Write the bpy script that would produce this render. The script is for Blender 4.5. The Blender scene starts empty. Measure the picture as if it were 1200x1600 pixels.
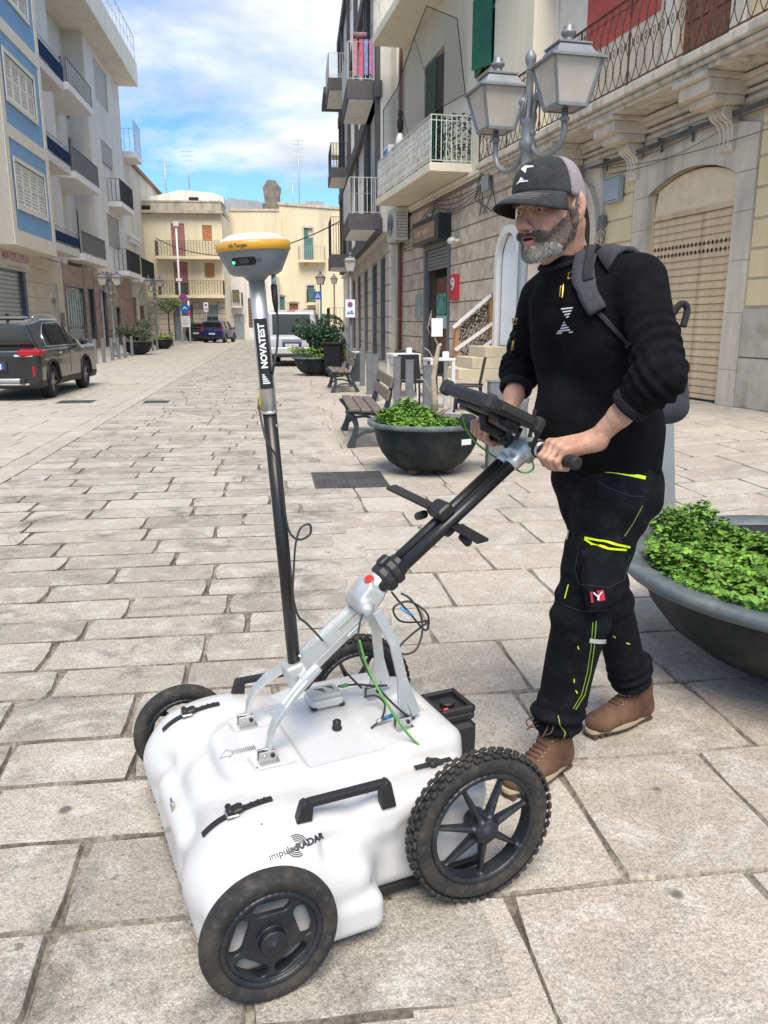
import bpy, math, random
import numpy as np
from mathutils import Vector, Matrix, Euler
random.seed(7)
rng = np.random.default_rng(7)
SC = bpy.context.scene
COL = SC.collection
PI = math.pi
R = math.radians
# ---------------------------------------------------------------- camera
CAM_H, FOC, HOR = 1.4, 1240.0, 505.0          # eye height (m), focal length and horizon row in photo pixels
PITCH = math.atan((800 - HOR) / FOC)
cp, sp = math.cos(PITCH), math.sin(PITCH)
cam = bpy.data.cameras.new('camera')
cam.sensor_fit = 'HORIZONTAL'; cam.sensor_width = 36
cam.lens = FOC / 1200 * 36
cam.clip_start = 0.05; cam.clip_end = 2000
cam_o = bpy.data.objects.new('camera', cam); COL.objects.link(cam_o)
cam_o.location = (0, 0, CAM_H); cam_o.rotation_euler = (PI / 2 - PITCH, 0, 0)
SC.camera = cam_o
SC.render.resolution_x, SC.render.resolution_y = 768, 1024
# ---------------------------------------------------------------- sky, sun, exposure
SUN_EL, SUN_AZ = R(58), R(176)                 # azimuth measured clockwise from +Y: behind and left of the camera
SUN_STR, SUN_ANGLE, SKY_STR, EXPOSURE = 2.3, R(34), 0.15, 1.18
w = bpy.data.worlds.new('World'); SC.world = w; w.use_nodes = True
nt = w.node_tree; nt.nodes.clear()
N = nt.nodes.new; Lk = nt.links.new
out = N('ShaderNodeOutputWorld'); bg = N('ShaderNodeBackground'); bg.inputs['Strength'].default_value = SKY_STR
sky = N('ShaderNodeTexSky'); sky.sky_type = 'NISHITA'; sky.sun_disc = False
sky.sun_elevation = SUN_EL; sky.sun_rotation = SUN_AZ
sky.air_density = 1.0; sky.dust_density = 0.6; sky.ozone_density = 1.5
tc = N('ShaderNodeTexCoord')
sep = N('ShaderNodeSeparateXYZ'); Lk(tc.outputs['Generated'], sep.inputs[0])
# flatten direction onto a cloud layer plane: (x, y) / (z + 0.12)
zz = N('ShaderNodeMath'); zz.operation = 'MAXIMUM'; Lk(sep.outputs['Z'], zz.inputs[0]); zz.inputs[1].default_value = 0.0
za = N('ShaderNodeMath'); za.operation = 'ADD'; Lk(zz.outputs[0], za.inputs[0]); za.inputs[1].default_value = 0.16
dx = N('ShaderNodeMath'); dx.operation = 'DIVIDE'; Lk(sep.outputs['X'], dx.inputs[0]); Lk(za.outputs[0], dx.inputs[1])
dy = N('ShaderNodeMath'); dy.operation = 'DIVIDE'; Lk(sep.outputs['Y'], dy.inputs[0]); Lk(za.outputs[0], dy.inputs[1])
cmb = N('ShaderNodeCombineXYZ'); Lk(dx.outputs[0], cmb.inputs[0]); Lk(dy.outputs[0], cmb.inputs[1])
mp = N('ShaderNodeMapping'); Lk(cmb.outputs[0], mp.inputs[0]); mp.inputs['Location'].default_value = (3.3, 5.42, 7.7); mp.inputs['Scale'].default_value = (.55, .62, 1)
n1 = N('ShaderNodeTexNoise'); Lk(mp.outputs[0], n1.inputs['Vector']); n1.inputs['Scale'].default_value = 1.25; n1.inputs['Detail'].default_value = 11; n1.inputs['Roughness'].default_value = 0.58; n1.inputs['Distortion'].default_value = 0.5
cr = N('ShaderNodeValToRGB'); Lk(n1.outputs['Fac'], cr.inputs[0])
cr.color_ramp.elements[0].position = 0.46; cr.color_ramp.elements[0].color = (0, 0, 0, 1)
cr.color_ramp.elements[1].position = 0.63; cr.color_ramp.elements[1].color = (1, 1, 1, 1)
n2 = N('ShaderNodeTexNoise'); Lk(mp.outputs[0], n2.inputs['Vector']); n2.inputs['Scale'].default_value = 2.6; n2.inputs['Detail'].default_value = 6
cc = N('ShaderNodeValToRGB'); Lk(n2.outputs['Fac'], cc.inputs[0])
cc.color_ramp.elements[0].position = 0.38; cc.color_ramp.elements[0].color = (1.75, 2.0, 2.4, 1)
cc.color_ramp.elements[1].position = 0.64; cc.color_ramp.elements[1].color = (4.1, 4.05, 3.95, 1)
# clear-sky colour: the physical sky multiplied down to a deeper blue
hz = N('ShaderNodeMixRGB'); hz.blend_type = 'MULTIPLY'; hz.inputs[0].default_value = 1.0; Lk(sky.outputs[0], hz.inputs[1]); hz.inputs[2].default_value = (.34, .50, .68, 1)
mx = N('ShaderNodeMixRGB'); Lk(cr.outputs[0], mx.inputs[0]); Lk(hz.outputs[0], mx.inputs[1]); Lk(cc.outputs[0], mx.inputs[2])
Lk(mx.outputs[0], bg.inputs['Color']); Lk(bg.outputs[0], out.inputs[0])
sl = bpy.data.lights.new('sun', 'SUN'); sl.energy = SUN_STR; sl.angle = SUN_ANGLE; sl.color = (1.0, 0.91, 0.78)
so = bpy.data.objects.new('sun', sl); COL.objects.link(so)
sd = Vector((math.sin(SUN_AZ) * math.cos(SUN_EL), math.cos(SUN_AZ) * math.cos(SUN_EL), math.sin(SUN_EL)))
so.rotation_euler = sd.to_track_quat('Z', 'Y').to_euler(); so.location = (0, 0, 30)
SC.view_settings.view_transform = 'Standard'; SC.view_settings.look = 'None'
SC.view_settings.exposure = EXPOSURE; SC.view_settings.gamma = 1.0; SC.view_settings.use_curve_mapping = False
# ---------------------------------------------------------------- measuring helpers (photo pixel -> place in the world)
CP = np.array([0, 0, CAM_H])
def ray(px, py): return np.array([px - 600.0, FOC * cp + (800 - py) * sp, -FOC * sp + (800 - py) * cp])
def G(px, py, z=0.0):
	r = ray(px, py); return CP + r * ((z - CAM_H) / r[2])
class Frame:
	"""upright local frame: origin on the ground, x and y horizontal"""
	def __init__(s, o, ang):
		s.o = np.array([o[0], o[1], 0.0]); s.ang = ang
		s.ex = np.array([math.cos(ang), math.sin(ang), 0]); s.ey = np.array([-math.sin(ang), math.cos(ang), 0])
	def loc(s, P):
		d = np.array(P) - s.o; return np.array([d @ s.ex, d @ s.ey, d[2]])
	def W(s, l): return s.o + s.ex * l[0] + s.ey * l[1] + np.array([0, 0, l[2]])
	def L(s, px, py, y=0.0):      # on the upright plane local y = const
		r = ray(px, py); t = (y - (CP - s.o) @ s.ey) / (r @ s.ey); return s.loc(CP + r * t)
	def X(s, px, py, x=0.0):
		r = ray(px, py); t = (x - (CP - s.o) @ s.ex) / (r @ s.ex); return s.loc(CP + r * t)
	def Z(s, px, py, z=0.0): return s.loc(G(px, py, z))
def vp_angle(vx): return math.atan2(vx - 600.0, FOC * cp + (800 - HOR) * sp)   # heading (clockwise from +Y) of a vanishing point
# ---------------------------------------------------------------- materials
MATS = {}
def nodes(name):
	m = bpy.data.materials.new(name); m.use_nodes = True
	t = m.node_tree; t.nodes.clear()
	o = t.nodes.new('ShaderNodeOutputMaterial'); b = t.nodes.new('ShaderNodeBsdfPrincipled')
	t.links.new(b.outputs[0], o.inputs[0]); return m, t, b
def tex_noise(t, vec, scale, detail=4, rough=0.55, dist=0.0):
	n = t.nodes.new('ShaderNodeTexNoise'); t.links.new(vec, n.inputs['Vector'])
	n.inputs['Scale'].default_value = scale; n.inputs['Detail'].default_value = detail
	n.inputs['Roughness'].default_value = rough; n.inputs['Distortion'].default_value = dist
	return n.outputs['Fac']
def ramp(t, fac, stops):
	r = t.nodes.new('ShaderNodeValToRGB'); t.links.new(fac, r.inputs[0]); e = r.color_ramp.elements
	while len(e) < len(stops): e.new(0.5)
	for i, (p, c) in enumerate(stops):
		e[i].position = p; e[i].color = (c, c, c, 1) if not hasattr(c, '__len__') else (c[0], c[1], c[2], 1)
	return r.outputs[0]
def mixc(t, fac, a, b, mode='MIX'):
	m = t.nodes.new('ShaderNodeMixRGB'); m.blend_type = mode
	for i, v in ((0, fac), (1, a), (2, b)):
		if hasattr(v, 'is_output') or isinstance(v, bpy.types.NodeSocket): t.links.new(v, m.inputs[i])
		elif i == 0: m.inputs[0].default_value = v
		else: m.inputs[i].default_value = (v, v, v, 1) if not hasattr(v, '__len__') else (v[0], v[1], v[2], 1)
	return m.outputs[0]
def mth(t, op, a, b=None):
	m = t.nodes.new('ShaderNodeMath'); m.operation = op
	for i, v in ((0, a), (1, b)):
		if v is None: continue
		if isinstance(v, bpy.types.NodeSocket): t.links.new(v, m.inputs[i])
		else: m.inputs[i].default_value = v
	return m.outputs[0]
def M(name, col=(.5, .5, .5), rough=.6, metal=0.0, var=.12, vscale=3.0, dirt=None, dscale=1.2, damt=.5, streak=False,
	  bump=.0, bscale=60.0, rnd=0.0, island=0.0, spec=.5, coat=0.0, emit=None, alpha=None, trans=0.0, stretch=None, roughvar=0.1):
	if name in MATS: return MATS[name]
	m, t, b = nodes(name)
	c = t.nodes.new('ShaderNodeTexCoord'); v = c.outputs['Object']
	if stretch:
		mp = t.nodes.new('ShaderNodeMapping'); t.links.new(v, mp.inputs[0]); mp.inputs['Scale'].default_value = stretch; v = mp.outputs[0]
	col = tuple(col)
	f = tex_noise(t, v, vscale, 6, .6)
	lo = tuple(x * (1 - var * 1.3) for x in col); hi = tuple(min(1, x * (1 + var)) for x in col)
	k = ramp(t, f, [(.3, lo), (.72, hi)])
	if dirt:
		dv = v
		if streak:
			mp2 = t.nodes.new('ShaderNodeMapping'); t.links.new(v, mp2.inputs[0]); mp2.inputs['Scale'].default_value = (1.6, 1.6, .22); dv = mp2.outputs[0]
		d = tex_noise(t, dv, dscale, 8, .65, .3)
		d = ramp(t, d, [(.48, 0.0), (.70, damt)])
		k = mixc(t, d, k, dirt)
	if rnd:
		oi = t.nodes.new('ShaderNodeObjectInfo')
		k = mixc(t, 1.0, k, ramp(t, oi.outputs['Random'], [(0, 1 - rnd), (1, 1 + rnd)]), 'MULTIPLY')
	if island:
		gi = t.nodes.new('ShaderNodeNewGeometry')
		k = mixc(t, 1.0, k, ramp(t, gi.outputs['Random Per Island'], [(0, 1 - island), (1, 1 + island)]), 'MULTIPLY')
	t.links.new(k, b.inputs['Base Color'])
	b.inputs['Metallic'].default_value = metal
	b.inputs['Specular IOR Level'].default_value = spec
	if roughvar:
		rr = ramp(t, tex_noise(t, v, vscale * 3, 5), [(.3, max(0.02, rough - roughvar)), (.7, min(1, rough + roughvar))])
		t.links.new(rr, b.inputs['Roughness'])
	else: b.inputs['Roughness'].default_value = rough
	if coat: b.inputs['Coat Weight'].default_value = coat; b.inputs['Coat Roughness'].default_value = .06
	if trans: b.inputs['Transmission Weight'].default_value = trans
	if alpha is not None: b.inputs['Alpha'].default_value = alpha
	if emit: b.inputs['Emission Color'].default_value = (*emit[:3], 1); b.inputs['Emission Strength'].default_value = emit[3]
	if bump:
		bn = t.nodes.new('ShaderNodeBump'); bn.inputs['Strength'].default_value = bump; bn.inputs['Distance'].default_value = .01
		t.links.new(tex_noise(t, v, bscale, 6, .6), bn.inputs['Height']); t.links.new(bn.outputs[0], b.inputs['Normal'])
	MATS[name] = m; return m
# ---------------------------------------------------------------- mesh builder
def basis(d, up=(0, 0, 1)):
	d = Vector(d).normalized(); u = Vector(up)
	if abs(d.dot(u)) > .97: u = Vector((1, 0, 0)) if abs(d.x) < .9 else Vector((0, 1, 0))
	a = u.cross(d).normalized(); b = d.cross(a).normalized(); return a, b, d
class MB:
	def __init__(s): s.v = []; s.f = []; s.m = []; s.sm = []; s.cur = 0; s.smooth = False; s.T = None
	def pt(s, p):
		p = Vector(p)
		s.v.append(tuple(s.T @ p) if s.T is not None else tuple(p)); return len(s.v) - 1
	def face(s, idx, smooth=None):
		s.f.append(tuple(idx)); s.m.append(s.cur); s.sm.append(s.smooth if smooth is None else smooth)
	def poly(s, pts, smooth=None): s.face([s.pt(p) for p in pts], smooth); return s
	def box(s, x0, x1, y0, y1, z0, z1):
		i = [s.pt(p) for p in ((x0,y0,z0),(x1,y0,z0),(x1,y1,z0),(x0,y1,z0),(x0,y0,z1),(x1,y0,z1),(x1,y1,z1),(x0,y1,z1))]
		for f in ((0,3,2,1),(4,5,6,7),(0,1,5,4),(1,2,6,5),(2,3,7,6),(3,0,4,7)): s.face([i[k] for k in f], False)
		return s
	def cbox(s, c, d, rot=None, bev=0.0):
		"""box by centre, size, optional rotation matrix, optional bevel"""
		old = s.T; mt = Matrix.Translation(Vector(c)) @ (rot.to_4x4() if rot is not None else Matrix())
		s.T = (old @ mt) if old is not None else mt
		hx, hy, hz = d[0] / 2, d[1] / 2, d[2] / 2
		if not bev: s.box(-hx, hx, -hy, hy, -hz, hz)
		else:
			b = min(bev, hx * .9, hy * .9, hz * .9)
			def ring(ix, z):
				a, c2 = hx - ix, hy - ix; e = b
				return [s.pt(p) for p in ((-a+e,-c2,z),(a-e,-c2,z),(a,-c2+e,z),(a,c2-e,z),(a-e,c2,z),(-a+e,c2,z),(-a,c2-e,z),(-a,-c2+e,z))]
			rs = [ring(b * .9, -hz), ring(0, -hz + b), ring(0, hz - b), ring(b * .9, hz)]
			s.face(rs[0][::-1]); s.face(rs[3])
			for k in range(3): s.strip(rs[k], rs[k + 1], True)
		s.T = old; return s
	def strip(s, a, b, closed=False, smooth=None):
		n = len(a)
		for i in range(n if closed else n - 1):
			j = (i + 1) % n; s.face((a[i], a[j], b[j], b[i]), smooth)
	def cyl(s, p0, p1, r0, r1=None, n=12, caps=True, smooth=True):
		r1 = r0 if r1 is None else r1; p0 = Vector(p0); p1 = Vector(p1)
		a, b, d = basis(p1 - p0); A = []; B = []
		for i in range(n):
			t = 2 * PI * i / n; o = a * math.cos(t) + b * math.sin(t)
			A.append(s.pt(p0 + o * r0)); B.append(s.pt(p1 + o * r1))
		s.strip(A, B, True, smooth)
		if caps: s.face(A[::-1], False); s.face(B, False)
		return s
	def bar(s, p0, p1, w, h, up=(0, 0, 1)):
		"""rectangular bar between two points; w across, h along the up side"""
		p0 = Vector(p0); p1 = Vector(p1); a, b, d = basis(p1 - p0, up); A = []; B = []
		for x, y in ((-1,-1),(1,-1),(1,1),(-1,1)):
			o = a * (x * w / 2) + b * (y * h / 2); A.append(s.pt(p0 + o)); B.append(s.pt(p1 + o))
		s.strip(A, B, True, False); s.face(A[::-1], False); s.face(B, False); return s
	def tube(s, pts, r, n=8, caps=True, closed=False):
		pts = [Vector(p) for p in pts]; rs = r if hasattr(r, '__len__') else [r] * len(pts)
		rings = []; prev = None
		for i, p in enumerate(pts):
			if closed: d = pts[(i + 1) % len(pts)] - pts[i - 1]
			else: d = pts[min(i + 1, len(pts) - 1)] - pts[max(i - 1, 0)]
			if d.length < 1e-9: d = Vector((0, 0, 1))
			d.normalize()
			if prev is None: a, b, _ = basis(d)
			else:
				a = prev - d * prev.dot(d)
				if a.length < 1e-6: a, b, _ = basis(d)
				a.normalize(); b = d.cross(a)
			prev = a
			rings.append([s.pt(p + (a * math.cos(2*PI*k/n) + b * math.sin(2*PI*k/n)) * rs[i]) for k in range(n)])
		for i in range(len(rings) - 1): s.strip(rings[i], rings[i + 1], True, True)
		if closed: s.strip(rings[-1], rings[0], True, True)
		elif caps: s.face(rings[0][::-1], False); s.face(rings[-1], False)
		return s
	def lathe(s, prof, n=24, c=(0, 0, 0), axis=(0, 0, 1), smooth=True, caps=True):
		a, b, d = basis(axis); c = Vector(c); rings = []
		for r, z in prof:
			rings.append([s.pt(c + d * z + (a * math.cos(2*PI*k/n) + b * math.sin(2*PI*k/n)) * max(r, 1e-4)) for k in range(n)])
		for i in range(len(rings) - 1): s.strip(rings[i], rings[i + 1], True, smooth)
		if caps:
			if prof[0][0] > 1e-3: s.face(rings[0][::-1], False)
			if prof[-1][0] > 1e-3: s.face(rings[-1], False)
		return s
	def ell(s, c, r, n=16, m=10, rot=None):
		rot = rot or Matrix.Identity(3); c = Vector(c); rings = []
		for j in range(m + 1):
			ph = PI * j / m - PI / 2
			rings.append([s.pt(c + rot @ Vector((r[0]*math.cos(ph)*math.cos(2*PI*k/n), r[1]*math.cos(ph)*math.sin(2*PI*k/n), r[2]*math.sin(ph)))) for k in range(n)])
		for j in range(m): s.strip(rings[j], rings[j + 1], True, True)
		return s
	def prism(s, poly, d, smooth=False):
		"""extrude the 3-D polygon by vector d"""
		d = Vector(d); A = [s.pt(p) for p in poly]; B = [s.pt(Vector(p) + d) for p in poly]
		s.strip(A, B, True, smooth); s.face(A[::-1], False); s.face(B, False); return s
	def add(s, o):
		k = len(s.v); s.v += o.v if s.T is None else [tuple(s.T @ Vector(p)) for p in o.v]
		s.f += [tuple(i + k for i in f) for f in o.f]; s.m += o.m; s.sm += o.sm; return s
	def mesh(s, name, mats):
		me = bpy.data.meshes.new(name); me.from_pydata(s.v, [], s.f)
		for m in (mats if isinstance(mats, (list, tuple)) else [mats]): me.materials.append(m)
		me.polygons.foreach_set('material_index', s.m); me.polygons.foreach_set('use_smooth', s.sm)
		me.update(); return me
def link(name, data, parent=None, loc=None, rot=None):
	o = bpy.data.objects.new(name, data); COL.objects.link(o)
	if parent is not None: o.parent = parent
	if loc is not None: o.location = loc
	if rot is not None: o.rotation_euler = rot
	return o
def part(name, mb, mats, parent=None, bevel=0, label=None, subsurf=0, solid=0, fixn=False):
	me = mb.mesh(name, mats) if isinstance(mb, MB) else mb
	if fixn:
		import bmesh
		bm = bmesh.new(); bm.from_mesh(me); bmesh.ops.recalc_face_normals(bm, faces=bm.faces); bm.to_mesh(me); bm.free()
	o = link(name, me, parent)
	if bevel:
		md = o.modifiers.new('bevel', 'BEVEL'); md.width = bevel; md.segments = 2; md.limit_method = 'ANGLE'; md.angle_limit = R(35)
	if subsurf:
		md = o.modifiers.new('sub', 'SUBSURF'); md.levels = md.render_levels = subsurf
	if label: o['label'] = label
	return o
def tag(o, label, cat, group=None):
	o['label'] = label; o['category'] = cat
	if group: o['group'] = group
	return o
def thing(name, label, cat, loc=(0, 0, 0), rz=0.0, group=None):
	o = link(name, None, None, tuple(float(x) for x in loc), (0, 0, rz)); o.empty_display_size = .1
	return tag(o, label, cat, group)
def struct(o): o['kind'] = 'structure'; return o
def stuff(o): o['kind'] = 'stuff'; return o
KIDS = {}
def copy_tree(o, loc=None, rz=None, label=None, parent=None):
	c = o.copy(); COL.objects.link(c)
	if parent is not None: c.parent = parent
	if loc is not None: c.location = tuple(float(x) for x in loc)
	if rz is not None: c.rotation_euler = (0, 0, rz)
	if label: c['label'] = label
	for ch in [k for k in bpy.data.objects if k.parent == o]: copy_tree(ch, parent=c)
	return c
_fonts = {}
def text_mesh(txt, size, mat, ext=.0, bold=0.0, align='CENTER'):
	cu = bpy.data.curves.new('lettering', 'FONT'); cu.body = txt; cu.size = size; cu.extrude = ext; cu.offset = bold
	cu.align_x = align; cu.align_y = 'CENTER'; cu.resolution_u = 3
	o = bpy.data.objects.new('tmp', cu); COL.objects.link(o)
	dg = bpy.context.evaluated_depsgraph_get(); dg.update()
	me = bpy.data.meshes.new_from_object(o.evaluated_get(dg)); bpy.data.objects.remove(o)
	me.materials.clear(); me.materials.append(mat); return me
def text(name, txt, size, mat, parent, mtx, sx=1.0, ext=0.0, bold=0.0, align='CENTER'):
	me = text_mesh(txt, size, mat, ext, bold, align)
	me.transform(mtx @ Matrix.Diagonal((sx, 1, 1, 1)))
	return link(name, me, parent)
def mtx(o, x, y):
	"""matrix: origin o, text runs along x, stands along y"""
	x = Vector(x).normalized(); z = x.cross(Vector(y)).normalized(); y = z.cross(x)
	m = Matrix((x, y, z)).transposed().to_4x4(); m.translation = Vector(o); return m
def vnoise(p, s, seed=0):
	"""cheap smooth vector-field noise in numpy, ~[-1,1]"""
	q = p * s + seed * 1.7
	return (np.sin(q[:,0]*1.0+1.3*np.sin(q[:,1]*1.1+seed)) + np.sin(q[:,1]*1.2+1.1*np.sin(q[:,2]*.9+2*seed)) + np.sin(q[:,2]*1.1+1.2*np.sin(q[:,0]*1.05+3*seed))) / 3
# ---------------------------------------------------------------- signed-distance bodies -> smooth mesh
class SDF:
	def __init__(s, lo, hi, h):
		s.lo = np.array(lo, float); s.h = h
		s.n = np.ceil((np.array(hi) - s.lo) / h).astype(int) + 1
		s.V = np.full(s.n, 1.0, np.float32)
		s.ax = [s.lo[i] + h * np.arange(s.n[i]) for i in range(3)]
	def _sub(s, lo, hi):
		a = np.clip(np.floor((np.array(lo) - s.lo) / s.h).astype(int), 0, s.n); b = np.clip(np.ceil((np.array(hi) - s.lo) / s.h).astype(int) + 1, 0, s.n)
		if (b <= a).any(): return None, None
		g = np.meshgrid(*[s.ax[i][a[i]:b[i]] for i in range(3)], indexing='ij')
		return tuple(slice(a[i], b[i]) for i in range(3)), np.stack(g, -1).astype(np.float32)
	def _op(s, sl, d, k, op):
		o = s.V[sl]
		if op == 'u':
			if k > 0: hh = np.clip(.5 + .5 * (o - d) / k, 0, 1); s.V[sl] = o * (1 - hh) + d * hh - k * hh * (1 - hh)
			else: s.V[sl] = np.minimum(o, d)
		else:
			if k > 0: hh = np.clip(.5 - .5 * (o + d) / k, 0, 1); s.V[sl] = o * (1 - hh) + (-d) * hh + k * hh * (1 - hh)
			else: s.V[sl] = np.maximum(o, -d)
	def cap(s, a, b, r0, r1=None, k=.02, op='u', flat=None):
		"""tapered capsule; flat=(dir, ratio) squashes the section along dir"""
		a = np.array(a, float); b = np.array(b, float); r1 = r0 if r1 is None else r1; m = max(r0, r1) + k + s.h * 3
		if flat: m *= max(1.0, 1 / flat[1])
		sl, p = s._sub(np.minimum(a, b) - m, np.maximum(a, b) + m)
		if sl is None: return s
		ba = (b - a).astype(np.float32); pa = p - a.astype(np.float32)
		t = np.clip((pa @ ba) / max(float(ba @ ba), 1e-9), 0, 1)
		q = pa - t[..., None] * ba
		rr = r0 + (r1 - r0) * t
		if flat:
			fd = np.array(flat[0], float); fd = (fd / np.linalg.norm(fd)).astype(np.float32)
			c = q @ fd; q = q + fd * (c * (1 / flat[1] - 1))[..., None]
			d = (np.sqrt((q * q).sum(-1)) - rr) * min(1.0, flat[1])
		else: d = np.sqrt((q * q).sum(-1)) - rr
		s._op(sl, d, k, op); return s
	def ell(s, c, r, rot=None, k=.02, op='u'):
		c = np.array(c, float); r = np.array(r, float); m = r.max() + k + s.h * 3
		sl, p = s._sub(c - m, c + m)
		if sl is None: return s
		q = p - c.astype(np.float32)
		if rot is not None: q = q @ np.array(rot, np.float32)
		k0 = np.sqrt(((q / r.astype(np.float32)) ** 2).sum(-1)); k1 = np.sqrt(((q / (r * r).astype(np.float32)) ** 2).sum(-1))
		s._op(sl, k0 * (k0 - 1) / np.maximum(k1, 1e-6), k, op); return s
	def box(s, c, hs, rot=None, rad=.01, k=.01, op='u'):
		c = np.array(c, float); hs = np.array(hs, float); m = np.linalg.norm(hs) + k + s.h * 3
		sl, p = s._sub(c - m, c + m)
		if sl is None: return s
		q = p - c.astype(np.float32)
		if rot is not None: q = q @ np.array(rot, np.float32)
		q = np.abs(q) - (hs - rad).astype(np.float32)
		d = np.sqrt((np.maximum(q, 0) ** 2).sum(-1)) + np.minimum(q.max(-1), 0) - rad
		s._op(sl, d, k, op); return s
	def cut(s, point, normal, k=0.0):     # remove the half space on the normal's side
		g = np.meshgrid(*s.ax, indexing='ij'); n = np.array(normal, float); n /= np.linalg.norm(n)
		d = sum((g[i] - point[i]) * n[i] for i in range(3)).astype(np.float32)
		s.V = np.maximum(s.V, d); return s
	def mesh(s):
		V = s.V; ins = V < 0
		nx, ny, nz = V.shape
		cnt = np.zeros((nx-1, ny-1, nz-1), np.int8)
		for i in (0, 1):
			for j in (0, 1):
				for k in (0, 1): cnt += ins[i:nx-1+i, j:ny-1+j, k:nz-1+k]
		act = (cnt > 0) & (cnt < 8); I = np.argwhere(act)
		idx = np.full(act.shape, -1, np.int64); idx[act] = np.arange(len(I))
		corners = [(i, j, k) for i in (0, 1) for j in (0, 1) for k in (0, 1)]
		val = {c: V[I[:,0]+c[0], I[:,1]+c[1], I[:,2]+c[2]] for c in corners}
		acc = np.zeros((len(I), 3)); num = np.zeros(len(I))
		for c in corners:
			for ax in range(3):
				if c[ax]: continue
				d = list(c); d[ax] = 1; d = tuple(d); a, b = val[c], val[d]; mk = (a < 0) != (b < 0)
				t = np.where(mk, a / np.where(mk, a - b, 1), 0)
				pp = np.array(c, float)[None, :].repeat(len(I), 0); pp[:, ax] += t
				acc[mk] += pp[mk]; num[mk] += 1
		P = s.lo + (I + acc / num[:, None]) * s.h
		F = []
		for ax in range(3):
			a = [slice(1, -1)] * 3; b = [slice(1, -1)] * 3; a[ax] = slice(0, -1); b[ax] = slice(1, None)
			A, B = ins[tuple(a)], ins[tuple(b)]
			u, v = (ax + 1) % 3, (ax + 2) % 3
			for flip in (0, 1):
				E = np.argwhere((A & ~B) if not flip else (~A & B))
				if not len(E): continue
				E = E + 1; E[:, ax] -= 1
				q = []
				for du, dv in ((-1,-1),(0,-1),(0,0),(-1,0)):
					e = E.copy(); e[:, u] += du; e[:, v] += dv; q.append(idx[e[:,0], e[:,1], e[:,2]])
				q = np.stack(q, 1); F.append(q[:, ::-1] if flip else q)
		F = np.concatenate(F); F = F[(F >= 0).all(1)]
		return P, F
def np_mesh(name, P, F, mats, smooth=True, midx=None):
	me = bpy.data.meshes.new(name)
	me.vertices.add(len(P)); me.vertices.foreach_set('co', np.asarray(P, np.float32).ravel())
	F = np.asarray(F, np.int32); k = F.shape[1]
	me.loops.add(F.size); me.loops.foreach_set('vertex_index', F.ravel())
	me.polygons.add(len(F)); me.polygons.foreach_set('loop_start', np.arange(0, F.size, k, dtype=np.int32)); me.polygons.foreach_set('loop_total', np.full(len(F), k, np.int32))
	for m in (mats if isinstance(mats, (list, tuple)) else [mats]): me.materials.append(m)
	if midx is not None: me.polygons.foreach_set('material_index', np.asarray(midx, np.int32))
	me.polygons.foreach_set('use_smooth', [smooth] * len(F)); me.update(); me.validate(); return me
def vnormals(P, F):
	n = np.cross(P[F[:,2]] - P[F[:,0]], P[F[:,3]] - P[F[:,1]]) if F.shape[1] == 4 else np.cross(P[F[:,1]] - P[F[:,0]], P[F[:,2]] - P[F[:,0]])
	N = np.zeros_like(P)
	for c in range(F.shape[1]): np.add.at(N, F[:, c], n)
	return N / np.maximum(np.linalg.norm(N, axis=1), 1e-9)[:, None]
def relax(P, F, it=2, lam=.5):
	for _ in range(it):
		S = np.zeros_like(P); C = np.zeros(len(P)); k = F.shape[1]
		for c in range(k):
			a, b = F[:, c], F[:, (c + 1) % k]
			np.add.at(S, a, P[b]); np.add.at(C, a, 1); np.add.at(S, b, P[a]); np.add.at(C, b, 1)
		P = P * (1 - lam) + lam * S / np.maximum(C, 1)[:, None]
	return P
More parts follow.
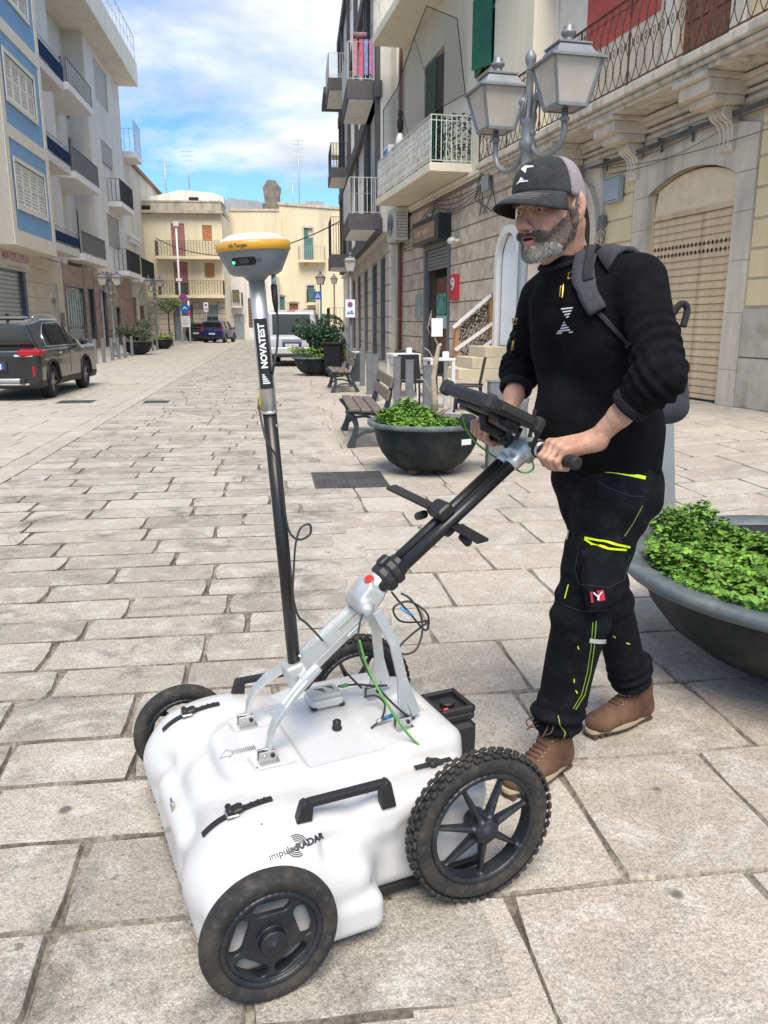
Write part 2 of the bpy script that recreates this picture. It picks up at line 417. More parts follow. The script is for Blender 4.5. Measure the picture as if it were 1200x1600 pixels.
# ================================================================ GROUND
def stone_material(name, tones, dark=.45, mort=None, sc=1.0, dirt=.55):
	m, t, b = nodes(name)
	c = t.nodes.new('ShaderNodeTexCoord'); geo = t.nodes.new('ShaderNodeNewGeometry'); oi = t.nodes.new('ShaderNodeObjectInfo')
	v = geo.outputs['Position']
	rnd = mth(t, 'FRACT', mth(t, 'ADD', oi.outputs['Random'], geo.outputs['Random Per Island']))
	base = ramp(t, rnd, [(0, tones[0]), (.35, tones[1]), (.7, tones[2]), (1, tones[3])])
	big = tex_noise(t, v, .9 * sc, 6, .6)
	base = mixc(t, ramp(t, big, [(.38, .0), (.70, .55)]), base, tuple(x * .80 for x in tones[1]))
	# whitish limy patches and grey-brown soot blotches
	lime = ramp(t, tex_noise(t, v, 5.5 * sc, 10, .78, .4), [(.50, 0.), (.60, .55)])
	base = mixc(t, lime, base, (.60, .575, .53))
	soot = ramp(t, tex_noise(t, v, 2.3 * sc, 10, .78, .6), [(.50, 0.), (.66, dirt)])
	base = mixc(t, soot, base, (.13, .12, .105))
	# fine hammered speckle
	sp1 = tex_noise(t, v, 85 * sc, 3, .7); sp2 = tex_noise(t, v, 230 * sc, 2, .6)
	base = mixc(t, 1.0, base, ramp(t, sp1, [(.36, .74), (.50, 1.0), (.66, 1.10)]), 'MULTIPLY')
	base = mixc(t, .6, base, ramp(t, sp2, [(.40, .55), (.52, 1.0), (.62, 1.25)]), 'MULTIPLY')
	# sparse black spots (gum, lichen)
	vo = t.nodes.new('ShaderNodeTexVoronoi'); t.links.new(v, vo.inputs['Vector']); vo.inputs['Scale'].default_value = 3.6 * sc
	gum = mth(t, 'MULTIPLY', ramp(t, vo.outputs['Distance'], [(.05, .8), (.085, 0.)]), ramp(t, tex_noise(t, v, 1.4, 3), [(.5, 0.), (.56, 1.)]))
	base = mixc(t, gum, base, (.07, .065, .06))
	pit = ramp(t, tex_noise(t, v, 34 * sc, 7, .75, .5), [(.57, 0.), (.64, dark)])
	pit = mth(t, 'MULTIPLY', pit, ramp(t, tex_noise(t, v, 2.0, 3), [(.44, 0.), (.6, 1.)]))
	base = mixc(t, pit, base, (.07, .065, .058))
	t.links.new(base, b.inputs['Base Color'])
	t.links.new(ramp(t, tex_noise(t, v, 3, 5), [(.3, .62), (.7, .88)]), b.inputs['Roughness'])
	b.inputs['Specular IOR Level'].default_value = .35
	h = mth(t, 'ADD', mth(t, 'MULTIPLY', sp1, .55), mth(t, 'MULTIPLY', tex_noise(t, v, 22 * sc, 6, .7), 1.1))
	h = mth(t, 'ADD', h, mth(t, 'MULTIPLY', tex_noise(t, v, 6 * sc, 3, .5), 1.6))
	bn = t.nodes.new('ShaderNodeBump'); bn.inputs['Strength'].default_value = .8; bn.inputs['Distance'].default_value = .011
	t.links.new(h, bn.inputs['Height']); t.links.new(bn.outputs[0], b.inputs['Normal'])
	return m
MS_A = stone_material('worn_limestone', [(.32, .29, .245), (.43, .39, .33), (.51, .47, .405), (.38, .335, .275)], .6, dirt=.85)
MS_B = stone_material('beige_slab', [(.42, .37, .305), (.475, .42, .35), (.51, .46, .385), (.44, .38, .31)], .35, dirt=.36)
MS_C = stone_material('road_slab', [(.42, .38, .32), (.45, .41, .35), (.49, .45, .38), (.44, .395, .33)], .2, dirt=.18)
def mortar_material(nm, st):
	m, t, b = nodes(nm); geo = t.nodes.new('ShaderNodeNewGeometry'); v = geo.outputs['Position']
	k = ramp(t, tex_noise(t, v, 4, 8, .7), list(zip((.3, .46, .6, .74), st)))
	k = mixc(t, 1., k, ramp(t, tex_noise(t, v, 60, 4, .7), [(.35, .55), (.6, 1.15)]), 'MULTIPLY')
	t.links.new(k, b.inputs['Base Color']); b.inputs['Roughness'].default_value = .95
	bn = t.nodes.new('ShaderNodeBump'); bn.inputs['Strength'].default_value = .8; bn.inputs['Distance'].default_value = .01
	t.links.new(tex_noise(t, v, 45, 6, .7), bn.inputs['Height']); t.links.new(bn.outputs[0], b.inputs['Normal'])
	return m
ST = vp_angle(425)                                   # street heading
SDIR = np.array([math.sin(ST), math.cos(ST)]); SLAT = np.array([math.cos(ST), -math.sin(ST)])
def SW(s, t): return SLAT * s + SDIR * t
MORT = mortar_material('joint_mortar', [(.08, .07, .055), (.19, .168, .138), (.33, .295, .245), (.48, .43, .35)]); MORTB = mortar_material('pale_joint_mortar', [(.16, .135, .105), (.30, .265, .215), (.42, .375, .30), (.56, .49, .37)])
ground = struct(part('ground', MB().poly([(-500, -60, -.016), (500, -60, -.016), (500, 900, -.016), (-500, 900, -.016)]), MORT))
pav = link('pavement', None); struct(pav)
_fa = vp_angle(265); _fg = Frame(G(1122, 632), math.atan2(-math.cos(_fa), -math.sin(_fa)))
_fo = CP + (_fg.o - CP) * .84
def rise(x, y):
	d = np.array([x - _fo[0], y - _fo[1], 0]); lx, ly = d @ _fg.ex, d @ _fg.ey
	a = min(1, max(0, (ly + 5.0) / 5.0)); a = a * a * (3 - 2 * a); b = min(1, max(0, (lx + 11.0) / 4.0)); return (CAM_H * .16 + .01) * a * b * b * (3 - 2 * b)
def stone_shape(mb, s0, s1, t0, t1, fine, z=0.0, jit=.004, bev=.006, gap=.009):
	s0 += gap * .45; s1 -= gap * .45; t0 += gap * .4; t1 -= gap * .4
	w, h = s1 - s0, t1 - t0
	n1, n2 = (4, 3) if fine else (1, 1)
	ring = [(s0 + w*i/n1, t0) for i in range(n1)] + [(s1, t0 + h*i/n2) for i in range(n2)] + [(s1 - w*i/n1, t1) for i in range(n1)] + [(s0, t1 - h*i/n2) for i in range(n2)]
	cs, ct = (s0 + s1) / 2, (t0 + t1) / 2
	tilt = (random.uniform(-.003, .003), random.uniform(-.003, .003)); zz = z + random.uniform(-.0015, .0015)
	O, I = [], []
	for i, (a, b) in enumerate(ring):
		a += random.uniform(-jit, jit); b += random.uniform(-jit, jit)
		if fine and i in (0, n1, n1+n2, 2*n1+n2): a += (cs - a) * .025; b += (ct - b) * .04
		k = bev * random.uniform(.5, 1.5)
		da, db = cs - a, ct - b; l = math.hypot(da, db)
		p = SW(a, b); O.append(mb.pt((p[0], p[1], -.015 + rise(*p))))
		p = SW(a + da / l * k, b + db / l * k); I.append(mb.pt((p[0], p[1], zz + (a - cs) * tilt[0] + (b - ct) * tilt[1] + rise(*p))))
	mb.cur = 1; mb.strip(O, I, True, False); mb.cur = 0; mb.face(I, False)
def near_view(s, t, m=.35):
	P = SW(s, t); return P[1] > .8 and abs(P[0]) < .50 * P[1] + m
far = {'A': MB(), 'B': MB(), 'C': MB()}
MSx = {'A': MS_A, 'B': MS_B, 'C': MS_C}; n_st = 0
EDGE = .34
GRATE = None
def lay(zone, s_lo, s_hi, t_lo, t_hi, hh, ww, gap, nearlim, z=0.0):
	global n_st
	t = t_lo
	while t < t_hi:
		h = random.uniform(*hh); sh = s_hi(t) if callable(s_hi) else s_hi; sl_ = s_lo(t) if callable(s_lo) else s_lo
		s = sl_ + random.uniform(-.5, .0) * ww[0]
		first = True
		while s < sh - .05:
			w_ = random.uniform(*ww)
			e = min(s + w_, sh)
			if sh - e < .25: e = sh
			a = max(s, sl_)
			if e - a > .08 and abs(SW((a+e)/2, t)[0]) < .50 * SW((a+e)/2, t)[1] + 1.2 and SW((a+e)/2, t)[1] > .7:
				fine = t < nearlim
				if fine and near_view((a+e)/2, t) :
					mb = MB(); stone_shape(mb, a, e, t, t + h, True, z, gap=gap)
					part('paving_stone', mb, [MSx[zone], MORT if zone == 'A' else MORTB], pav); n_st += 1
				else: stone_shape(far[zone], a, e, t, t + h, t < 8, z, gap=gap * (.8 if t > 12 else 1), jit=.005)
			s = e
		t += h
edge = lambda t: EDGE + random.uniform(0, .30)
lay('A', -2.45, edge, .72, 9.6, (.26, .36), (.40, .92), .012, 9)
lay('A', -2.45, edge, 9.6, 74, (.29, .38), (.5, 1.0), .010, 0)
lay('B', EDGE - .1, 7.5, .62, 9.6, (.44, .58), (.50, .85), .006, 7.5, -.003)
lay('B', EDGE - .1, 12.0, 9.6, 74, (.5, .62), (.6, 1.0), .006, 0, -.003)
lay('C', -2.72, -2.45, 2.0, 74, (.9, 1.4), (.5, .6), .007, 9.5)
lay('C', -20, -2.72, 3.0, 76, (.38, .5), (.7, 1.3), .005, 8.5)
for k, nm in (('A', 'worn'), ('B', 'beige'), ('C', 'road')):
	stuff(part('paving_stone', far[k], [MSx[k], MORT if k == 'A' else MORTB], pav))
# ================================================================ BUILDINGS
def right_frame(base, vx):
	a = vp_angle(vx); return Frame(G(*base), math.atan2(-math.cos(a), -math.sin(a)))
def left_frame(base, vx):
	a = vp_angle(vx); return Frame(G(*base), math.atan2(math.cos(a), math.sin(a)))
class Bld:
	def __init__(s, name, label, cat, fr):
		s.f = fr; s.root = thing(name, label, cat, fr.o, fr.ang)
	def q(s, px, py, y=0.0):
		l = s.f.L(px, py, y); return float(l[0]), float(l[2])
	def x(s, px, py, y=0.0): return s.q(px, py, y)[0]
	def z(s, px, py, y=0.0): return s.q(px, py, y)[1]
	def part(s, name, mb, mat, parent=None, **k): return part(name, mb, mat, parent or s.root, **k)
	def rect(s, x0, y0, x1, y1, d=0.0):
		"""pixel box -> local (x0,x1,z0,z1) on plane d, using the middle of each side"""
		ym = (y0 + y1) / 2; xm = (x0 + x1) / 2
		a, b = s.x(x0, ym, d), s.x(x1, ym, d); return min(a, b), max(a, b), s.z(xm, y1, d), s.z(xm, y0, d)
def wall_mb(mb, x0, x1, z0, z1, y, ops, rev=.22):
	xs = sorted({x0, x1} | {v for o in ops for v in o[:2] if x0 < v < x1}); zs = sorted({z0, z1} | {v for o in ops for v in o[2:4] if z0 < v < z1})
	for i in range(len(xs) - 1):
		for j in range(len(zs) - 1):
			cx, cz = (xs[i] + xs[i+1]) / 2, (zs[j] + zs[j+1]) / 2
			if any(o[0] < cx < o[1] and o[2] < cz < o[3] for o in ops): continue
			mb.poly([(xs[i], y, zs[j]), (xs[i+1], y, zs[j]), (xs[i+1], y, zs[j+1]), (xs[i], y, zs[j+1])])
	for a, b, c, d in [o[:4] for o in ops]:
		Y = y + rev; a, b, c, d = max(a, x0), min(b, x1), max(c, z0), min(d, z1)
		mb.poly([(a, y, c), (a, y, d), (a, Y, d), (a, Y, c)]); mb.poly([(b, y, c), (b, Y, c), (b, Y, d), (b, y, d)])
		mb.poly([(a, y, d), (b, y, d), (b, Y, d), (a, Y, d)]); mb.poly([(a, y, c), (a, Y, c), (b, Y, c), (b, y, c)])
		mb.poly([(a, Y + .001, c), (b, Y + .001, c), (b, Y + .001, d), (a, Y + .001, d)])
def shell(mb, x0, x1, z0, z1, y, dep):
	"""sides, top and back of a block behind its front wall"""
	mb.poly([(x0, y, z0), (x0, y, z1), (x0, y + dep, z1), (x0, y + dep, z0)]); mb.poly([(x1, y, z0), (x1, y + dep, z0), (x1, y + dep, z1), (x1, y, z1)])
	mb.poly([(x0, y, z1), (x1, y, z1), (x1, y + dep, z1), (x0, y + dep, z1)]); mb.poly([(x0, y + dep, z0), (x0, y + dep, z1), (x1, y + dep, z1), (x1, y + dep, z0)])
def roller(B, x0, x1, z0, z1, y, mat, pitch=.09, name='roller_shutter', parts=False, parent=None, frame=None, slotrows=()):
	mb = MB(); mb.box(x0, x1, y + .02, y + .035, z0, z1)
	if parts:
		sh = B.part(name, mb, mat, parent)
		sl = MB(); w = (x1 - x0) / 2; h = pitch
		sec = [(.006, 0), (-.016, .005), (-.021, h * .12), (-.020, h * .74), (-.006, h * .80), (-.014, h * .84), (-.012, h * .92), (.006, h * .95)]
		A = [sl.pt((-w, a, b)) for a, b in sec]; C2 = [sl.pt((w, a, b)) for a, b in sec]; sl.strip(C2, A, False)
		me = sl.mesh('slat', mat); n = int((z1 - z0) / h)
		for i in range(n):
			o = link('slat', me, sh, ((x0 + x1) / 2, y, z0 + i * h + random.uniform(-.002, .002)), (0, random.uniform(-.0012, .0012), 0))
		return sh
	n = max(2, int((z1 - z0) / pitch)); h = (z1 - z0) / n
	for i in range(n):
		a = z0 + i * h; mb.poly([(x0, y, a), (x1, y, a), (x1, y - .018, a + h * .75), (x0, y - .018, a + h * .75)]); mb.poly([(x0, y - .018, a + h * .75), (x1, y - .018, a + h * .75), (x1, y + .02, a + h), (x0, y + .02, a + h)])
	return B.part(name, mb, mat, parent)
def louvre_leaf(B, x0, x1, z0, z1, y, mat, pitch=.08, name='shutter', parent=None, T=None):
	mb = MB(); mb.T = T; f = min(.06, (x1 - x0) * .14)
	mb.box(x0, x0 + f, y - .02, y + .02, z0, z1); mb.box(x1 - f, x1, y - .02, y + .02, z0, z1)
	mb.box(x0 + f, x1 - f, y - .019, y + .019, z0, z0 + f); mb.box(x0 + f, x1 - f, y - .019, y + .019, z1 - f, z1); zc = (z0 + z1) / 2
	mb.box(x0 + f, x1 - f, y - .018, y + .018, zc - f / 2, zc + f / 2)
	n = max(3, int((z1 - z0 - 2 * f) / pitch)); h = (z1 - z0 - 2 * f) / n
	for i in range(n):
		a = z0 + f + i * h; mb.poly([(x0 + f, y - .015, a), (x1 - f, y - .015, a), (x1 - f, y + .015, a + h * .8), (x0 + f, y + .015, a + h * .8)])
		mb.poly([(x0 + f, y + .016, a + h * .8), (x1 - f, y + .016, a + h * .8), (x1 - f, y - .014, a + .003), (x0 + f, y - .014, a + .003)])
	mb.box(x0 + f, x1 - f, y + .017, y + .02, z0 + f, z1 - f)
	return B.part(name, mb, mat, parent)
def frame_mb(mb, x0, x1, z0, z1, w, y0, y1, bottom=True):
	mb.box(x0 - w, x0, y0, y1, z0 - (w if bottom else 0), z1 + w); mb.box(x1, x1 + w, y0, y1, z0 - (w if bottom else 0), z1 + w)
	mb.box(x0, x1, y0, y1, z1, z1 + w)
	if bottom: mb.box(x0, x1, y0, y1, z0 - w, z0)
def window(B, x0, x1, z0, z1, y, fmat, kind='glass', name='window', trim=None, tw=.12, parent=None, smat=None, muntin=1):
	"""glazed opening: frame part with pane sub-part; kind roller/glass/dark"""
	mb = MB(); fw = .05
	frame_mb(mb, x0 + fw, x1 - fw, z0 + fw, z1 - fw, fw, y - .03, y + .03)
	for k in range(muntin):
		c = x0 + (x1 - x0) * (k + 1) / (muntin + 1); mb.box(c - .03, c + .03, y - .028, y + .028, z0 + fw, z1 - fw)
	o = B.part(name, mb, fmat, parent);
	if parent is None: B.part('pane', MB().poly([(x0 + fw, y + .01, z0 + fw), (x1 - fw, y + .01, z0 + fw), (x1 - fw, y + .01, z1 - fw), (x0 + fw, y + .01, z1 - fw)]), GLASS, o)
	if trim is not None:
		t = MB(); frame_mb(t, x0, x1, z0, z1, tw, -.04 + y - .2, y - .19); B.part('sill', t, trim, o)
	return o
def railing_mb(path, h, sp=.11, r=.008, rail=.018, kind='bars', mid=None, z=0):
	"""balcony railing along a ground polyline (list of (x,y)); returns mesh builder"""
	mb = MB()
	for (a, b) in zip(path[:-1], path[1:]):
		A = Vector((a[0], a[1], z)); Bv = Vector((b[0], b[1], z)); L = (Bv - A).length; n = max(1, int(L / sp)); up = Vector((0, 0, 1))
		mb.bar(A + up * h, Bv + up * h, rail * 2, rail * 1.2); mb.bar(A + up * .06, Bv + up * .06, rail * 1.4, rail)
		mb.bar(A, A + up * h, rail * 1.4, rail * 1.4); mb.bar(Bv, Bv + up * h, rail * 1.4, rail * 1.4)
		if mid: mb.bar(A + up * (h - mid), Bv + up * (h - mid), rail, rail)
		if kind == 'bars':
			for i in range(1, n): p = A.lerp(Bv, i / n); mb.bar(p + up * .06, p + up * h, r * 2, r * 2)
		elif kind == 'curls':
			for i in range(1, n + 1):
				p = A.lerp(Bv, (i - .5) / n); d = (Bv - A).normalized(); mb.bar(A.lerp(Bv, i / n) + up * .06, A.lerp(Bv, i / n) + up * h, r * 2, r * 2)
				for zc in (h * .25, h * .52, h * .8):
					pts = [p + d * (sp * .36 * math.sin(t)) + up * (zc + h * .12 * math.cos(t)) for t in [k * PI / 4 for k in range(8)]]
					mb.tube(pts, r * .8, 4, closed=True)
	return mb
GLASS = M('window_glass', (.05, .06, .065), rough=.08, spec=.8, var=.2, vscale=.8, roughvar=.03)
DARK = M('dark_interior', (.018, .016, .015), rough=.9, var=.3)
GREYM = M('grey_frame', (.16, .16, .16), rough=.5)
WHITE = M('white_paint', (.74, .73, .70), rough=.55, var=.05, dirt=(.45, .42, .36), damt=.3, streak=True)
BLACKIRON = M('black_iron', (.025, .025, .027), rough=.5, metal=.3)
RUSTIRON = M('rusty_iron', (.085, .05, .035), rough=.75, metal=.2, var=.35, vscale=9, dirt=(.16, .075, .035), dscale=6, damt=.6)
GALV = M('galvanised_grey', (.42, .44, .45), rough=.45, metal=.5, var=.1)
CABLE = M('cable_rubber', (.03, .03, .03), rough=.6)
# ---------------------------------------------------------------- yellow house with the ornate balcony (right, nearest)
CREAM = M('cream_plaster_block', (.70, .575, .34), rough=.85, var=.06, vscale=1.6, dirt=(.48, .39, .23), dscale=1.1, damt=.4, streak=True, bump=.18, bscale=22, rnd=.03)
CREAMJ = M('cream_joint', (.30, .22, .10), rough=.9)
PIETRA = M('carved_limestone', (.60, .53, .43), rough=.8, var=.10, vscale=2.2, dirt=(.24, .21, .17), dscale=1.7, damt=.55, streak=True, bump=.22, bscale=30, rnd=.03)
PLINTH = M('plinth_limestone', (.47, .43, .36), rough=.85, var=.12, vscale=3.5, dirt=(.22, .19, .15), dscale=2.2, damt=.6, bump=.5, bscale=26, rnd=.04)
SHUT = M('tan_metal_shutter', (.66, .50, .32), rough=.6, var=.08, vscale=2.2, dirt=(.20, .10, .05), dscale=3.0, damt=.5, streak=True, rnd=.05, bump=.05)
BROWN = M('brown_wood_door', (.19, .075, .038), rough=.5, var=.25, vscale=3, stretch=(6, 6, .8))
REDW = M('red_plaster', (.42, .075, .06), rough=.85, var=.12, dirt=(.25, .06, .05), damt=.4)
f1 = right_frame((1122, 632), 265)
B1 = Bld('ornate_house', 'cream and yellow two storey house with carved stone shutter doorway and long ornate iron balcony', 'house', f1)
r = B1.root
K1 = .84                                              # the piazza rises gently towards this house
def hom(P): return CP + (np.array(P) - CP) * K1
r.location = tuple(hom(f1.o)); r.scale = (K1,) * 3
XL, XR, ZT = -9.9, 5.0, 9.6
dx0, dx1 = -2.60, -.02                                   # shutter doorway
ax, aw = -5.85, .98                                      # arched doorway centre and half width
mb = MB(); ops = [(dx0, dx1, 0.0, 4.16), (ax - aw, ax + aw, .0, 4.35)]
# openings above the slab for the two tall brown doors
up_doors = [(-8.4, -7.3, 5.55, 9.0), (-2.15, -.55, 5.55, 8.4)]
wall_mb(mb, XL, XR, -.3, ZT, 0, ops + up_doors, .30); shell(mb, XL, XR, -.3, ZT, 0, 8)
B1.part('wall', mb, PIETRA)
# block courses (each stone is a piece)
zj = [1.66, 2.11, 2.58, 3.05, 3.52, 3.99, 4.46, 4.86]
def block_row(B, x0, x1, z0, z1, lens, mat, proud=.03, name='block', gap=.012, y=0.0, off=0.0, skip=()):
	x = x0 - off
	while x < x1 - .02:
		L = random.uniform(*lens); a, b = max(x, x0), min(x + L, x1)
		if x1 - b < .18: b = x1
		x = b if b == x1 else x + L
		if b - a < .05 or any(s0 < (a + b) / 2 < s1 and t0 < (z0 + z1) / 2 < t1 for s0, s1, t0, t1 in skip): continue
		p = proud + random.uniform(-.003, .003); m_ = MB(); g = gap / 2
		X0, X1, Z0, Z1 = a + g, b - g, z0 + g, z1 - g; e = min(.012, (X1 - X0) * .2)
		o_ = [m_.pt((u, y + .002, v)) for u, v in ((X0, Z0), (X1, Z0), (X1, Z1), (X0, Z1))]
		i_ = [m_.pt((u, y - p, v)) for u, v in ((X0 + e, Z0 + e), (X1 - e, Z0 + e), (X1 - e, Z1 - e), (X0 + e, Z1 - e))]
		m_.strip(o_, i_, True, False); m_.face(i_, False); B.part(name, m_, mat)
for z0, z1 in zip(zj[:-1], zj[1:]):
	block_row(B1, .46, XR, z0, z1, (1.9, 2.6), CREAM, .035, gap=.028)
	block_row(B1, -4.45, -3.16, z0, z1, (1.4, 1.5), CREAM, .035, gap=.028)
	block_row(B1, XL + .02, -7.5, z0, z1, (1.8, 2.4), CREAM, .035, gap=.028)
for z0, z1 in ((.0, .84), (.84, 1.64)):
	for a, b in ((.46, XR), (-4.45, -3.16), (XL + .02, -7.5)): block_row(B1, a, b, z0, z1, (1.0, 1.6), PLINTH, .06, gap=.01)
# stone surround with segmental arch
def arch_z(x, x0, x1, zs, rise):
	c = (x0 + x1) / 2; hw = (x1 - x0) / 2; Rr = (hw * hw + rise * rise) / (2 * rise); return zs + rise - Rr + math.sqrt(max(0, Rr * Rr - (x - c) ** 2))
zs, rise = 3.84, .30
for a, b in ((-3.12, dx0 - .004), (dx1 + .004, .45)):
	z = 0
	for k, hh in enumerate((.62, .95, .85, .78, .62)):
		m_ = MB(); m_.cbox(((a + b) / 2, -.03, z + hh / 2), (b - a, .07, hh - .006), bev=.006); B1.part('jamb_stone', m_, PIETRA); z += hh
m_ = MB(); n = 16; lo = [];
for k in range(n + 1):
	x = dx0 + (dx1 - dx0) * k / n; lo.append((x, -.065, arch_z(x, dx0, dx1, zs, rise)))
top = [(.45, -.065, 4.50), (-1.0, -.065, 4.86), (-1.7, -.065, 4.86), (-3.12, -.065, 4.50)]
m_.prism([(-3.12, -.065, 3.825)] + [(dx0 - .01, -.065, 3.825)] + lo + [(dx1 + .01, -.065, 3.825), (.45, -.065, 3.825)] + top, (0, .10, 0)); B1.part('arch_stone', m_, PIETRA)
m_ = MB()
for k in range(n):
	p, q_ = lo[k], lo[k + 1]; m_.poly([(p[0], -.06, p[2]), (q_[0], -.06, q_[2]), (q_[0], .3, q_[2]), (p[0], .3, p[2])])
B1.part('arch_reveal', m_, PIETRA)
# shutter: frame, arched panel, slats
fm = MB(); fm.box(dx0, dx0 + .06, .05, .11, 0, 3.84); B1.part('shutter_frame', fm, SHUT); fm = MB(); fm.box(dx1 - .09, dx1, .03, .11, 0, 3.86); sf = B1.part('shutter_frame', fm, SHUT)
m_ = MB(); pts = [(dx0 + .06, .07, 3.40)] + [(x, .07, z - .03) for x, _, z in lo[1:-1]] + [(dx1 - .09, .07, 3.40)]
m_.prism(pts[::-1], (0, .03, 0)); pn = B1.part('arched_panel', m_, M('cream_metal_panel', (.74, .60, .40), rough=.6, var=.05, dirt=(.4, .25, .13), dscale=4, damt=.3), bevel=.004)
m_ = MB(); m_.box(dx0 + .06, dx1 - .09, .045, .10, 3.34, 3.42); m_.tube([(x, .065, z - .045) for x, _, z in lo[1:-1]], .010, 6)
for _ in range(9): m_.ell((random.uniform(dx0 + .4, dx1 - .4), .068, random.uniform(3.55, 3.95)), (.012, .004, .012), 8, 4)
B1.part('panel_rim', m_, SHUT, pn)
rs = roller(B1, dx0 + .06, dx1 - .09, .0, 3.34, .10, SHUT, pitch=.1335, parts=True)
m_ = MB()
for zc in (2.80, 2.66):
	for k in range(20):
		x = dx0 + .16 + k * .118; m_.cbox((x, .073, zc), (.024, .012, .07))
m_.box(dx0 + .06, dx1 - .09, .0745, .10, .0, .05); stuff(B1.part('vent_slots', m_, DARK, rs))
# arched doorway behind the man
m_ = MB(); rr = aw
for ra, rb, y0 in ((aw, aw + .12, -.05), (aw + .12, aw + .30, -.09), (aw + .30, aw + .38, -.13)):
	pi_, po = [], []
	for k in range(17):
		t = PI * k / 16; pi_.append((ax - ra * math.cos(t), y0, 3.35 + ra * math.sin(t))); po.append((ax - rb * math.cos(t), y0, 3.35 + rb * math.sin(t)))
	for k in range(16):
		m_.poly([pi_[k + 1], pi_[k], po[k], po[k + 1]])
		m_.poly([(po[k + 1][0], y0, po[k + 1][2]), po[k], (po[k][0], .0, po[k][2]), (po[k + 1][0], 0, po[k + 1][2])])
		m_.poly([pi_[k], pi_[k + 1], (pi_[k + 1][0], .28, pi_[k + 1][2]), (pi_[k][0], .28, pi_[k][2])])
	for sgn in (-1, 1):
		a, b = ax + sgn * ra, ax + sgn * rb; m_.box(min(a, b), max(a, b), y0, .02, 0, 3.35)
B1.part('arch_surround', m_, PIETRA, fixn=True)
m_ = MB(); m_.prism([(ax + aw, .2, 0)] + [(ax + aw * math.cos(PI * k / 16), .2, 3.35 + aw * math.sin(PI * k / 16)) for k in range(17)] + [(ax - aw, .2, 0)], (0, .05, 0))
for s_ in (-1, 1):
	for z0, z1 in ((.3, 1.5), (1.7, 3.1)): m_.cbox((ax + s_ * .47, .19, (z0 + z1) / 2), (.62, .03, z1 - z0), bev=.01)
B1.part('double_door', m_, M('dark_brown_door', (.05, .022, .018), rough=.45))
m_ = MB()
for s_ in (-1, 1):     # spandrel corners closing the square opening round the arch
	for k in range(8):
		t0, t1 = PI / 2 * k / 8, PI / 2 * (k + 1) / 8
		m_.poly([(ax + s_ * aw * math.cos(t0), -.01, 3.35 + aw * math.sin(t0)), (ax + s_ * aw * math.cos(t1), -.01, 3.35 + aw * math.sin(t1)), (ax + s_ * aw * math.cos(t1), -.01, 4.36), (ax + s_ * (aw + .01), -.01, 4.36 if k == 0 else 4.36)] if k else [(ax + s_ * aw, -.01, 3.35), (ax + s_ * aw * math.cos(t1), -.01, 3.35 + aw * math.sin(t1)), (ax + s_ * aw * math.cos(t1), -.01, 4.36), (ax + s_ * aw, -.01, 4.36)])
B1.part('spandrel', m_, PIETRA, fixn=True)
# entablature under the slab: stepped mouldings
m_ = MB()
for y0, z0, z1 in ((-.05, 4.88, 4.96), (-.10, 5.0, 5.06), (-.16, 5.10, 5.18), (-.24, 5.18, 5.26)): m_.box(XL + .3, XR, y0, .02, z0, z1)
B1.part('cornice', m_, PIETRA, bevel=.012)
# pilaster strips and scroll consoles with bracket blocks
def console(xc):
	b = MB(); b.cbox((xc, -.42, 5.10), (.80, .80, .20), bev=.012); b.cbox((xc, -.46, 5.245), (.92, .94, .09), bev=.015); b.cbox((xc, -.36, 4.93), (.66, .58, .13), bev=.012); b.cbox((xc, -.40, 5.01), (.72, .70, .028), bev=.008)
	o = B1.part('bracket', b, PIETRA)
	s_ = MB(); pts = [(-.02, 4.86), (-.34, 4.86), (-.36, 4.76), (-.30, 4.68), (-.20, 4.63), (-.15, 4.55), (-.13, 4.40), (-.15, 4.28), (-.13, 4.20), (-.02, 4.16)]
	s_.prism([(xc - .19, y, z) for y, z in pts], (.38, 0, 0))
	for k in (-.11, 0, .11): s_.tube([(xc + k, -.365, 4.78), (xc + k, -.31, 4.67), (xc + k, -.205, 4.62), (xc + k, -.155, 4.52), (xc + k, -.135, 4.4), (xc + k, -.155, 4.27)], .022, 6)
	B1.part('scroll', s_, PIETRA, o, bevel=.008)
for xc in (-8.35, -5.85 + .55 - .35, -3.15, -.30, 2.6): console(xc)
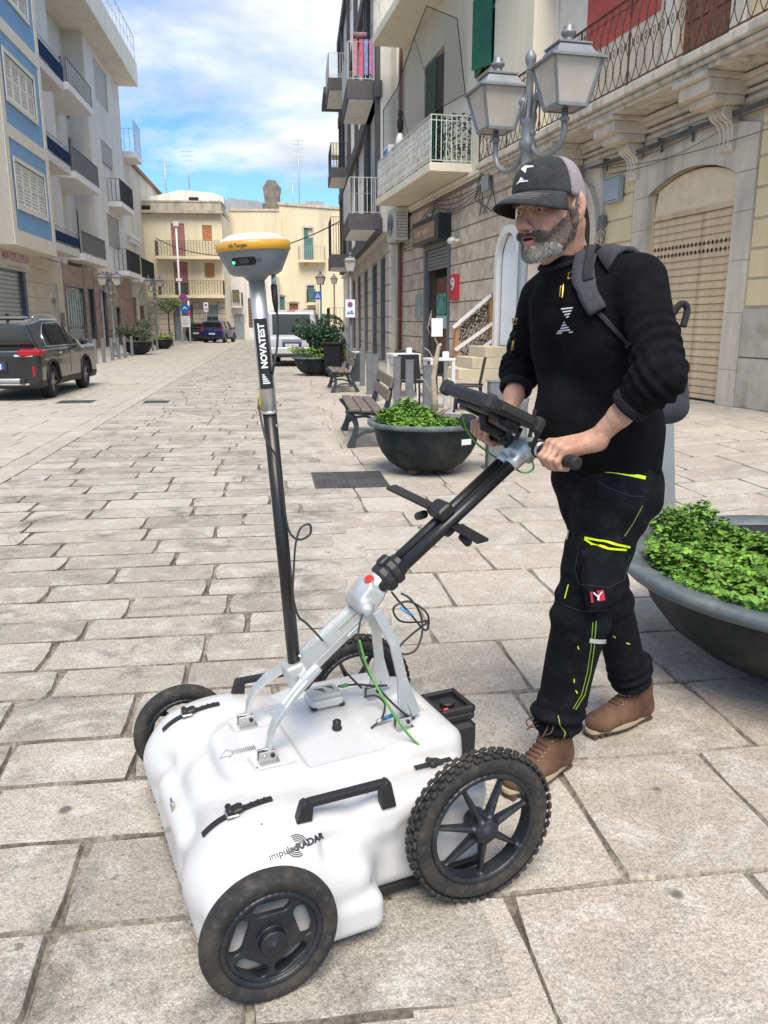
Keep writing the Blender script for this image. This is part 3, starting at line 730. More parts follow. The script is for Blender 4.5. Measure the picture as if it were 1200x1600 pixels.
# balcony slab with moulded edge
BD = 1.02
m_ = MB(); m_.box(-9.35, XR, -BD + .12, .0, 5.29, 5.36); m_.box(-9.47, XR, -BD + .04, 0, 5.36, 5.43); m_.box(-9.55, XR, -BD - .05, 0, 5.44, 5.585)
slab = B1.part('balcony_slab', m_, M('weathered_slab', (.58, .52, .43), rough=.85, var=.10, dirt=(.10, .09, .07), dscale=2.6, damt=.75, streak=True, bump=.3, bscale=24), bevel=.018)
m_ = MB(); y = -BD + .02; zb, zt = 5.62, 7.06
def net(m_, A, Bv, zb, zt, step=.26):
	A = Vector(A); Bv = Vector(Bv); L = (Bv - A).length; d = (Bv - A).normalized(); n = max(1, round(L / step)); st = L / n
	P = lambda u, z: A + d * u + Vector((0, 0, z))
	m_.bar(P(0, zt), P(L, zt), .05, .022); m_.bar(P(0, zb + .03), P(L, zb + .03), .03, .016); m_.bar(P(0, zt - .14), P(L, zt - .14), .02, .014)
	for i in range(n):
		u = (i + .5) * st; H_ = zt - .14 - zb - .03
		for sg in (-1, 1):      # crossing ogee strands
			pts = [P(u + sg * st * .5 * math.sin(k / 12 * 2 * PI) * (1.0 if .0 < k / 12 < 1 else 1), zb + .03 + H_ * k / 12) for k in range(13)]
			m_.tube(pts, .0085, 5, caps=False)
		pts = [P(u + st * .5 + st * .13 * math.sin(t), zb + .03 + H_ * .5 + .075 * math.cos(t)) for t in [k * PI / 4 for k in range(8)]]; m_.tube(pts, .007, 4, closed=True)
		for zc in (H_ * .5,): m_.ell(P(u, zb + .03 + zc), (.030, .022, .062), 8, 6)
		for zc in (H_ * .25, H_ * .75): m_.ell(P(u + st * .5, zb + .03 + zc), (.022, .016, .036), 6, 4)
		pts = [P(u + .05 * math.sin(t), zt - .07 + .05 * math.cos(t)) for t in [k * PI / 4 for k in range(8)]]; m_.tube(pts, .006, 4, closed=True)
		if i % 7 == 0: m_.bar(P(u - st / 2, zb - .05), P(u - st / 2, zt), .028, .028)
net(m_, (-9.40, y, 0), (XR, y, 0), zb, zt); net(m_, (-9.40, -.02, 0), (-9.40, y, 0), zb, zt)
B1.part('railing', m_, RUSTIRON, slab)
# above the balcony: red field, white surrounds, brown doors
for a, b, c in ((-9.05, -8.75, 5.6), (-5.6, -2.72, 7.15)): m_ = MB(); m_.box(a, b, -.012, .002, c, ZT); B1.part('red_field', m_, REDW)
DSUR = M('white_stone_surround', (.62, .585, .51), rough=.8, var=.07, dirt=(.4, .36, .29), damt=.35, streak=True)
for a, b, t in ((-8.4, -7.3, 9.0), (-2.15, -.55, 8.4)):
	m_ = MB()
	for x0_, x1_ in ((a - .34, a), (b, b + .34)): m_.box(x0_, x1_, -.07, .0, 5.6, t + .3)
	m_.box(a, b, -.069, 0, t, t + .3); m_.box(a - .42, b + .42, -.12, 0, t + .3, t + .42); B1.part('door_surround', m_, DSUR, bevel=.01)
m_ = MB(); m_.box(-7.0 + .05, -5.6, -.02, 0, 5.6, ZT); B1.part('pale_field', m_, DSUR); m_ = MB(); m_.box(XL, -9.05, -.018, 0, 5.6, ZT)
B1.part('pale_field', m_, DSUR)
m_ = MB(); m_.box(-.1, XR, -.014, 0, 5.6, ZT); B1.part('yellow_field', m_, CREAM)
for a, b, c, d in up_doors:
	for h_ in (0, 1):
		x0_ = a + (b - a) / 2 * h_; m_ = MB(); m_.box(x0_ + .005, x0_ + (b - a) / 2 - .005, .15, .20, c, d)
		for z0, z1 in ((c + .15, c + 1.0), (c + 1.15, c + 2.2), (c + 2.35, d - .12)): m_.cbox((x0_ + (b - a) / 4, .145, (z0 + z1) / 2), ((b - a) / 2 - .2, .03, z1 - z0), bev=.012)
		B1.part('door_leaf', m_, BROWN)
m_ = MB(); m_.box(XL + .1, XR, -.5, .0, ZT, ZT + .25); B1.part('eaves', m_, PIETRA, bevel=.03)
# ---- electrical box, conduit and cable run on the wall: things of their own
t_ = thing('electrical_box', 'light grey plastic electrical box on the yellow blocks beside the arched door', 'electrical box', hom(f1.W((-3.82, -.04, 3.88))), f1.ang); t_.scale = (K1,) * 3
m_ = MB(); m_.cbox((0, -.09, .24), (.56, .16, .50), bev=.02); part('case', m_, M('grey_plastic', (.33, .38, .42), rough=.5), t_)
m_ = MB(); m_.cbox((0, -.175, .24), (.50, .03, .44), bev=.015); m_.cyl((.18, -.195, .05), (.18, -.185, .05), .015, n=8); part('lid', m_, MATS['grey_plastic'], t_)
t_ = thing('cable_conduit', 'grey vertical conduit with a small junction box beneath the thick wall cables', 'conduit', hom(f1.W((-4.28, -.06, 3.2))), f1.ang); t_.scale = (K1,) * 3
m_ = MB(); m_.tube([(-.1, -.03, 1.55), (-.02, -.03, 1.0), (.0, -.03, .0)], .022, 6); part('pipe', m_, GALV, t_)
m_ = MB(); m_.cbox((.03, -.05, .35), (.20, .10, .24), bev=.012); part('junction_box', m_, M('dark_grey_plastic', (.14, .15, .155), rough=.5), t_)
m_ = MB(); m_.tube([(.0, -.03, .1), (.15, -.05, .0), (.1, -.06, -.15), (-.2, -.06, -.1), (-.3, -.05, .12), (-.1, -.04, .22)], .010, 5); m_.tube([(.02, -.03, .2), (.2, -.05, .12), (.18, -.06, -.12), (-.1, -.05, -.05)], .010, 5); part('loose_cable', m_, CABLE, t_)
m_ = MB()
def sag(a, b, s, n=14): return [Vector(a).lerp(Vector(b), k / n) - Vector((0, 0, s * 4 * (k / n) * (1 - k / n))) for k in range(n + 1)]
for k, (dy, s_, r_) in enumerate(((0, .03, .022), (.02, .06, .016), (-.02, .08, .013), (.0, -.01, .012), (.03, .10, .010))):
	m_.tube([(-7.6, -.16, 4.66), (-5.3, -.16 + dy, 4.72 - dy * 2)] + [tuple(p) for p in sag((-5.0, -.17 + dy, 4.73), (-1.3, -.17 + dy, 4.76 - .03 * k), s_, 8)] + [tuple(p) for p in sag((-1.2, -.17, 4.76 - .02 * k), (5.0, -.17, 4.90), s_, 8)], r_, 5)
m_.tube(sag((-4.2, -.15, 4.6), (5, -.15, 4.62), .28), .008, 4); m_.tube(sag((-4.2, -.15, 4.5), (.4, -.15, 4.72), .22), .007, 4)
for x in (-4.2, -2.2, -1.25, .9): m_.cbox((x, -.13, 4.75), (.05, .14, .10)); m_.bar((x, -.10, 4.55), (x, -.10, 4.78), .03, .03)
wr = part('cable_bundle', m_, M('dark_cable', (.10, .10, .105), rough=.55)); wr.location = tuple(hom(f1.o)); wr.rotation_euler = (0, 0, f1.ang); wr.scale = (K1,) * 3
tag(wr, 'thick bundle of dark cables clipped along the cream house front below the balcony', 'cables')
# ---------------------------------------------------------------- stone-fronted house with white balconies
TUFF = M('old_stone_block', (.57, .475, .37), rough=.9, var=.22, vscale=2.4, dirt=(.26, .19, .13), dscale=3.2, damt=.6, bump=.5, bscale=20, rnd=.07)
TUFFJ = M('stone_joint_dark', (.24, .195, .15), rough=.95)
CREMA = M('pale_cream_plaster', (.72, .66, .52), rough=.85, var=.05, vscale=.8, dirt=(.45, .40, .30), damt=.3, streak=True, bump=.08)
f2 = right_frame((624, 569), 310)
B2 = Bld('stone_house', 'house with worn stone ground floor, white railed balcony and green shutters above', 'house', f2)
X0, X1 = .35, 11.05
dop = (3.15, 5.80, 0, 3.55); aop = (9.55, 10.75, .90, 3.4)
gwin = (2.95, 4.95, 5.2, 8.65); swin = (7.6, 8.8, 7.1, 8.55)
mb = MB(); wall_mb(mb, X0, X1, 0, 4.93, 0, [dop, (aop[0], aop[1], .0, 3.30)], .35); B2.part('ground_wall', mb, TUFFJ)
mb = MB(); wall_mb(mb, X0, X1, 4.93, 13.5, -.02, [gwin, swin], .25); shell(mb, X0, X1, 0, 13.5, -.02, 9); B2.part('upper_wall', mb, CREMA)
z = 0.0; k = 0
while z < 4.85:
	h_ = min(random.uniform(.44, .52), 4.86 - z)
	if h_ < .15: break
	block_row(B2, X0, dop[0] - .05, z, z + h_, (.7, 1.3), TUFF, .03, 'stone_block', .02, off=random.uniform(0, .6)) if z < 3.9 else None
	block_row(B2, X0 if z >= 3.9 else dop[1] + .05, X1 if z >= 3.9 else aop[0] - .14, z, z + h_, (.9, 1.7), TUFF, .03, 'stone_block', .02, off=random.uniform(0, .8))
	if z > 3.3 and z < 3.9: block_row(B2, aop[0] - .14, aop[1] + .14, z, z + h_, (.9, 1.7), TUFF, .03, 'stone_block', .02)
	if z < 3.9: block_row(B2, aop[1] + .14, X1, z, z + h_, (.9, 1.7), TUFF, .03, 'stone_block', .02)
	z += h_
m_ = MB(); m_.box(X0, X1, -.12, 0, 4.90, 5.0); m_.box(X0, X1, -.07, 0, 4.84, 4.90); B2.part('string_course', m_, CREMA, bevel=.015)
# shop doorway: metal frame, half-raised shutter, glazed door with posters
m_ = MB(); frame_mb(m_, dop[0] + .22, dop[1] - .16, 0, 3.50, .16, -.05, .1, bottom=False)
df = B2.part('door_frame', m_, M('grey_metal_frame', (.20, .215, .22), rough=.45, metal=.4))
roller(B2, dop[0] + .2, dop[1] - .14, 2.92, 3.5, .02, M('grey_roller', (.23, .24, .24), rough=.5, metal=.4), .085, parent=df)
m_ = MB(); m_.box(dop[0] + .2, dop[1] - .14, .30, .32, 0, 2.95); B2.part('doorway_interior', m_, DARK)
m_ = MB(); m_.box(3.75, 5.2, .20, .24, .05, 2.7); B2.part('shop_door', m_, M('reddish_wood', (.16, .06, .03), rough=.4))
m_ = MB(); m_.box(3.9, 5.5, .17, .18, 1.25, 1.62); m_.box(4.0, 4.6, .16, .165, 1.1, 1.24); B2.part('green_notice', m_, M('pale_green_paper', (.40, .58, .48), rough=.6))
m_ = MB(); m_.box(3.95, 4.9, .155, .165, 1.65, 2.25); B2.part('poster', m_, M('colour_poster', (.10, .30, .24), rough=.5, var=.9, vscale=9))
m_ = MB(); m_.box(5.05, 5.6, .14, .15, .6, 1.2); m_.box(5.0, 5.55, .15, .16, 1.3, 1.85); B2.part('notice', m_, WHITE)
# boxed shop sign
t_ = thing('shop_sign', 'dark boxed shop sign with a bronze panel above the open shop door', 'sign', f2.W((4.45, 0, 3.62)), f2.ang)
m_ = MB(); m_.cbox((0.05, -.20, .33), (2.75, .40, .66), bev=.01); part('box', m_, M('sign_black', (.02, .024, .026), rough=.35), t_)
m_ = MB(); m_.cbox((-.05, -.405, .30), (2.3, .02, .42)); pnl = part('panel', m_, M('bronze_panel', (.33, .22, .12), rough=.45), t_)
m_ = MB()
for k in range(5): m_.tube([(-.75 + .3 * k + .06 * math.cos(t) * (1 + .2 * k), -.418, .30 + .075 * math.sin(t * (1 + k % 2))) for t in [q * PI / 6 for q in range(9)]], .012, 5)
part('emblem', m_, M('sign_cream', (.62, .54, .42), rough=.5), pnl)
m_ = MB(); m_.cyl((0.3, -.30, .70), (0.3, -.30, .76), .05, n=10); part('spotlight', m_, WHITE, t_)
# white arched door
m_ = MB(); aw2 = (aop[1] - aop[0]) / 2; ac = (aop[0] + aop[1]) / 2
pi_, po = [], []
for k in range(13):
	t = PI * k / 12; pi_.append((ac - aw2 * math.cos(t), -.08, 2.75 + aw2 * math.sin(t))); po.append((ac - (aw2 + .16) * math.cos(t), -.08, 2.75 + (aw2 + .16) * math.sin(t)))
m_.prism([(ac - aw2, -.08, .88)] + pi_ + [(ac + aw2, -.08, .88), (ac + aw2 + .16, -.08, .88)] + po[::-1] + [(ac - aw2 - .16, -.08, .88)], (0, .12, 0))
B2.part('arch_frame', m_, WHITE, fixn=True)
m_ = MB(); m_.prism([(ac - aw2, .06, .9)] + [(p[0], .06, p[2]) for p in pi_] + [(ac + aw2, .06, .9)], (0, .04, 0)); B2.part('white_door', m_, M('white_door_paint', (.78, .79, .80), rough=.4, var=.03), fixn=True)
# balcony with white railing, ivy screen
m_ = MB(); m_.box(1.38, 7.50, -1.12, -.02, 5.02, 5.22); sl2 = B2.part('balcony_slab', m_, CREMA, bevel=.012)
bars = railing_mb([(1.42, -.04), (1.42, -1.08), (7.45, -1.08)], 1.08, .13, .009, .016, 'curls', z=5.22); bars.add(railing_mb([(7.45, -1.08), (7.45, -.04)], 1.08, .125, .010, .018, 'bars', mid=.12, z=5.22))
B2.part('railing', bars, M('white_iron', (.66, .66, .62), rough=.5, dirt=(.3, .2, .12), dscale=5, damt=.4), sl2)
m_ = MB()
def leafcloud(m_, box, n, size, seed=3, drop=None):
	rr_ = random.Random(seed); x0, x1, y0, y1, z0, z1 = box
	for _ in range(n):
		c = Vector((rr_.uniform(x0, x1), rr_.uniform(y0, y1), rr_.uniform(z0, z1)))
		if drop and drop(c): continue
		a = Vector((rr_.gauss(0, 1), rr_.gauss(0, 1), rr_.gauss(0, 1))).normalized(); b = a.orthogonal().normalized(); s_ = size * rr_.uniform(.6, 1.3)
		m_.poly([c - a * s_, c + b * s_ * .55, c + a * s_, c - b * s_ * .55])
leafcloud(m_, (7.40, 7.42, -1.05, -.05, 5.28, 6.36), 420, .05); leafcloud(m_, (1.5, 7.4, -1.06, -1.03, 5.24, 6.25), 800, .045, 5)
LEAF = M('ivy_green', (.035, .09, .03), rough=.5, island=.5, var=.3)
iv = part('ivy_screen', m_, LEAF); iv.location = tuple(f2.o); iv.rotation_euler = (0, 0, f2.ang); tag(iv, 'green ivy screen woven through the white balcony railing', 'plant')
# green shutters
GRN = M('green_shutter_paint', (.012, .115, .06), rough=.5, var=.15)
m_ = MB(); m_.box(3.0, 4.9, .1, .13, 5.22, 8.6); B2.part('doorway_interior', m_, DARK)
louvre_leaf(B2, 3.0, 3.95, 5.25, 8.6, .02, GRN, .09);
T_ = Matrix.Translation((4.95, -.04, 0)) @ Matrix.Rotation(R(70), 4, 'Z') @ Matrix.Translation((0, 0, 0))
m_ = MB(); m_.box(swin[0], swin[1], .1, .13, swin[2], swin[3]); B2.part('window_interior', m_, GLASS)
T_ = Matrix.Translation((7.62, -.05, 0)) @ Matrix.Rotation(R(-9), 4, 'Z')
louvre_leaf(B2, 0, .62, 7.1, 8.55, 0, GRN, .08, T=Matrix.Translation((8.72, -.05, 0)) @ Matrix.Rotation(R(205), 4, 'Z'))
louvre_leaf(B2, 0, .75, 7.1, 8.55, 0, GRN, .08, T=T_)
# net over the balcony door
m_ = MB(); pts = [(1.9, -1.0, 7.7), (3.4, -.95, 7.9), (5.1, -.9, 8.7), (6.1, -.85, 9.1)]; low = [(7.0, -.1, 6.9), (5.2, -.3, 6.95), (3.5, -.6, 6.6), (1.9, -1.0, 6.3)]
m_.tube(pts + [(6.9, -.3, 8.6), (7.05, -.1, 6.9)] + low[1:], .014, 5, closed=True); m_.tube([(3.4, -.95, 7.9), (3.5, -.6, 6.6)], .008, 4); m_.tube([(5.1, -.9, 8.7), (5.2, -.3, 6.95)], .008, 4)
nb = m_.poly; m_.cur = 1
m_.poly([pts[0], pts[1], low[2], low[3]]); m_.poly([pts[1], pts[2], low[1], low[2]]); m_.poly([pts[2], pts[3], low[0], low[1]]); m_.poly([pts[3], (6.9, -.3, 8.6), low[0]])
nt_ = part('bird_net', m_, [CABLE, M('net_gauze', (.16, .15, .13), rough=.9, alpha=.28)]); nt_.location = tuple(f2.o); nt_.rotation_euler = (0, 0, f2.ang); tag(nt_, 'thin grey net hung over the green shuttered balcony door', 'net')
# upper balcony
m_ = MB(); m_.box(.78, 11.0, -1.12, -.02, 9.78, 10.0); ub = B2.part('balcony_slab', m_, CREMA, bevel=.012)
B2.part('railing', railing_mb([(.82, -.04), (.82, -1.08), (10.9, -1.08)], 1.05, .14, .010, .016, 'bars', z=10.0), MATS['white_iron'], ub)
# drain pipes, utility boxes, camera
for nm, xx, mt, zt, lab in (('drainpipe', .52, M('brown_pipe', (.16, .06, .04), rough=.5), 10, 'reddish brown drainpipe down the corner of the stone house'), ('drainpipe', .12, M('cream_pipe', (.55, .52, .45), rough=.5), 12, 'cream drainpipe between the shops and the stone house')):
	m_ = MB(); m_.cyl((0, 0, 0), (0, 0, zt), .06, n=10)
	for zc in (1.5, 4, 6.5): m_.cyl((0, 0, zc), (0, 0, zc + .06), .075, n=10)
	o = part(nm, m_, mt); o.location = tuple(f2.W((xx, -.12, 0))); tag(o, lab, 'drainpipe')
t_ = thing('air_conditioner', 'white air conditioner unit bracketed on the stone wall beneath the balcony', 'air conditioner', f2.W((.95, -.02, 3.95)), f2.ang)
m_ = MB(); m_.cbox((0, -.30, .55), (1.15, .42, 1.0), bev=.02); part('case', m_, M('ac_white', (.62, .60, .54), rough=.5, dirt=(.35, .3, .22), damt=.4), t_)
m_ = MB()
for k in range(5): m_.tube([(-.12 + (.08 + k * .07) * math.cos(t), -.52, .55 + (.08 + k * .07) * math.sin(t)) for t in [q * PI / 8 for q in range(16)]], .008, 4, closed=True)
for k in range(9): m_.box(.58, .585, -.48 + 0 * k, -.14, .15 + k * .09, .17 + k * .09)
part('fan_grille', m_, MATS['dark_grey_plastic'], t_); m_ = MB(); m_.box(-.5, -.45, -.5, 0, 0, .04); m_.box(.45, .5, -.5, 0, 0, .04); part('bracket', m_, GALV, t_)
t_ = thing('number_box', 'red box with a white figure 9 on the stone wall beside the shop door', 'sign', f2.W((6.38, 0, 2.0)), f2.ang)
m_ = MB(); m_.cbox((0, -.06, .34), (.62, .12, .66), bev=.02); part('case', m_, M('red_enamel', (.50, .02, .03), rough=.35), t_)
text('figure', '9', .46, WHITE, t_, mtx((0, -.125, .40), (1, 0, 0), (0, 0, 1)), sx=1.6, bold=.012)
t_ = thing('meter_box', 'small grey green meter box on the stone wall left of the shop door', 'meter box', f2.W((2.75, 0, 1.55)), f2.ang); m_ = MB(); m_.cbox((0, -.06, .35), (.55, .12, .75), bev=.015); part('case', m_, M('meter_grey', (.26, .31, .30), rough=.5), t_); m_ = MB(); m_.cyl((.2, -.13, .3), (.2, -.12, .3), .02, n=8); part('lock', m_, GALV, t_)
t_ = thing('security_camera', 'small white security camera on the stone wall right of the shop sign', 'camera', f2.W((6.6, 0, 3.45)), f2.ang); m_ = MB(); m_.cyl((0, 0, .05), (0, -.16, .05), .05, n=10); part('mount', m_, WHITE, t_); m_ = MB(); m_.ell((-.1, -.22, .06), (.2, .10, .09)); part('body', m_, WHITE, t_); m_ = MB(); m_.cyl((-.30, -.22, .06), (-.27, -.22, .06), .05, n=10); part('lens', m_, DARK, t_)
t_ = thing('junction_box', 'small grey junction box with loose wires below the cream ledge', 'junction box', f2.W((8.75, 0, 4.42)), f2.ang); m_ = MB(); m_.cbox((0, -.08, .16), (.42, .14, .34), bev=.015); part('case', m_, GALV, t_)
m_ = MB()
for k in range(6): m_.tube([(random.uniform(-.2, .3), -.06, .3), (random.uniform(-.6, .7), -.1, .5), (random.uniform(-.9, .6), -.08, -.1), (random.uniform(-.5, .8), -.07, -.5)], .013, 4)
part('loose_wires', m_, MATS['dark_cable'], t_)
m_ = MB()
for k in range(4): m_.tube(sag((.5, -.1, 4.2 - .12 * k), (4.6, -.12, 4.75 - .06 * k), .12 + .12 * k) + sag((4.6, -.12, 4.75 - .06 * k), (8.7, -.12, 4.6), .10 + .1 * k), .014, 4)
o = part('wall_cables', m_, MATS['dark_cable']); o.location = tuple(f2.o); o.rotation_euler = (0, 0, f2.ang); tag(o, 'drooping dark cables fixed along the stone wall under its ledge', 'cables')
# ---------------------------------------------------------------- apartment block with dark balconies over the shops
SHOPST = M('shop_stone', (.56, .52, .44), rough=.85, var=.1, dirt=(.30, .26, .2), damt=.45, streak=True, bump=.2, rnd=.04)
DARKP = M('dark_grey_plaster', (.085, .08, .085), rough=.8, var=.1)
LGREY = M('pale_grey_plaster', (.62, .60, .56), rough=.85, var=.05)
f3 = right_frame((608, 568), 467)
B3 = Bld('shop_block', 'narrow dark framed apartment block with stacked balconies over a row of stone faced shops', 'building', f3)
XA, XB = -23.5, .55
sh_ops = [(-22.2, -20.4, 0, 3.7), (-18.6, -16.6, 0, 3.8), (-14.6, -12.6, 0, 3.8), (-10.4, -8.4, 0, 3.8), (-6.2, -4.0, 0, 3.8), (-2.6, -.9, 0, 3.8)]
mb = MB(); wall_mb(mb, XA, XB, 0, 4.4, 0, sh_ops, .35); shell(mb, XA, XB, 0, 17, .0, 10); B3.part('ground_wall', mb, SHOPST)
for i, (a, b, c, d) in enumerate(sh_ops):
	m_ = MB(); frame_mb(m_, a + .08, b - .08, 0, d - .08, .08, -.03, .1, False); o = B3.part('shop_front', m_, GREYM)
	if i in (0, 2, 4): m_ = MB(); m_.box(a + .08, b - .08, .2, .22, 0, d - .08); B3.part('pane', m_, GLASS, o)
	else: roller(B3, a + .08, b - .08, 0, d - .1, .12, M('pale_roller', (.45, .44, .40), rough=.5), .1, parent=o)
edges_ = [XA] + [v for o in sh_ops for v in o[:2]] + [XB]
for k in range(0, len(edges_), 2):
	z = 0
	while z < 3.8: block_row(B3, edges_[k] + .03, edges_[k+1] - .03, z, z + .54, (.9, 1.6), SHOPST, .05, 'facing_slab', .02); z += .54
fl = [4.5, 8.7, 13.0, 17.2]
m_ = MB(); wall_mb(m_, XA, XB - .05, 4.4, 17.2, -.35, [], .1); m_.poly([(XB - .05, -.35, 4.4), (XB - .05, .1, 4.4), (XB - .05, .1, 17.2), (XB - .05, -.35, 17.2)]); m_.poly([(XA, -.35, 4.4), (XA, .1, 4.4), (XB, .1, 4.4), (XB, -.35, 4.4)]); B3.part('upper_wall', m_, LGREY)
m_ = MB()
for z in fl: m_.box(XA - .05, XB + .02, -.55, -.3, z - .15, z + .35)
for x in (-23.4, -20.0, -14.6, -9.5, -4.4, -3.4, .25): m_.box(x - .22, x + .22, -.5, -.3, 4.85, 17.1)
B3.part('dark_frame', m_, DARKP, bevel=.01)
for z0 in fl[:3]:
	for x0, x1 in ((-13.6, -12.4), (-8.6, -7.4), (-2.6, -1.2)):
		window(B3, x0, x1, z0 + .4, z0 + 2.9, -.36, WHITE, smat=None)
def bal3(x0, x1, z0, z1, d, rail_mat, kind='bars', cloth=True, dark=True, h_=1.15):
	m_ = MB(); m_.box(x0, x1, -d, -.36, z0 + .04, z1); s_ = B3.part('balcony_slab', m_, DARKP if dark else LGREY)
	m_ = MB(); m_.box(x0 + .05, x1 - .05, -d + .05, -.36, z0, z0 + .038); B3.part('soffit', m_, WHITE, s_)
	B3.part('railing', railing_mb([(x0 + .05, -.38), (x0 + .05, -d + .05), (x1 - .05, -d + .05), (x1 - .05, -.38)], h_, .13, .010, .016, kind, z=z1), rail_mat, s_)
	if cloth: m_ = MB(); m_.box(x0 + .02, x1 - .02, -d + .005, -d + .018, z1 + .05, z1 + h_ - .02); B3.part('screen', m_, M('white_screen', (.55, .54, .52), rough=.8), s_)
WI = MATS['white_iron']
bal3(-3.2, .10, 8.55, 9.15, 1.40, WI); bal3(-2.8, .60, 4.42, 4.95, 1.42, WI)
bal3(-19.2, -15.6, 12.9, 13.5, 1.40, WI); bal3(-18.0, -14.6, 8.6, 9.1, 1.40, BLACKIRON, cloth=False); bal3(-19.4, -16.0, 4.3, 5.0, 1.40, BLACKIRON, h_=1.9, cloth=False)
bal3(-3.2, .10, 12.9, 13.5, 1.40, WI)
m_ = MB(); m_.box(-23.6, -19.5, -1.5, -.36, 13.8, 14.1); B3.part('upper_slab', m_, DARKP)
# laundry
t_ = thing('laundry', 'pink blue and green laundry draped over the upper white balcony rail', 'laundry', f3.W((0, 0, 9.2)), f3.ang)
for k, (c_, y0) in enumerate((((.50, .22, .28), -1.2), ((.55, .12, .2), -1.0), ((.2, .28, .5), -.85), ((.5, .2, .35), -.68), ((.30, .36, .15), -.50))):
	m_ = MB(); A_, B_ = [], []
	for j in range(7):
		yy = y0 + .13 * j / 6; xx = .09 + .012 * math.sin(j * 1.7 + k); A_.append(m_.pt((xx, yy, .08 + .02 * k))); B_.append(m_.pt((xx, yy, 1.17)))
	m_.strip(A_, B_, False, True); part('garment', m_, M('cloth_%d' % k, c_, rough=.9, var=.3, vscale=10), t_)
m_ = MB(); m_.cyl((.05, -1.2, 1.28), (.05, -.75, 1.28), .10, n=10); part('rolled_rug', m_, M('mauve_cloth', (.25, .13, .16), rough=.9), t_)
# balcony clutter: cooler box with a picture, statue
t_ = thing('storage_box', 'white and blue printed box standing on the ivy balcony', 'box', f2.W((2.2, -.75, 6.15)), f2.ang); m_ = MB(); m_.cbox((0, 0, .2), (.75, .5, .5), bev=.03); part('case', m_, WHITE, t_); m_ = MB(); m_.cbox((0, -.255, .2), (.5, .01, .34)); m_.cbox((.38, 0, .2), (.01, .3, .34)); part('print', m_, M('blue_print', (.08, .22, .5), rough=.5, var=.8, vscale=9), t_)
t_ = thing('figurine', 'dark figurine in a white skirt standing on the ivy balcony', 'figurine', f2.W((3.4, -.85, 6.35)), f2.ang); m_ = MB(); m_.lathe([(.16, 0), (.13, .2), (.06, .38)], 10); part('skirt', m_, WHITE, t_); m_ = MB(); m_.lathe([(.05, .38), (.09, .55), (.10, .7), (.05, .8), (.075, .88), (.05, .98), (.0, 1.0)], 10); part('torso', m_, DARK, t_)
# ---------------------------------------------------------------- white house further along on the right
f4 = right_frame((560, 547), 440)
B4 = Bld('white_house', 'small white house with outside stair beyond the shop block on the right', 'house', f4)
W1 = M('aged_whitewash', (.72, .70, .66), rough=.85, var=.06, dirt=(.3, .27, .22), damt=.5, streak=True)
m_ = MB(); wall_mb(m_, -18, 1.5, 0, 12.5, .6, [(-6, -4.4, 0, 3.4), (-11, -9.6, 0, 3.2), (-6, -4.8, 5.8, 8.2), (-11, -9.8, 5.8, 8.2)], .2); shell(m_, -18, 1.5, 0, 12.5, .6, 8); B4.part('wall', m_, W1)
m_ = MB(); m_.box(-18.2, 1.7, .3, .6, 12.2, 12.7); m_.box(-18.2, 1.7, .45, .6, 11.9, 12.2); m_.cbox((-17, .3, 13.2), (1.4, 1.2, 1.0), bev=.1); m_.box(-18, 1.5, .45, .6, 4.6, 4.8); B4.part('cornice', m_, SHOPST, bevel=.03)
m_ = MB(); m_.box(-5.95, -4.45, .7, .75, 0, 3.35); B4.part('door', m_, BROWN); window(B4, -6, -4.8, 5.8, 8.2, .7, WHITE); window(B4, -11, -9.8, 5.8, 8.2, .7, WHITE)
m_ = MB()
for k in range(6): m_.box(-9 + k * .5, -5 + 0 * k, -1.2, .6, k * .2, k * .2 + .2)
B4.part('stair', m_, W1); B4.part('stair_rail', railing_mb([(-6.0, .5), (-6.0, -1.15), (-9.0, -1.15)], 1.1, .2, z=1.2), BLACKIRON)
# ---------------------------------------------------------------- far end of the street
def far_frame(pxl, d, turn=0.0):
	y = d; x = (pxl - 600) / (FOC * cp + (800 - HOR) * sp) * d; return Frame((x, y), turn)
YEL = M('warm_yellow_plaster', (.77, .68, .49), rough=.85, var=.05, vscale=.5, dirt=(.42, .36, .24), dscale=.5, damt=.4, streak=True)
FST = M('far_cut_stone', (.58, .51, .41), rough=.85, var=.1, rnd=.05)
f5 = far_frame(228, 66, R(4))
B5 = Bld('yellow_apartment_house', 'pale yellow three storey house with two long railed balconies at the street end', 'house', f5)
q = B5.rect
zt5 = B5.z(290, 334); xr5 = B5.x(350, 430); zc5 = B5.z(290, 464)
o5 = {'a': q(268, 349, 289, 400), 'b': q(316, 352, 331, 376), 'c': q(272, 409, 294, 462), 'd': q(320, 411, 335, 434)}
g5 = {'e': q(272, 477, 302, 530), 'g': q(322, 477, 341, 528)}
for k in g5: g5[k] = (g5[k][0], g5[k][1], 0.0, g5[k][3])
mb = MB(); wall_mb(mb, 0, xr5, zc5, zt5, 0, list(o5.values()), .15); shell(mb, 0, xr5, 0, zt5, 0, 9); B5.part('wall', mb, YEL)
mb = MB(); wall_mb(mb, 0, xr5, 0, zc5, .0, list(g5.values()), .25); B5.part('ground_wall', mb, TUFFJ)
z = 0; hh5 = zc5 / 8
while z < zc5 - .1: block_row(B5, 0, g5['e'][0], z, z + hh5, (.6, 1.2), FST, .03, 'stone_block', .03); block_row(B5, g5['e'][1], g5['g'][0], z, z + hh5, (.5, 1.1), FST, .03, 'stone_block', .03); block_row(B5, g5['g'][1], xr5, z, z + hh5, (.5, 1.1), FST, .03, 'stone_block', .03); z += hh5
for k in ('e', 'g'): block_row(B5, g5[k][0], g5[k][1], g5[k][3], zc5, (1.2, 1.8), FST, .03, 'stone_block', .03)
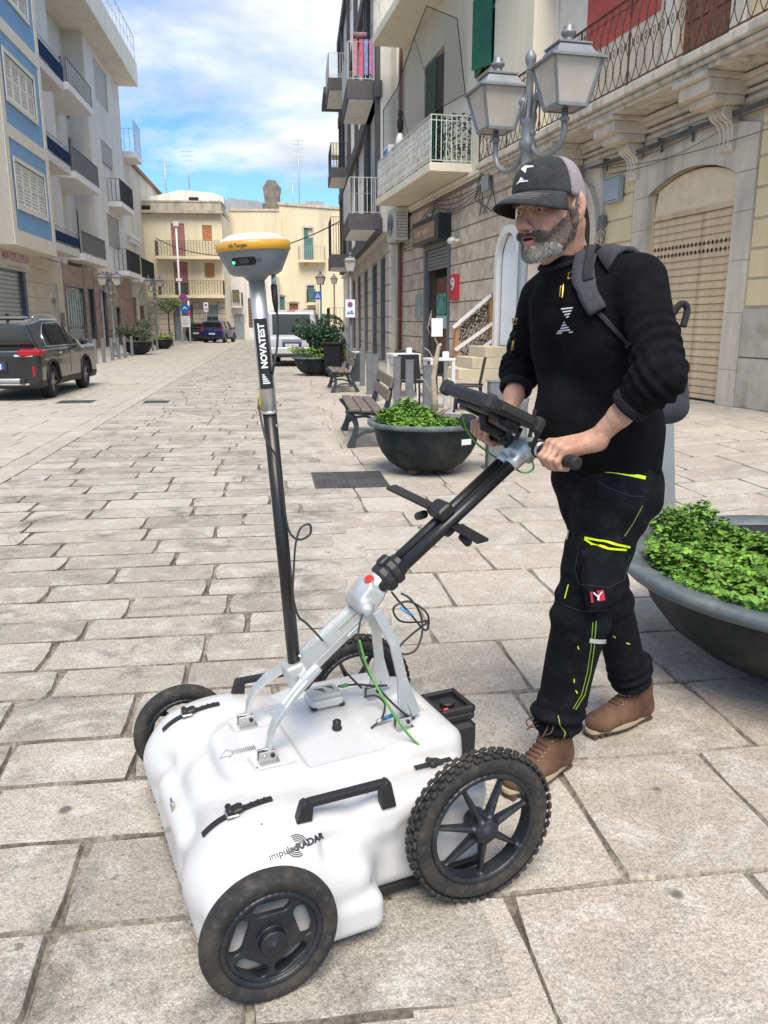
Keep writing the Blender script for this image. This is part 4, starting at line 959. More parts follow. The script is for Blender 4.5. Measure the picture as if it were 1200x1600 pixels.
m_ = MB(); m_.box(-.1, xr5 + .15, -.45, 0, zt5, zt5 + .22); m_.box(0, xr5, -.10, 3, zt5 + .22, B5.z(290, 316)); m_.box(-.05, xr5 + .05, -.14, 3.05, B5.z(290, 316), B5.z(290, 316) + .12)
B5.part('parapet', m_, M('stained_parapet', (.46, .42, .33), rough=.9, var=.15, dirt=(.16, .14, .11), dscale=.9, damt=.7, streak=True))
PINK = M('faded_pink_roller', (.42, .19, .18), rough=.6); ORG = M('orange_roller', (.52, .23, .10), rough=.6)
for k, mt in (('a', PINK), ('b', ORG), ('c', PINK), ('d', ORG)):
	x0, x1, z0, z1 = o5[k]
	zz0 = z0 + (1.0 if k == 'c' else 0); w_ = window(B5, x0, x1, z0, z1, .12, GREYM, parent=None); roller(B5, x0 + .02, x1 - .02, zz0, z1 - .02, .06, mt, .12)
for px0, py0, px1, py1 in ((242, 376, 346, 400), (247, 438, 350, 461)):
	x0, x1 = B5.x(px0, py1, -1), B5.x(px1, py1, -1); zb_, zt_ = B5.z(295, py1, -1), B5.z(295, py0, -1)
	m_ = MB(); m_.box(x0, x1, -1.0, 0, zb_ - .22, zb_); s_ = B5.part('balcony_slab', m_, YEL)
	B5.part('railing', railing_mb([(x0 + .05, 0), (x0 + .05, -.95), (x1 - .05, -.95), (x1 - .05, 0)], zt_ - zb_, .22, .014, .022, 'curls', z=zb_), M('railing_brown', (.10, .085, .07), rough=.6), s_)
m_ = MB(); m_.box(g5['e'][0] + .05, g5['e'][1] - .05, .12, .18, 0, g5['e'][3]); m_.box((g5['e'][0] + g5['e'][1]) / 2 - .03, (g5['e'][0] + g5['e'][1]) / 2 + .03, .1, .12, 0, g5['e'][3]); B5.part('garage_door', m_, M('blue_grey_door', (.18, .215, .225), rough=.5))
x0, x1, z0, z1 = g5['g']; window(B5, x0, x1, z0, z1 - .9, .12, M('teal_frame', (.12, .22, .21), rough=.5), muntin=1); m_ = MB(); m_.box(x0, x1, .04, .2, z1 - .9, z1); B5.part('shop_fascia', m_, M('grey_green_fascia', (.25, .29, .27), rough=.5))
# penthouse
m_ = MB(); px0, px1 = B5.x(252, 318, 3), B5.x(338, 318, 3); zb_ = B5.z(290, 316); zt_ = B5.z(300, 301, 3)
m_.prism([(px0 - 2.2, 3, zb_ - .3), (px1 + .6, 3, zb_ - .3), (px1 + .6, 3, zt_ - .3), (px1 - .2, 3, zt_), (px0 + 1.6, 3, zt_ + .2), (px0 - 2.2, 3, zb_ + .5)], (0, 4, 0)); B5.part('penthouse', m_, W1, fixn=True)
x0, x1, z0, z1 = B5.rect(295, 308, 310, 319, 2.9); m_ = MB(); m_.box(x0, x1, 2.93, 3.0, z0, z1); B5.part('penthouse_window', m_, DARK)
# tall cream house behind
f6 = far_frame(349, 74, R(1)); CRM = M('warm_cream_plaster', (.74, .64, .45), rough=.88, var=.07, vscale=.4, dirt=(.40, .34, .24), dscale=.45, damt=.55, streak=True)  # warm cream plaster colour with random dirt streaks
B6 = Bld('cream_house', 'broad cream plastered house with few openings closing the far end of the street', 'house', f6); q = B6.rect
xm6, xr6 = B6.x(438, 400), B6.x(540, 400); zl, zr0, zr1 = B6.z(400, 330), B6.z(440, 320), B6.z(520, 328)
o6 = {'door': q(475, 356, 489, 406), 'ga': q(431, 464, 445, 488), 'br': q(452, 474, 466, 490), 'gw': q(480, 446, 491, 472), 'gb': q(476, 485, 492, 530), 'gc': q(502, 491, 513, 530)}
mb = MB(); wall_mb(mb, 0, xr6, 0, zl, 0, list(o6.values()), .2); shell(mb, 0, xr6, 0, zl, 0, 10)
mb.prism([(xm6, .0, zl), (xr6, .0, zl), (xr6, .0, zr1), (xm6, .0, zr0)], (0, 9.9, 0)); B6.part('wall', mb, CRM)
m_ = MB(); m_.box(-.05, xm6, -.08, .5, zl + .002, zl + .2); m_.prism([(xm6 - .1, -.1, zr0), (xr6, -.1, zr1), (xr6, -.1, zr1 + .22), (xm6 - .1, -.1, zr0 + .22)], (0, .6, 0)); B6.part('coping', m_, TUFF)
TEAL = M('weathered_teal_wood', (.085, .19, .185), rough=.6, var=.2);
for k, mt in (('door', TEAL), ('ga', TEAL), ('br', BROWN), ('gw', TEAL), ('gb', TEAL), ('gc', TEAL)):
	x0, x1, z0, z1 = o6[k]; m_ = MB(); m_.box(x0, x0 + (x1 - x0) * (.45 if k == 'door' else .49), .08, .12, z0, z1);
	if k != 'door': m_.box(x0 + (x1 - x0) * .51, x1, .08, .12, z0, z1)
	else: m_.box(x0 + (x1 - x0) * .4, x1, .05, .09, z0, z0 + (z1 - z0) * .7)
	dl = B6.part('door_leaf' if z0 < 1 or k == 'door' else 'shutter', m_, mt)
	m_ = MB(); frame_mb(m_, x0, x1, z0, z1, .16, -.05, .01, False)
	if k in ('ga', 'br', 'gb'):     # arched heads
		hw = (x1 - x0) / 2; xc = (x0 + x1) / 2; m_.prism([(xc + (hw + .16) * math.cos(t), -.05, z1 + .55 * hw * math.sin(t)) for t in [i * PI / 8 for i in range(9)]], (0, .06, 0))
	B6.part('surround', m_, M('pale_stone_trim', (.58, .53, .44), rough=.85))
for pxl, pxr, py, h_, key in ((466, 508, 406, 1.0, 'door'), (479, 493, 473, 1.0, 'gw')):
	x0, x1 = B6.x(pxl, py, -.6), B6.x(pxr, py, -.6); zb_ = B6.z(486, py, -.6); m_ = MB(); m_.box(x0, x1, -.7, 0, zb_ - .2, zb_); m_.prism([(x0 + .5, -.5, zb_ - .2), (x0 + .8, -.5, zb_ - .2), (x0 + .8, -.5, zb_ - .2)], (0, .5, -.3)); s_ = B6.part('balcony_slab', m_, CRM)
	B6.part('railing', railing_mb([(x0 + .05, 0), (x0 + .05, -.65), (x1 - .05, -.65), (x1 - .05, 0)], 1.15, .16, .013, .02, 'bars', z=zb_), GALV if key == 'door' else BLACKIRON, s_)
m_ = MB(); a, z_ = B6.q(426, 328, 1); m_.box(a - .9, a + .9, 1, 2, z_ - .8, z_ + .5); m_.box(a - .7, a + .6, 1, 2, z_ + .5, z_ + 1.1); m_.prism([(a - .75, 1.2, z_ + 1.1), (a + .6, 1.2, z_ + 1.1), (a + .75, 1.2, z_ + 1.9), (a + .3, 1.2, z_ + 2.5), (a - .4, 1.2, z_ + 2.55), (a - .85, 1.2, z_ + 1.9)], (0, .6, 0)); B6.part('bell_gable', m_, M('dark_lichen_stone', (.20, .18, .145), rough=.9, var=.3, vscale=2))
m_ = MB(); a, z_ = B6.q(382, 328, 1); m_.prism([(a - 1.6, 1, z_ - .5), (a + 1.6, 1, z_ - .5), (a + 1.2, 1, z_ + .8), (a - 1.5, 1, z_ + 1.0)], (0, 1, 0)); a, z_ = B6.q(401, 328, 1); m_.box(a - .8, a + .8, 1, 2, z_ - .4, z_ + .7); B6.part('skylight', m_, GALV); m_ = MB(); a, z_ = B6.q(491, 320, 1); m_.box(a - .8, a + .8, 1, 2, z_ - .9, z_ + .3); B6.part('skylight', m_, GALV)
# little white house in front of it
f7 = far_frame(353, 71, R(0)); B7 = Bld('small_white_house', 'small whitewashed two storey house with a grey door between the yellow and cream houses', 'house', f7); q = B7.rect
xr7 = B7.x(432, 500); z7 = B7.z(380, 431); o7 = [q(366, 491, 382, 530), q(363, 453, 374, 478), q(388, 466, 397, 512)]; o7[0] = (*o7[0][:2], 0, o7[0][3])
mb = MB(); wall_mb(mb, 0, xr7, 0, z7, 0, o7, .18); shell(mb, 0, xr7, 0, z7, 0, 2.8); B7.part('wall', mb, W1)
m_ = MB(); x0, x1, z0, z1 = o7[0]; m_.box(x0, x1, .08, .12, 0, z1); m_.box((x0+x1)/2 - .02, (x0+x1)/2 + .02, .06, .08, 0, z1); B7.part('door', m_, M('pale_grey_door', (.27, .31, .32), rough=.5))
x0, x1, z0, z1 = o7[1]; roller(B7, x0, x1, z0 + .4, z1, .08, M('olive_roller', (.26, .25, .14), rough=.6), .12, name='window'); x0, x1, z0, z1 = o7[2]; roller(B7, x0, x1, z0, z1, .05, BROWN, .25, name='brown_shutter')
x0, x1 = B7.x(359, 478, -.5), B7.x(378, 478, -.5); zb_ = B7.z(368, 478, -.5); m_ = MB(); m_.box(x0, x1, -.6, 0, zb_ - .15, zb_); s_ = B7.part('balcony_slab', m_, W1); B7.part('railing', railing_mb([(x0, 0), (x0, -.55), (x1, -.55), (x1, 0)], 1.1, .16, .013, .02, z=zb_), BLACKIRON, s_)
# terraces closing the view behind the left and right rows
# antennas
for px, py0, py1, d, lab, n_ in ((296, 299, 234, 70, 'tall thin television antenna on the roof of the yellow house', 3), (260, 303, 250, 70, 'shorter television antenna with cross bars at the left of the yellow house roof', 5), (468, 320, 217, 80, 'tallest lattice antenna mast rising behind the cream house', 8), (458, 320, 284, 80, 'low thin antenna left of the tallest mast', 3)):
	a_ = far_frame(px, d).o; t = CP + ray(px, py0) * (d / ray(px, py0)[1]); t2 = CP + ray(px, py1) * (d / ray(px, py1)[1])
	th = thing('roof_antenna', lab, 'antenna', (t[0], t[1], t[2] - 1.5)); h_ = t2[2] - t[2] + 1.5; m_ = MB(); m_.cyl((0, 0, 0), (0, 0, h_), .05, n=6); part('mast', m_, GALV, th); m_ = MB()
	for k in range(n_): zz_ = h_ - .15 - k * .35; m_.bar((-.5 + .05 * k, 0, zz_), (.5 - .04 * k, 0, zz_ + .02), .03, .03)
	part('cross_bars', m_, GALV, th)
# ---------------------------------------------------------------- left row
LBASE = (138, 546)
f8 = left_frame(LBASE, 440)
BLUE = M('sky_blue_plaster', (.20, .37, .56), rough=.85, var=.08, vscale=3, bump=.2, bscale=40)
BEIGE = M('beige_band', (.74, .68, .56), rough=.8, var=.05)
TRAV = M('travertine_cladding', (.66, .57, .43), rough=.7, var=.14, vscale=2, stretch=(.6, 1, 5), rnd=.03)
B8 = Bld('blue_apartment_house', 'blue fronted apartment house with cream bands and louvred shutters over a butcher shop', 'building', f8)
OV = -1.2
xe = B8.x(70, 200, OV); xs_ = B8.x(15, 300, OV); zb8 = B8.z(84, 396, OV)
xE = xe
wins8 = [B8.rect(4, 80, 54, 188, OV), B8.rect(24, 251, 71, 340, OV), B8.rect(2, -60, 40, 32, OV)]
w1_ = B8.q(6, 80, OV), B8.q(54, 188, OV); w2_ = B8.q(24, 251, OV), B8.q(71, 340, OV)
wins8 = [(B8.x(6, 110, OV), B8.x(54, 165, OV), B8.z(6, 148, OV), B8.z(6, 82, OV)), (B8.x(24, 285, OV), B8.x(70, 310, OV), B8.z(24, 319, OV), B8.z(24, 252, OV)), (B8.x(-10, 0, OV), B8.x(40, 10, OV), B8.z(40, 30, OV), B8.z(40, 30, OV) + 2.0)]
zt8 = 20.5
mb = MB(); wall_mb(mb, xs_, xe, zb8 + .45, zt8, OV, wins8, .12); B8.part('blue_wall', mb, BLUE)
m_ = MB(); m_.box(xs_ - .02, xs_ + .4, OV - .03, OV, zb8, zt8); m_.box(xe - .38, xe, OV - .03, 0, zb8, zt8); m_.box(xs_ + .4, xe - .38, OV - .03, OV, zb8, zb8 + .45)
for zc in (B8.z(34, 218, OV), B8.z(25, 63, OV)): m_.box(xs_ + .4, xe - .38, OV - .03, OV, zc - .22, zc + .22)
m_.box(xs_ - .02, xe, OV - .03, .0, zb8 - .1, zb8); B8.part('cream_bands', m_, BEIGE)
m_ = MB(); m_.box(xs_ - .06, xs_ - .02, OV, 3, zb8 - .1, zt8); B8.part('tiled_return', m_, M('beige_small_tile', (.50, .46, .40), rough=.6, var=.12, vscale=8, stretch=(1, 1, 6)))
WL = M('white_louvre', (.74, .71, .63), rough=.5, var=.04, dirt=(.35, .33, .28), damt=.25)
for x0, x1, z0, z1 in wins8:
	m_ = MB(); frame_mb(m_, x0, x1, z0, z1, .14, OV - .06, OV - .03); fr_ = B8.part('window', m_, BEIGE); n = 4 if x1 - x0 > 3 else 4
	for k in range(n): a = x0 + (x1 - x0) * k / n; louvre_leaf(B8, a + .02, a + (x1 - x0) / n - .02, z0 + .03, z1 - .03, OV + .02, WL, .12, parent=fr_)
# blue recess part to the left
m_ = MB(); m_.box(xs_ - 9, xs_ - .06, .6, 9, 0, zt8); B8.part('recessed_wall', m_, BLUE)
# ground floor
xg = B8.x(98, 440); door8 = (B8.x(79, 470), B8.x(92, 470), 0, B8.z(85, 444)); gar = (B8.x(-60, 470), B8.x(38, 470), 0, B8.z(42, 424) + .1)
mb = MB(); wall_mb(mb, xs_ - 9, xg, 0, zb8, 0, [door8, gar], .25); shell(mb, xs_ - 9, xg, 0, zt8, .0, 9); B8.part('ground_wall', mb, TRAV)
z = 0
while z < zb8 - .3: block_row(B8, gar[1] + .35, door8[0], z, z + .62, (1.1, 1.5), TRAV, .03, 'cladding_slab', .012); z += .62
roller(B8, gar[0], gar[1], 0, gar[3], .10, M('steel_shutter', (.30, .32, .33), rough=.4, metal=.6), .17, parts=True)
m_ = MB(); m_.box(gar[1] - .02, gar[1] + .32, -.05, .2, 0, gar[3]); B8.part('shutter_jamb', m_, M('dark_blue_jamb', (.06, .085, .13), rough=.6))
m_ = MB(); m_.box(door8[0], door8[1], .08, .14, 0, door8[3]); dr = B8.part('door', m_, M('grey_white_door', (.52, .53, .52), rough=.5)); m_ = MB(); m_.box(door8[0] + .25, door8[1] - .35, .06, .08, door8[3] - 1.4, door8[3] - .3); B8.part('pane', m_, GLASS, dr)
m_ = MB(); m_.box(door8[1] + .1, door8[1] + .7, -.03, .0, 1.2, 1.9); B8.part('letterboxes', m_, M('dark_letterbox', (.06, .06, .065), rough=.4))
sx0, sx1, sz0, sz1 = B8.x(-50, 400, -.1), B8.x(42, 400, -.1), B8.z(42, 426, -.1), B8.z(42, 399, -.1)
t_ = thing('butcher_sign', 'long white shop sign lettered MACELLERIA in red over the steel shutter', 'sign', f8.W((sx0, -.02, sz0)), f8.ang)
m_ = MB(); m_.cbox(((sx1 - sx0) / 2, -.08, (sz1 - sz0) / 2), (sx1 - sx0, .16, sz1 - sz0), bev=.02); part('panel', m_, M('sign_white', (.50, .48, .45), rough=.4, var=.06), t_)
RL = M('sign_red', (.42, .04, .04), rough=.4); hs = sz1 - sz0; ws = sx1 - B8.x(2, 400, -.1)
text('lettering', 'MACELLERIA', hs * .62, RL, t_, mtx((sx1 - sx0 - .1, -.165, hs * .66), (1, 0, 0), (0, 0, 1)), sx=(ws * 1.12) / (hs * .62 * 6.2), bold=.01, align='RIGHT')
text('lettering', 'CARNI  SUINE  OVINE  POLLI', hs * .17, RL, t_, mtx((sx1 - sx0 - .6, -.165, hs * .15), (1, 0, 0), (0, 0, 1)), sx=1.5, align='RIGHT')
# pale grey apartment house with blue railed and chamfered balconies
GRYP = M('light_grey_plaster', (.70, .67, .61), rough=.88, var=.05, vscale=.7, dirt=(.36, .34, .3), dscale=.6, damt=.3, streak=True, bump=.12, bscale=12)
B9 = Bld('grey_apartment_house', 'pale grey four storey apartment house with blue railings chamfered balconies and a jutting roof slab', 'building', f8)
xl9 = xe + .01; xr9 = B9.x(196, 300); zt9 = B9.z(170, 110) ;
lw = [B9.rect(148, 106, 166, 163), B9.rect(159, 227, 176, 279), B9.rect(168, 339, 186, 388)]
zg9 = B9.z(150, 425)
bal_rows = [((53, 47), (97, 96), (97, 136)), ((68, 198), (108, 232), (110, 268)), ((84, 346), (122, 366), (124, 396))]
xrec = B9.x(143, 250)                                     # loggia right edge
xrl = B9.x(104, 250)
loggia = []
mb = MB(); wall_mb(mb, xrec, xr9, zg9, zt9, 0, lw, .14); shell(mb, xrec, xr9, 0, zt9, 0, 9)
wall_mb(mb, xl9, xrec - .001, zg9, zt9, 1.1, [], .1); mb.poly([(xrec - .001, 0, zg9), (xrec - .001, 0, zt9), (xrec - .001, 1.1, zt9), (xrec - .001, 1.1, zg9)])
mb.box(xl9, B9.x(92, 250, 0), .0, 1.1, zg9, zt9); B9.part('wall', mb, GRYP)
for w_ in lw: roller(B9, w_[0], w_[1], w_[2] + (.9 if w_ is lw[1] else 0), w_[3], .06, M('grey_roller_blind', (.42, .41, .39), rough=.6), .1, name='window'); m_ = MB(); frame_mb(m_, w_[0], w_[1], w_[2], w_[3], .07, -.025, .0); B9.part('surround', m_, BEIGE)
NAVY = M('navy_balcony_panel', (.010, .03, .085), rough=.85, spec=.1);
for i, (pa, pb, pc) in enumerate(bal_rows):
	x0, x1 = xl9 + .05, B9.x(pb[0], pb[1], OV); zt_ = B9.z(pb[0], pb[1], OV); zb_ = B9.z(pc[0], pc[1], OV); rl = min(1.3, (zt_ - zb_) * .7)
	m_ = MB(); m_.box(x0, x1, OV, 0, zt_ - rl - .45, zt_ - rl - .10); s_ = B9.part('balcony_slab', m_, LGREY, bevel=.02); zb2 = zt_ - rl - .1
	B9.part('railing', railing_mb([(x0, OV + .04), (x1 - .04, OV + .04), (x1 - .04, -.02)], rl + .1, .3, .012, .02, z=zb2), GALV, s_)
	m_ = MB(); m_.box(x0, x1 - .02, OV - .01, OV + .012, zb2 + .08, zb2 + rl - .12); m_.box(x1 - .02, x1 + .0, OV + .012, -.02, zb2 + .08, zb2 + rl - .12); B9.part('panel', m_, NAVY, s_)
	# chamfered balcony of the loggia
	rows = [((103, 113), (143, 137), (148, 187)), ((113, 245), (154, 262), (158, 310)), ((126, 368), (165, 377), (170, 422))][i]
	D = -.75; xa = B9.x(rows[0][0] - 22, rows[0][1] + 40, 0); xb = B9.x(rows[0][0] + 3, rows[0][1], D); xc = B9.x(rows[1][0], rows[1][1], D); zt2 = B9.z(rows[1][0], rows[1][1], D); zb2 = B9.z(rows[2][0], rows[2][1], D)
	rl = min(1.35, (zt2 - zb2) * .68); zs_ = zt2 - rl
	m_ = MB(); m_.prism([(xa, 0, zs_ - .38), (xb, D, zs_ - .38), (xc, D, zs_ - .38), (xc, 1.08, zs_ - .38), (xa, 1.08, zs_ - .38)], (0, 0, .34)); s_ = B9.part('balcony_slab', m_, WHITE, fixn=True, bevel=.02)
	rm = railing_mb([(xb, D + .05), (xc - .05, D + .05), (xc - .05, -.02)], rl, .09 if i else .35, .011, .02, z=zs_); B9.part('railing', rm, M('grey_railing', (.12, .12, .125), rough=.5), s_)
	if i == 0: m_ = MB(); m_.box(xb, xc - .06, D + .06, D + .07, zs_ + .1, zs_ + rl - .08); B9.part('glass_panel', m_, M('smoked_glass', (.30, .33, .34), rough=.1, alpha=.45), s_)
	# loggia door
	x0 = B9.x((100, 112, 124)[i], (150, 250, 360)[i], 1.0); x1 = x0 + 2.6; m_ = MB(); m_.box(x0, x1, 1.02, 1.08, zs_, zs_ + 2.9); dk = B9.part('loggia_door', m_, DARK if i == 2 else GREYM); m_ = MB(); m_.box(x0 + .05, x1 - .05, .98, 1.02, zs_ + (1.6 if i == 2 else .05), zs_ + 2.85); B9.part('blind', m_, MATS['grey_roller_blind'], dk)
# roof slab with fascia and railing
zr_ = B9.z(194, 143, -.8); m_ = MB(); xa9 = xl9 + .3; m_.box(xa9, xr9 + .5, -1.25, 3, zt9 - .05, zt9 + 1.45); B9.part('roof_parapet', m_, M('roof_cream', (.72, .68, .58), rough=.85, var=.05, dirt=(.38, .35, .3), damt=.35, streak=True), bevel=.03)
B9.part('roof_railing', railing_mb([(xa9 + .1, -1.15), (xr9 + .4, -1.15), (xr9 + .4, 2.5)], 1.6, 1.2, .02, .025, mid=.8, z=zt9 + 1.45), GALV)
# small glass balcony at the far corner
x0 = xr9 - .2; x1 = x0 + 2.6; zc = B9.z(200, 238, -.6); m_ = MB(); m_.box(x0, x1, -.9, 1, zc - .1, zc + .3); s_ = B9.part('balcony_slab', m_, WHITE); B9.part('railing', railing_mb([(x0, -.85), (x1, -.85), (x1, 1)], 2.0, .35, .015, .02, z=zc + .3), GALV, s_)
# ground floor of the grey house: brown marble and shop windows
MARB = M('red_brown_marble', (.30, .18, .13), rough=.5, var=.35, vscale=5, dirt=(.42, .34, .26), dscale=2, damt=.7, rnd=.06)
g9 = [(B9.x(104, 480), B9.x(134, 480), 0, B9.z(118, 446)), (B9.x(139, 480), B9.x(149, 480), .5, B9.z(143, 449)), (B9.x(157, 480), B9.x(168, 480), 0, B9.z(162, 452)), (B9.x(181, 480), B9.x(188, 480), 0, B9.z(184, 478)), ]
x9l = xg + .01; mb = MB(); wall_mb(mb, x9l, xr9, 0, zg9, .02, g9, .3); B9.part('ground_wall', mb, MARB)
m_ = MB(); m_.poly([(xl9 - .4, OV, zg9), (xr9, 0, zg9), (xr9, .1, zg9), (xl9, .1, zg9)][:0] or [(xl9, 0, zg9 - .004), (xrec, 0, zg9 - .004), (xrec, 1.2, zg9 - .004), (xl9, 1.2, zg9 - .004)]); B9.part('soffit', m_, WHITE)
for i, (a, b, c, d) in enumerate(g9):
	m_ = MB(); frame_mb(m_, a + .1, b - .1, c, d - .1, .1, -.02, .1, False); o = B9.part('shop_front', m_, GREYM)
	if i == 0:
		roller(B9, a + .1, b - .1, 0, 1.1, .1, MATS['steel_shutter'], .17, parent=o); m_ = MB(); m_.box(a + .1, b - .1, .15, .17, 1.1, d - .1); B9.part('pane', m_, M('posters_glass', (.18, .24, .22), rough=.3, var=.9, vscale=3.2), o); m_ = MB(); nn = 8
		for r_ in range(10):
			for c_ in range(nn): m_.cbox((a + .35 + (b - a - .6) * c_ / (nn - 1), .13, 1.35 + (d - 1.8) * r_ / 9), (.24, .01, .18))
		stuff(B9.part('stickers', m_, M('pale_sticker', (.42, .48, .45), rough=.5), o))
	else: m_ = MB(); m_.box(a + .1, b - .1, .15, .17, c, d - .1); B9.part('pane', m_, GLASS, o)
z = 0; sp_ = [x9l] + [v for o in g9 for v in o[:2]] + [xr9]
while z < zg9 - .2:
	for k in range(0, len(sp_), 2): block_row(B9, sp_[k] + .04, sp_[k+1] - .04, z, z + .75, (.9, 1.3), MARB, .03, 'marble_slab', .015, y=.02)
	z += .75
# beige houses further along on the left
B10 = Bld('corner_house', 'beige plastered three storey corner house with black iron balconies past the grey block', 'house', f8)
xr10 = B10.x(232, 300); xa10 = xr9 + .02; zt10 = B10.z(205, 258)
BEI = M('old_beige_plaster', (.68, .62, .50), rough=.9, var=.08, vscale=.6, dirt=(.34, .27, .19), dscale=.6, damt=.5, streak=True)
ops10 = [B10.rect(192, 292, 206, 330), B10.rect(203, 395, 216, 426)]; g10 = [B10.rect(209, 465, 217, 540), B10.rect(221, 478, 229, 535), B10.rect(233, 490, 240, 532)]; g10 = [(a, b, 0, d) for a, b, c, d in g10]
mb = MB(); wall_mb(mb, xa10, xr10 + 14, 0, zt10, .05, ops10 + g10, .2); shell(mb, xa10, xr10 + 14, 0, zt10, .05, 9); B10.part('wall', mb, BEI)
m_ = MB(); m_.box(xa10, xr10 + 14, -.15, .05, zt10, zt10 + .25); B10.part('coping', m_, M('terracotta_coping', (.28, .13, .08), rough=.8))
for a, b, c, d in ops10: window(B10, a, b, c, d, .15, GREYM)
for a, b, c, d in g10:
	m_ = MB(); m_.box(a, b, .15, .2, 0, d); B10.part('door', m_, BROWN); m_ = MB(); hw = (b - a) / 2; m_.prism([((a + b) / 2 + (hw + .2) * math.cos(t), .0, d + hw * math.sin(t)) for t in [i * PI / 8 for i in range(9)]], (0, .04, 0)); B10.part('arch_head', m_, SHOPST)
for pxl, pyt, pyb, pxr in ((191, 293, 330, 210), (201, 397, 430, 221), (224, 418, 440, 243)):
	x0, x1 = B10.x(pxl, pyb, -.8), B10.x(pxr, pyb, -.8); zb_, zt_ = B10.z(pxr, pyb, -.8), B10.z(pxr, pyt + 12, -.8); h_ = min(1.4, zt_ - zb_); m_ = MB(); m_.box(x0, x1, -.8, .05, zb_ - .3, zb_); s_ = B10.part('balcony_slab', m_, WHITE); B10.part('railing', railing_mb([(x0, 0), (x0, -.75), (x1 - .05, -.75), (x1 - .05, 0)], 1.35, .2, .015, .02, z=zb_), BLACKIRON, s_)
m_ = MB(); a, b, c, d = ops10[1]; m_.box(a - .5, b + .5, -.25, .05, d + .9, d + 1.15); m_.box(a - .3, b + .3, -.15, .05, d + .6, d + .9); B10.part('window_hood', m_, WHITE)
# ================================================================ STREET FURNITURE AND PLANTS
BOLM = M('grey_bollard_paint', (.185, .19, .20), rough=.5, metal=.3, var=.12, dirt=(.10, .10, .10), dscale=5, damt=.4)
CAST = M('dark_green_grey_cast', (.030, .042, .046), rough=.5, var=.2)
LAMPM = M('silver_lamp_paint', (.21, .22, .225), rough=.45, metal=.3, var=.14, dirt=(.16, .17, .17), dscale=7, damt=.5)
LAMPD = M('grey_lamp_paint', (.16, .17, .175), rough=.5, metal=.3)
# ---- bollards
BOLW = .115
def bollard(x, y, lab, group, h=.85, w=BOLW, rz=None):
	t = thing('bollard', lab, 'bollard', (x, y, 0), ST * -1 if rz is None else rz, group)
	mb = MB(); mb.cbox((0, 0, h / 2), (w, w * .75, h), bev=.008); part('post', mb, BOLM, t)
	mb = MB(); mb.cbox((0, 0, h + .004), (w + .012, w * .75 + .012, .012), bev=.003); part('cap', mb, BOLM, t); mb = MB(); mb.cbox((0, 0, .006), (w + .06, w + .04, .012)); part('base_plate', mb, BOLM, t); return t
LG, RG = 'bollards along the left pavement', 'bollards along the right pavement'
lp_ = [(150, 568), (163, 566), (176, 563), (186, 561), (196, 559), (207, 556.5), (216, 554), (224, 552), (232, 550), (239, 548.5), (246, 547), (253, 545.3), (259, 544), (265, 542.4), (270, 541.3)]
lw_ = ['first and nearest bollard of the left row just past the dark SUV', 'second bollard of the left row past the dark SUV', 'third bollard of the left row left of the lamp post foot', 'fourth bollard of the left row right of the lamp post foot', 'fifth bollard of the left row at the left edge of the shrub planter', 'sixth bollard of the left row before the middle of the shrub planter', 'seventh bollard of the left row at the right rim of the shrub planter', 'eighth bollard of the left row between the two planters', 'ninth bollard of the left row between the two planters', 'tenth bollard of the left row left of the low grassy planter', 'eleventh bollard of the left row before the low grassy planter', 'twelfth bollard of the left row before the low grassy planter', 'thirteenth bollard of the left row at the right end of the low planter', 'fourteenth bollard of the left row beyond the low planter', 'last and farthest bollard of the left row']
for (px, py), lb in zip(lp_, lw_): g_ = G(px, py); bollard(g_[0], g_[1], lb, LG)
rl_ = [(536, 24.5, 'farthest bollard of the right row behind the black wheeled bin'), (542, 21.9, 'second farthest bollard of the right row left of the lamp post'), (565, 17.9, 'bollard right of the black post behind the benches'), (576.5, 15.9, 'bollard between the black post and the near bench backrest'), (586, 14.6, 'bollard directly behind the near bench backrest'), (621, 13.4, 'bollard in front of the white table legs'), (641, 12.2, 'bollard right of the white table behind the leafy planter'), (670, 10.7, 'bollard behind the bare stem growing in the middle planter'), (781, 7.75, 'wide bollard partly hidden by the tablet and the man')]
for px, d, lb in rl_: bollard((px - 600) / (FOC * cp + (800 - HOR) * sp) * d * .985, d, lb, RG, w=BOLW * (1.3 if px > 700 else 1))
g_ = G(557, 598); t = thing('black_post', 'short black square post with a pale top between the right bollards', 'post', (g_[0], g_[1], 0), -ST); mb = MB(); mb.cbox((0, 0, .35), (.16, .16, .70), bev=.01); mb.cbox((0, 0, .01), (.26, .2, .02)); part('post', mb, CAST, t); mb = MB(); mb.cbox((0, 0, .72), (.34, .2, .05), bev=.01); part('top', mb, GALV, t)
g_ = CP + ray(1024, 800) * (4.9 / ray(1024, 800)[1]); t = thing('tapered_pillar', 'tapered grey metal pillar standing behind the man and the near planter', 'pillar', (g_[0], 4.9, 0), -.2); mb = MB()
A = [mb.pt((x, y, 0)) for x, y in ((-.13, -.11), (.13, -.11), (.13, .11), (-.13, .11))]; B_ = [mb.pt((x, y, .86)) for x, y in ((-.055, -.05), (.055, -.05), (.055, .05), (-.055, .05))]; mb.strip(A, B_, True, False); mb.face(B_, False); part('body', mb, M('pillar_grey', (.21, .225, .23), rough=.5), t, bevel=.006); mb = MB(); mb.cbox((0, 0, .02), (.34, .30, .04), bev=.005); part('foot', mb, MATS['pillar_grey'], t)
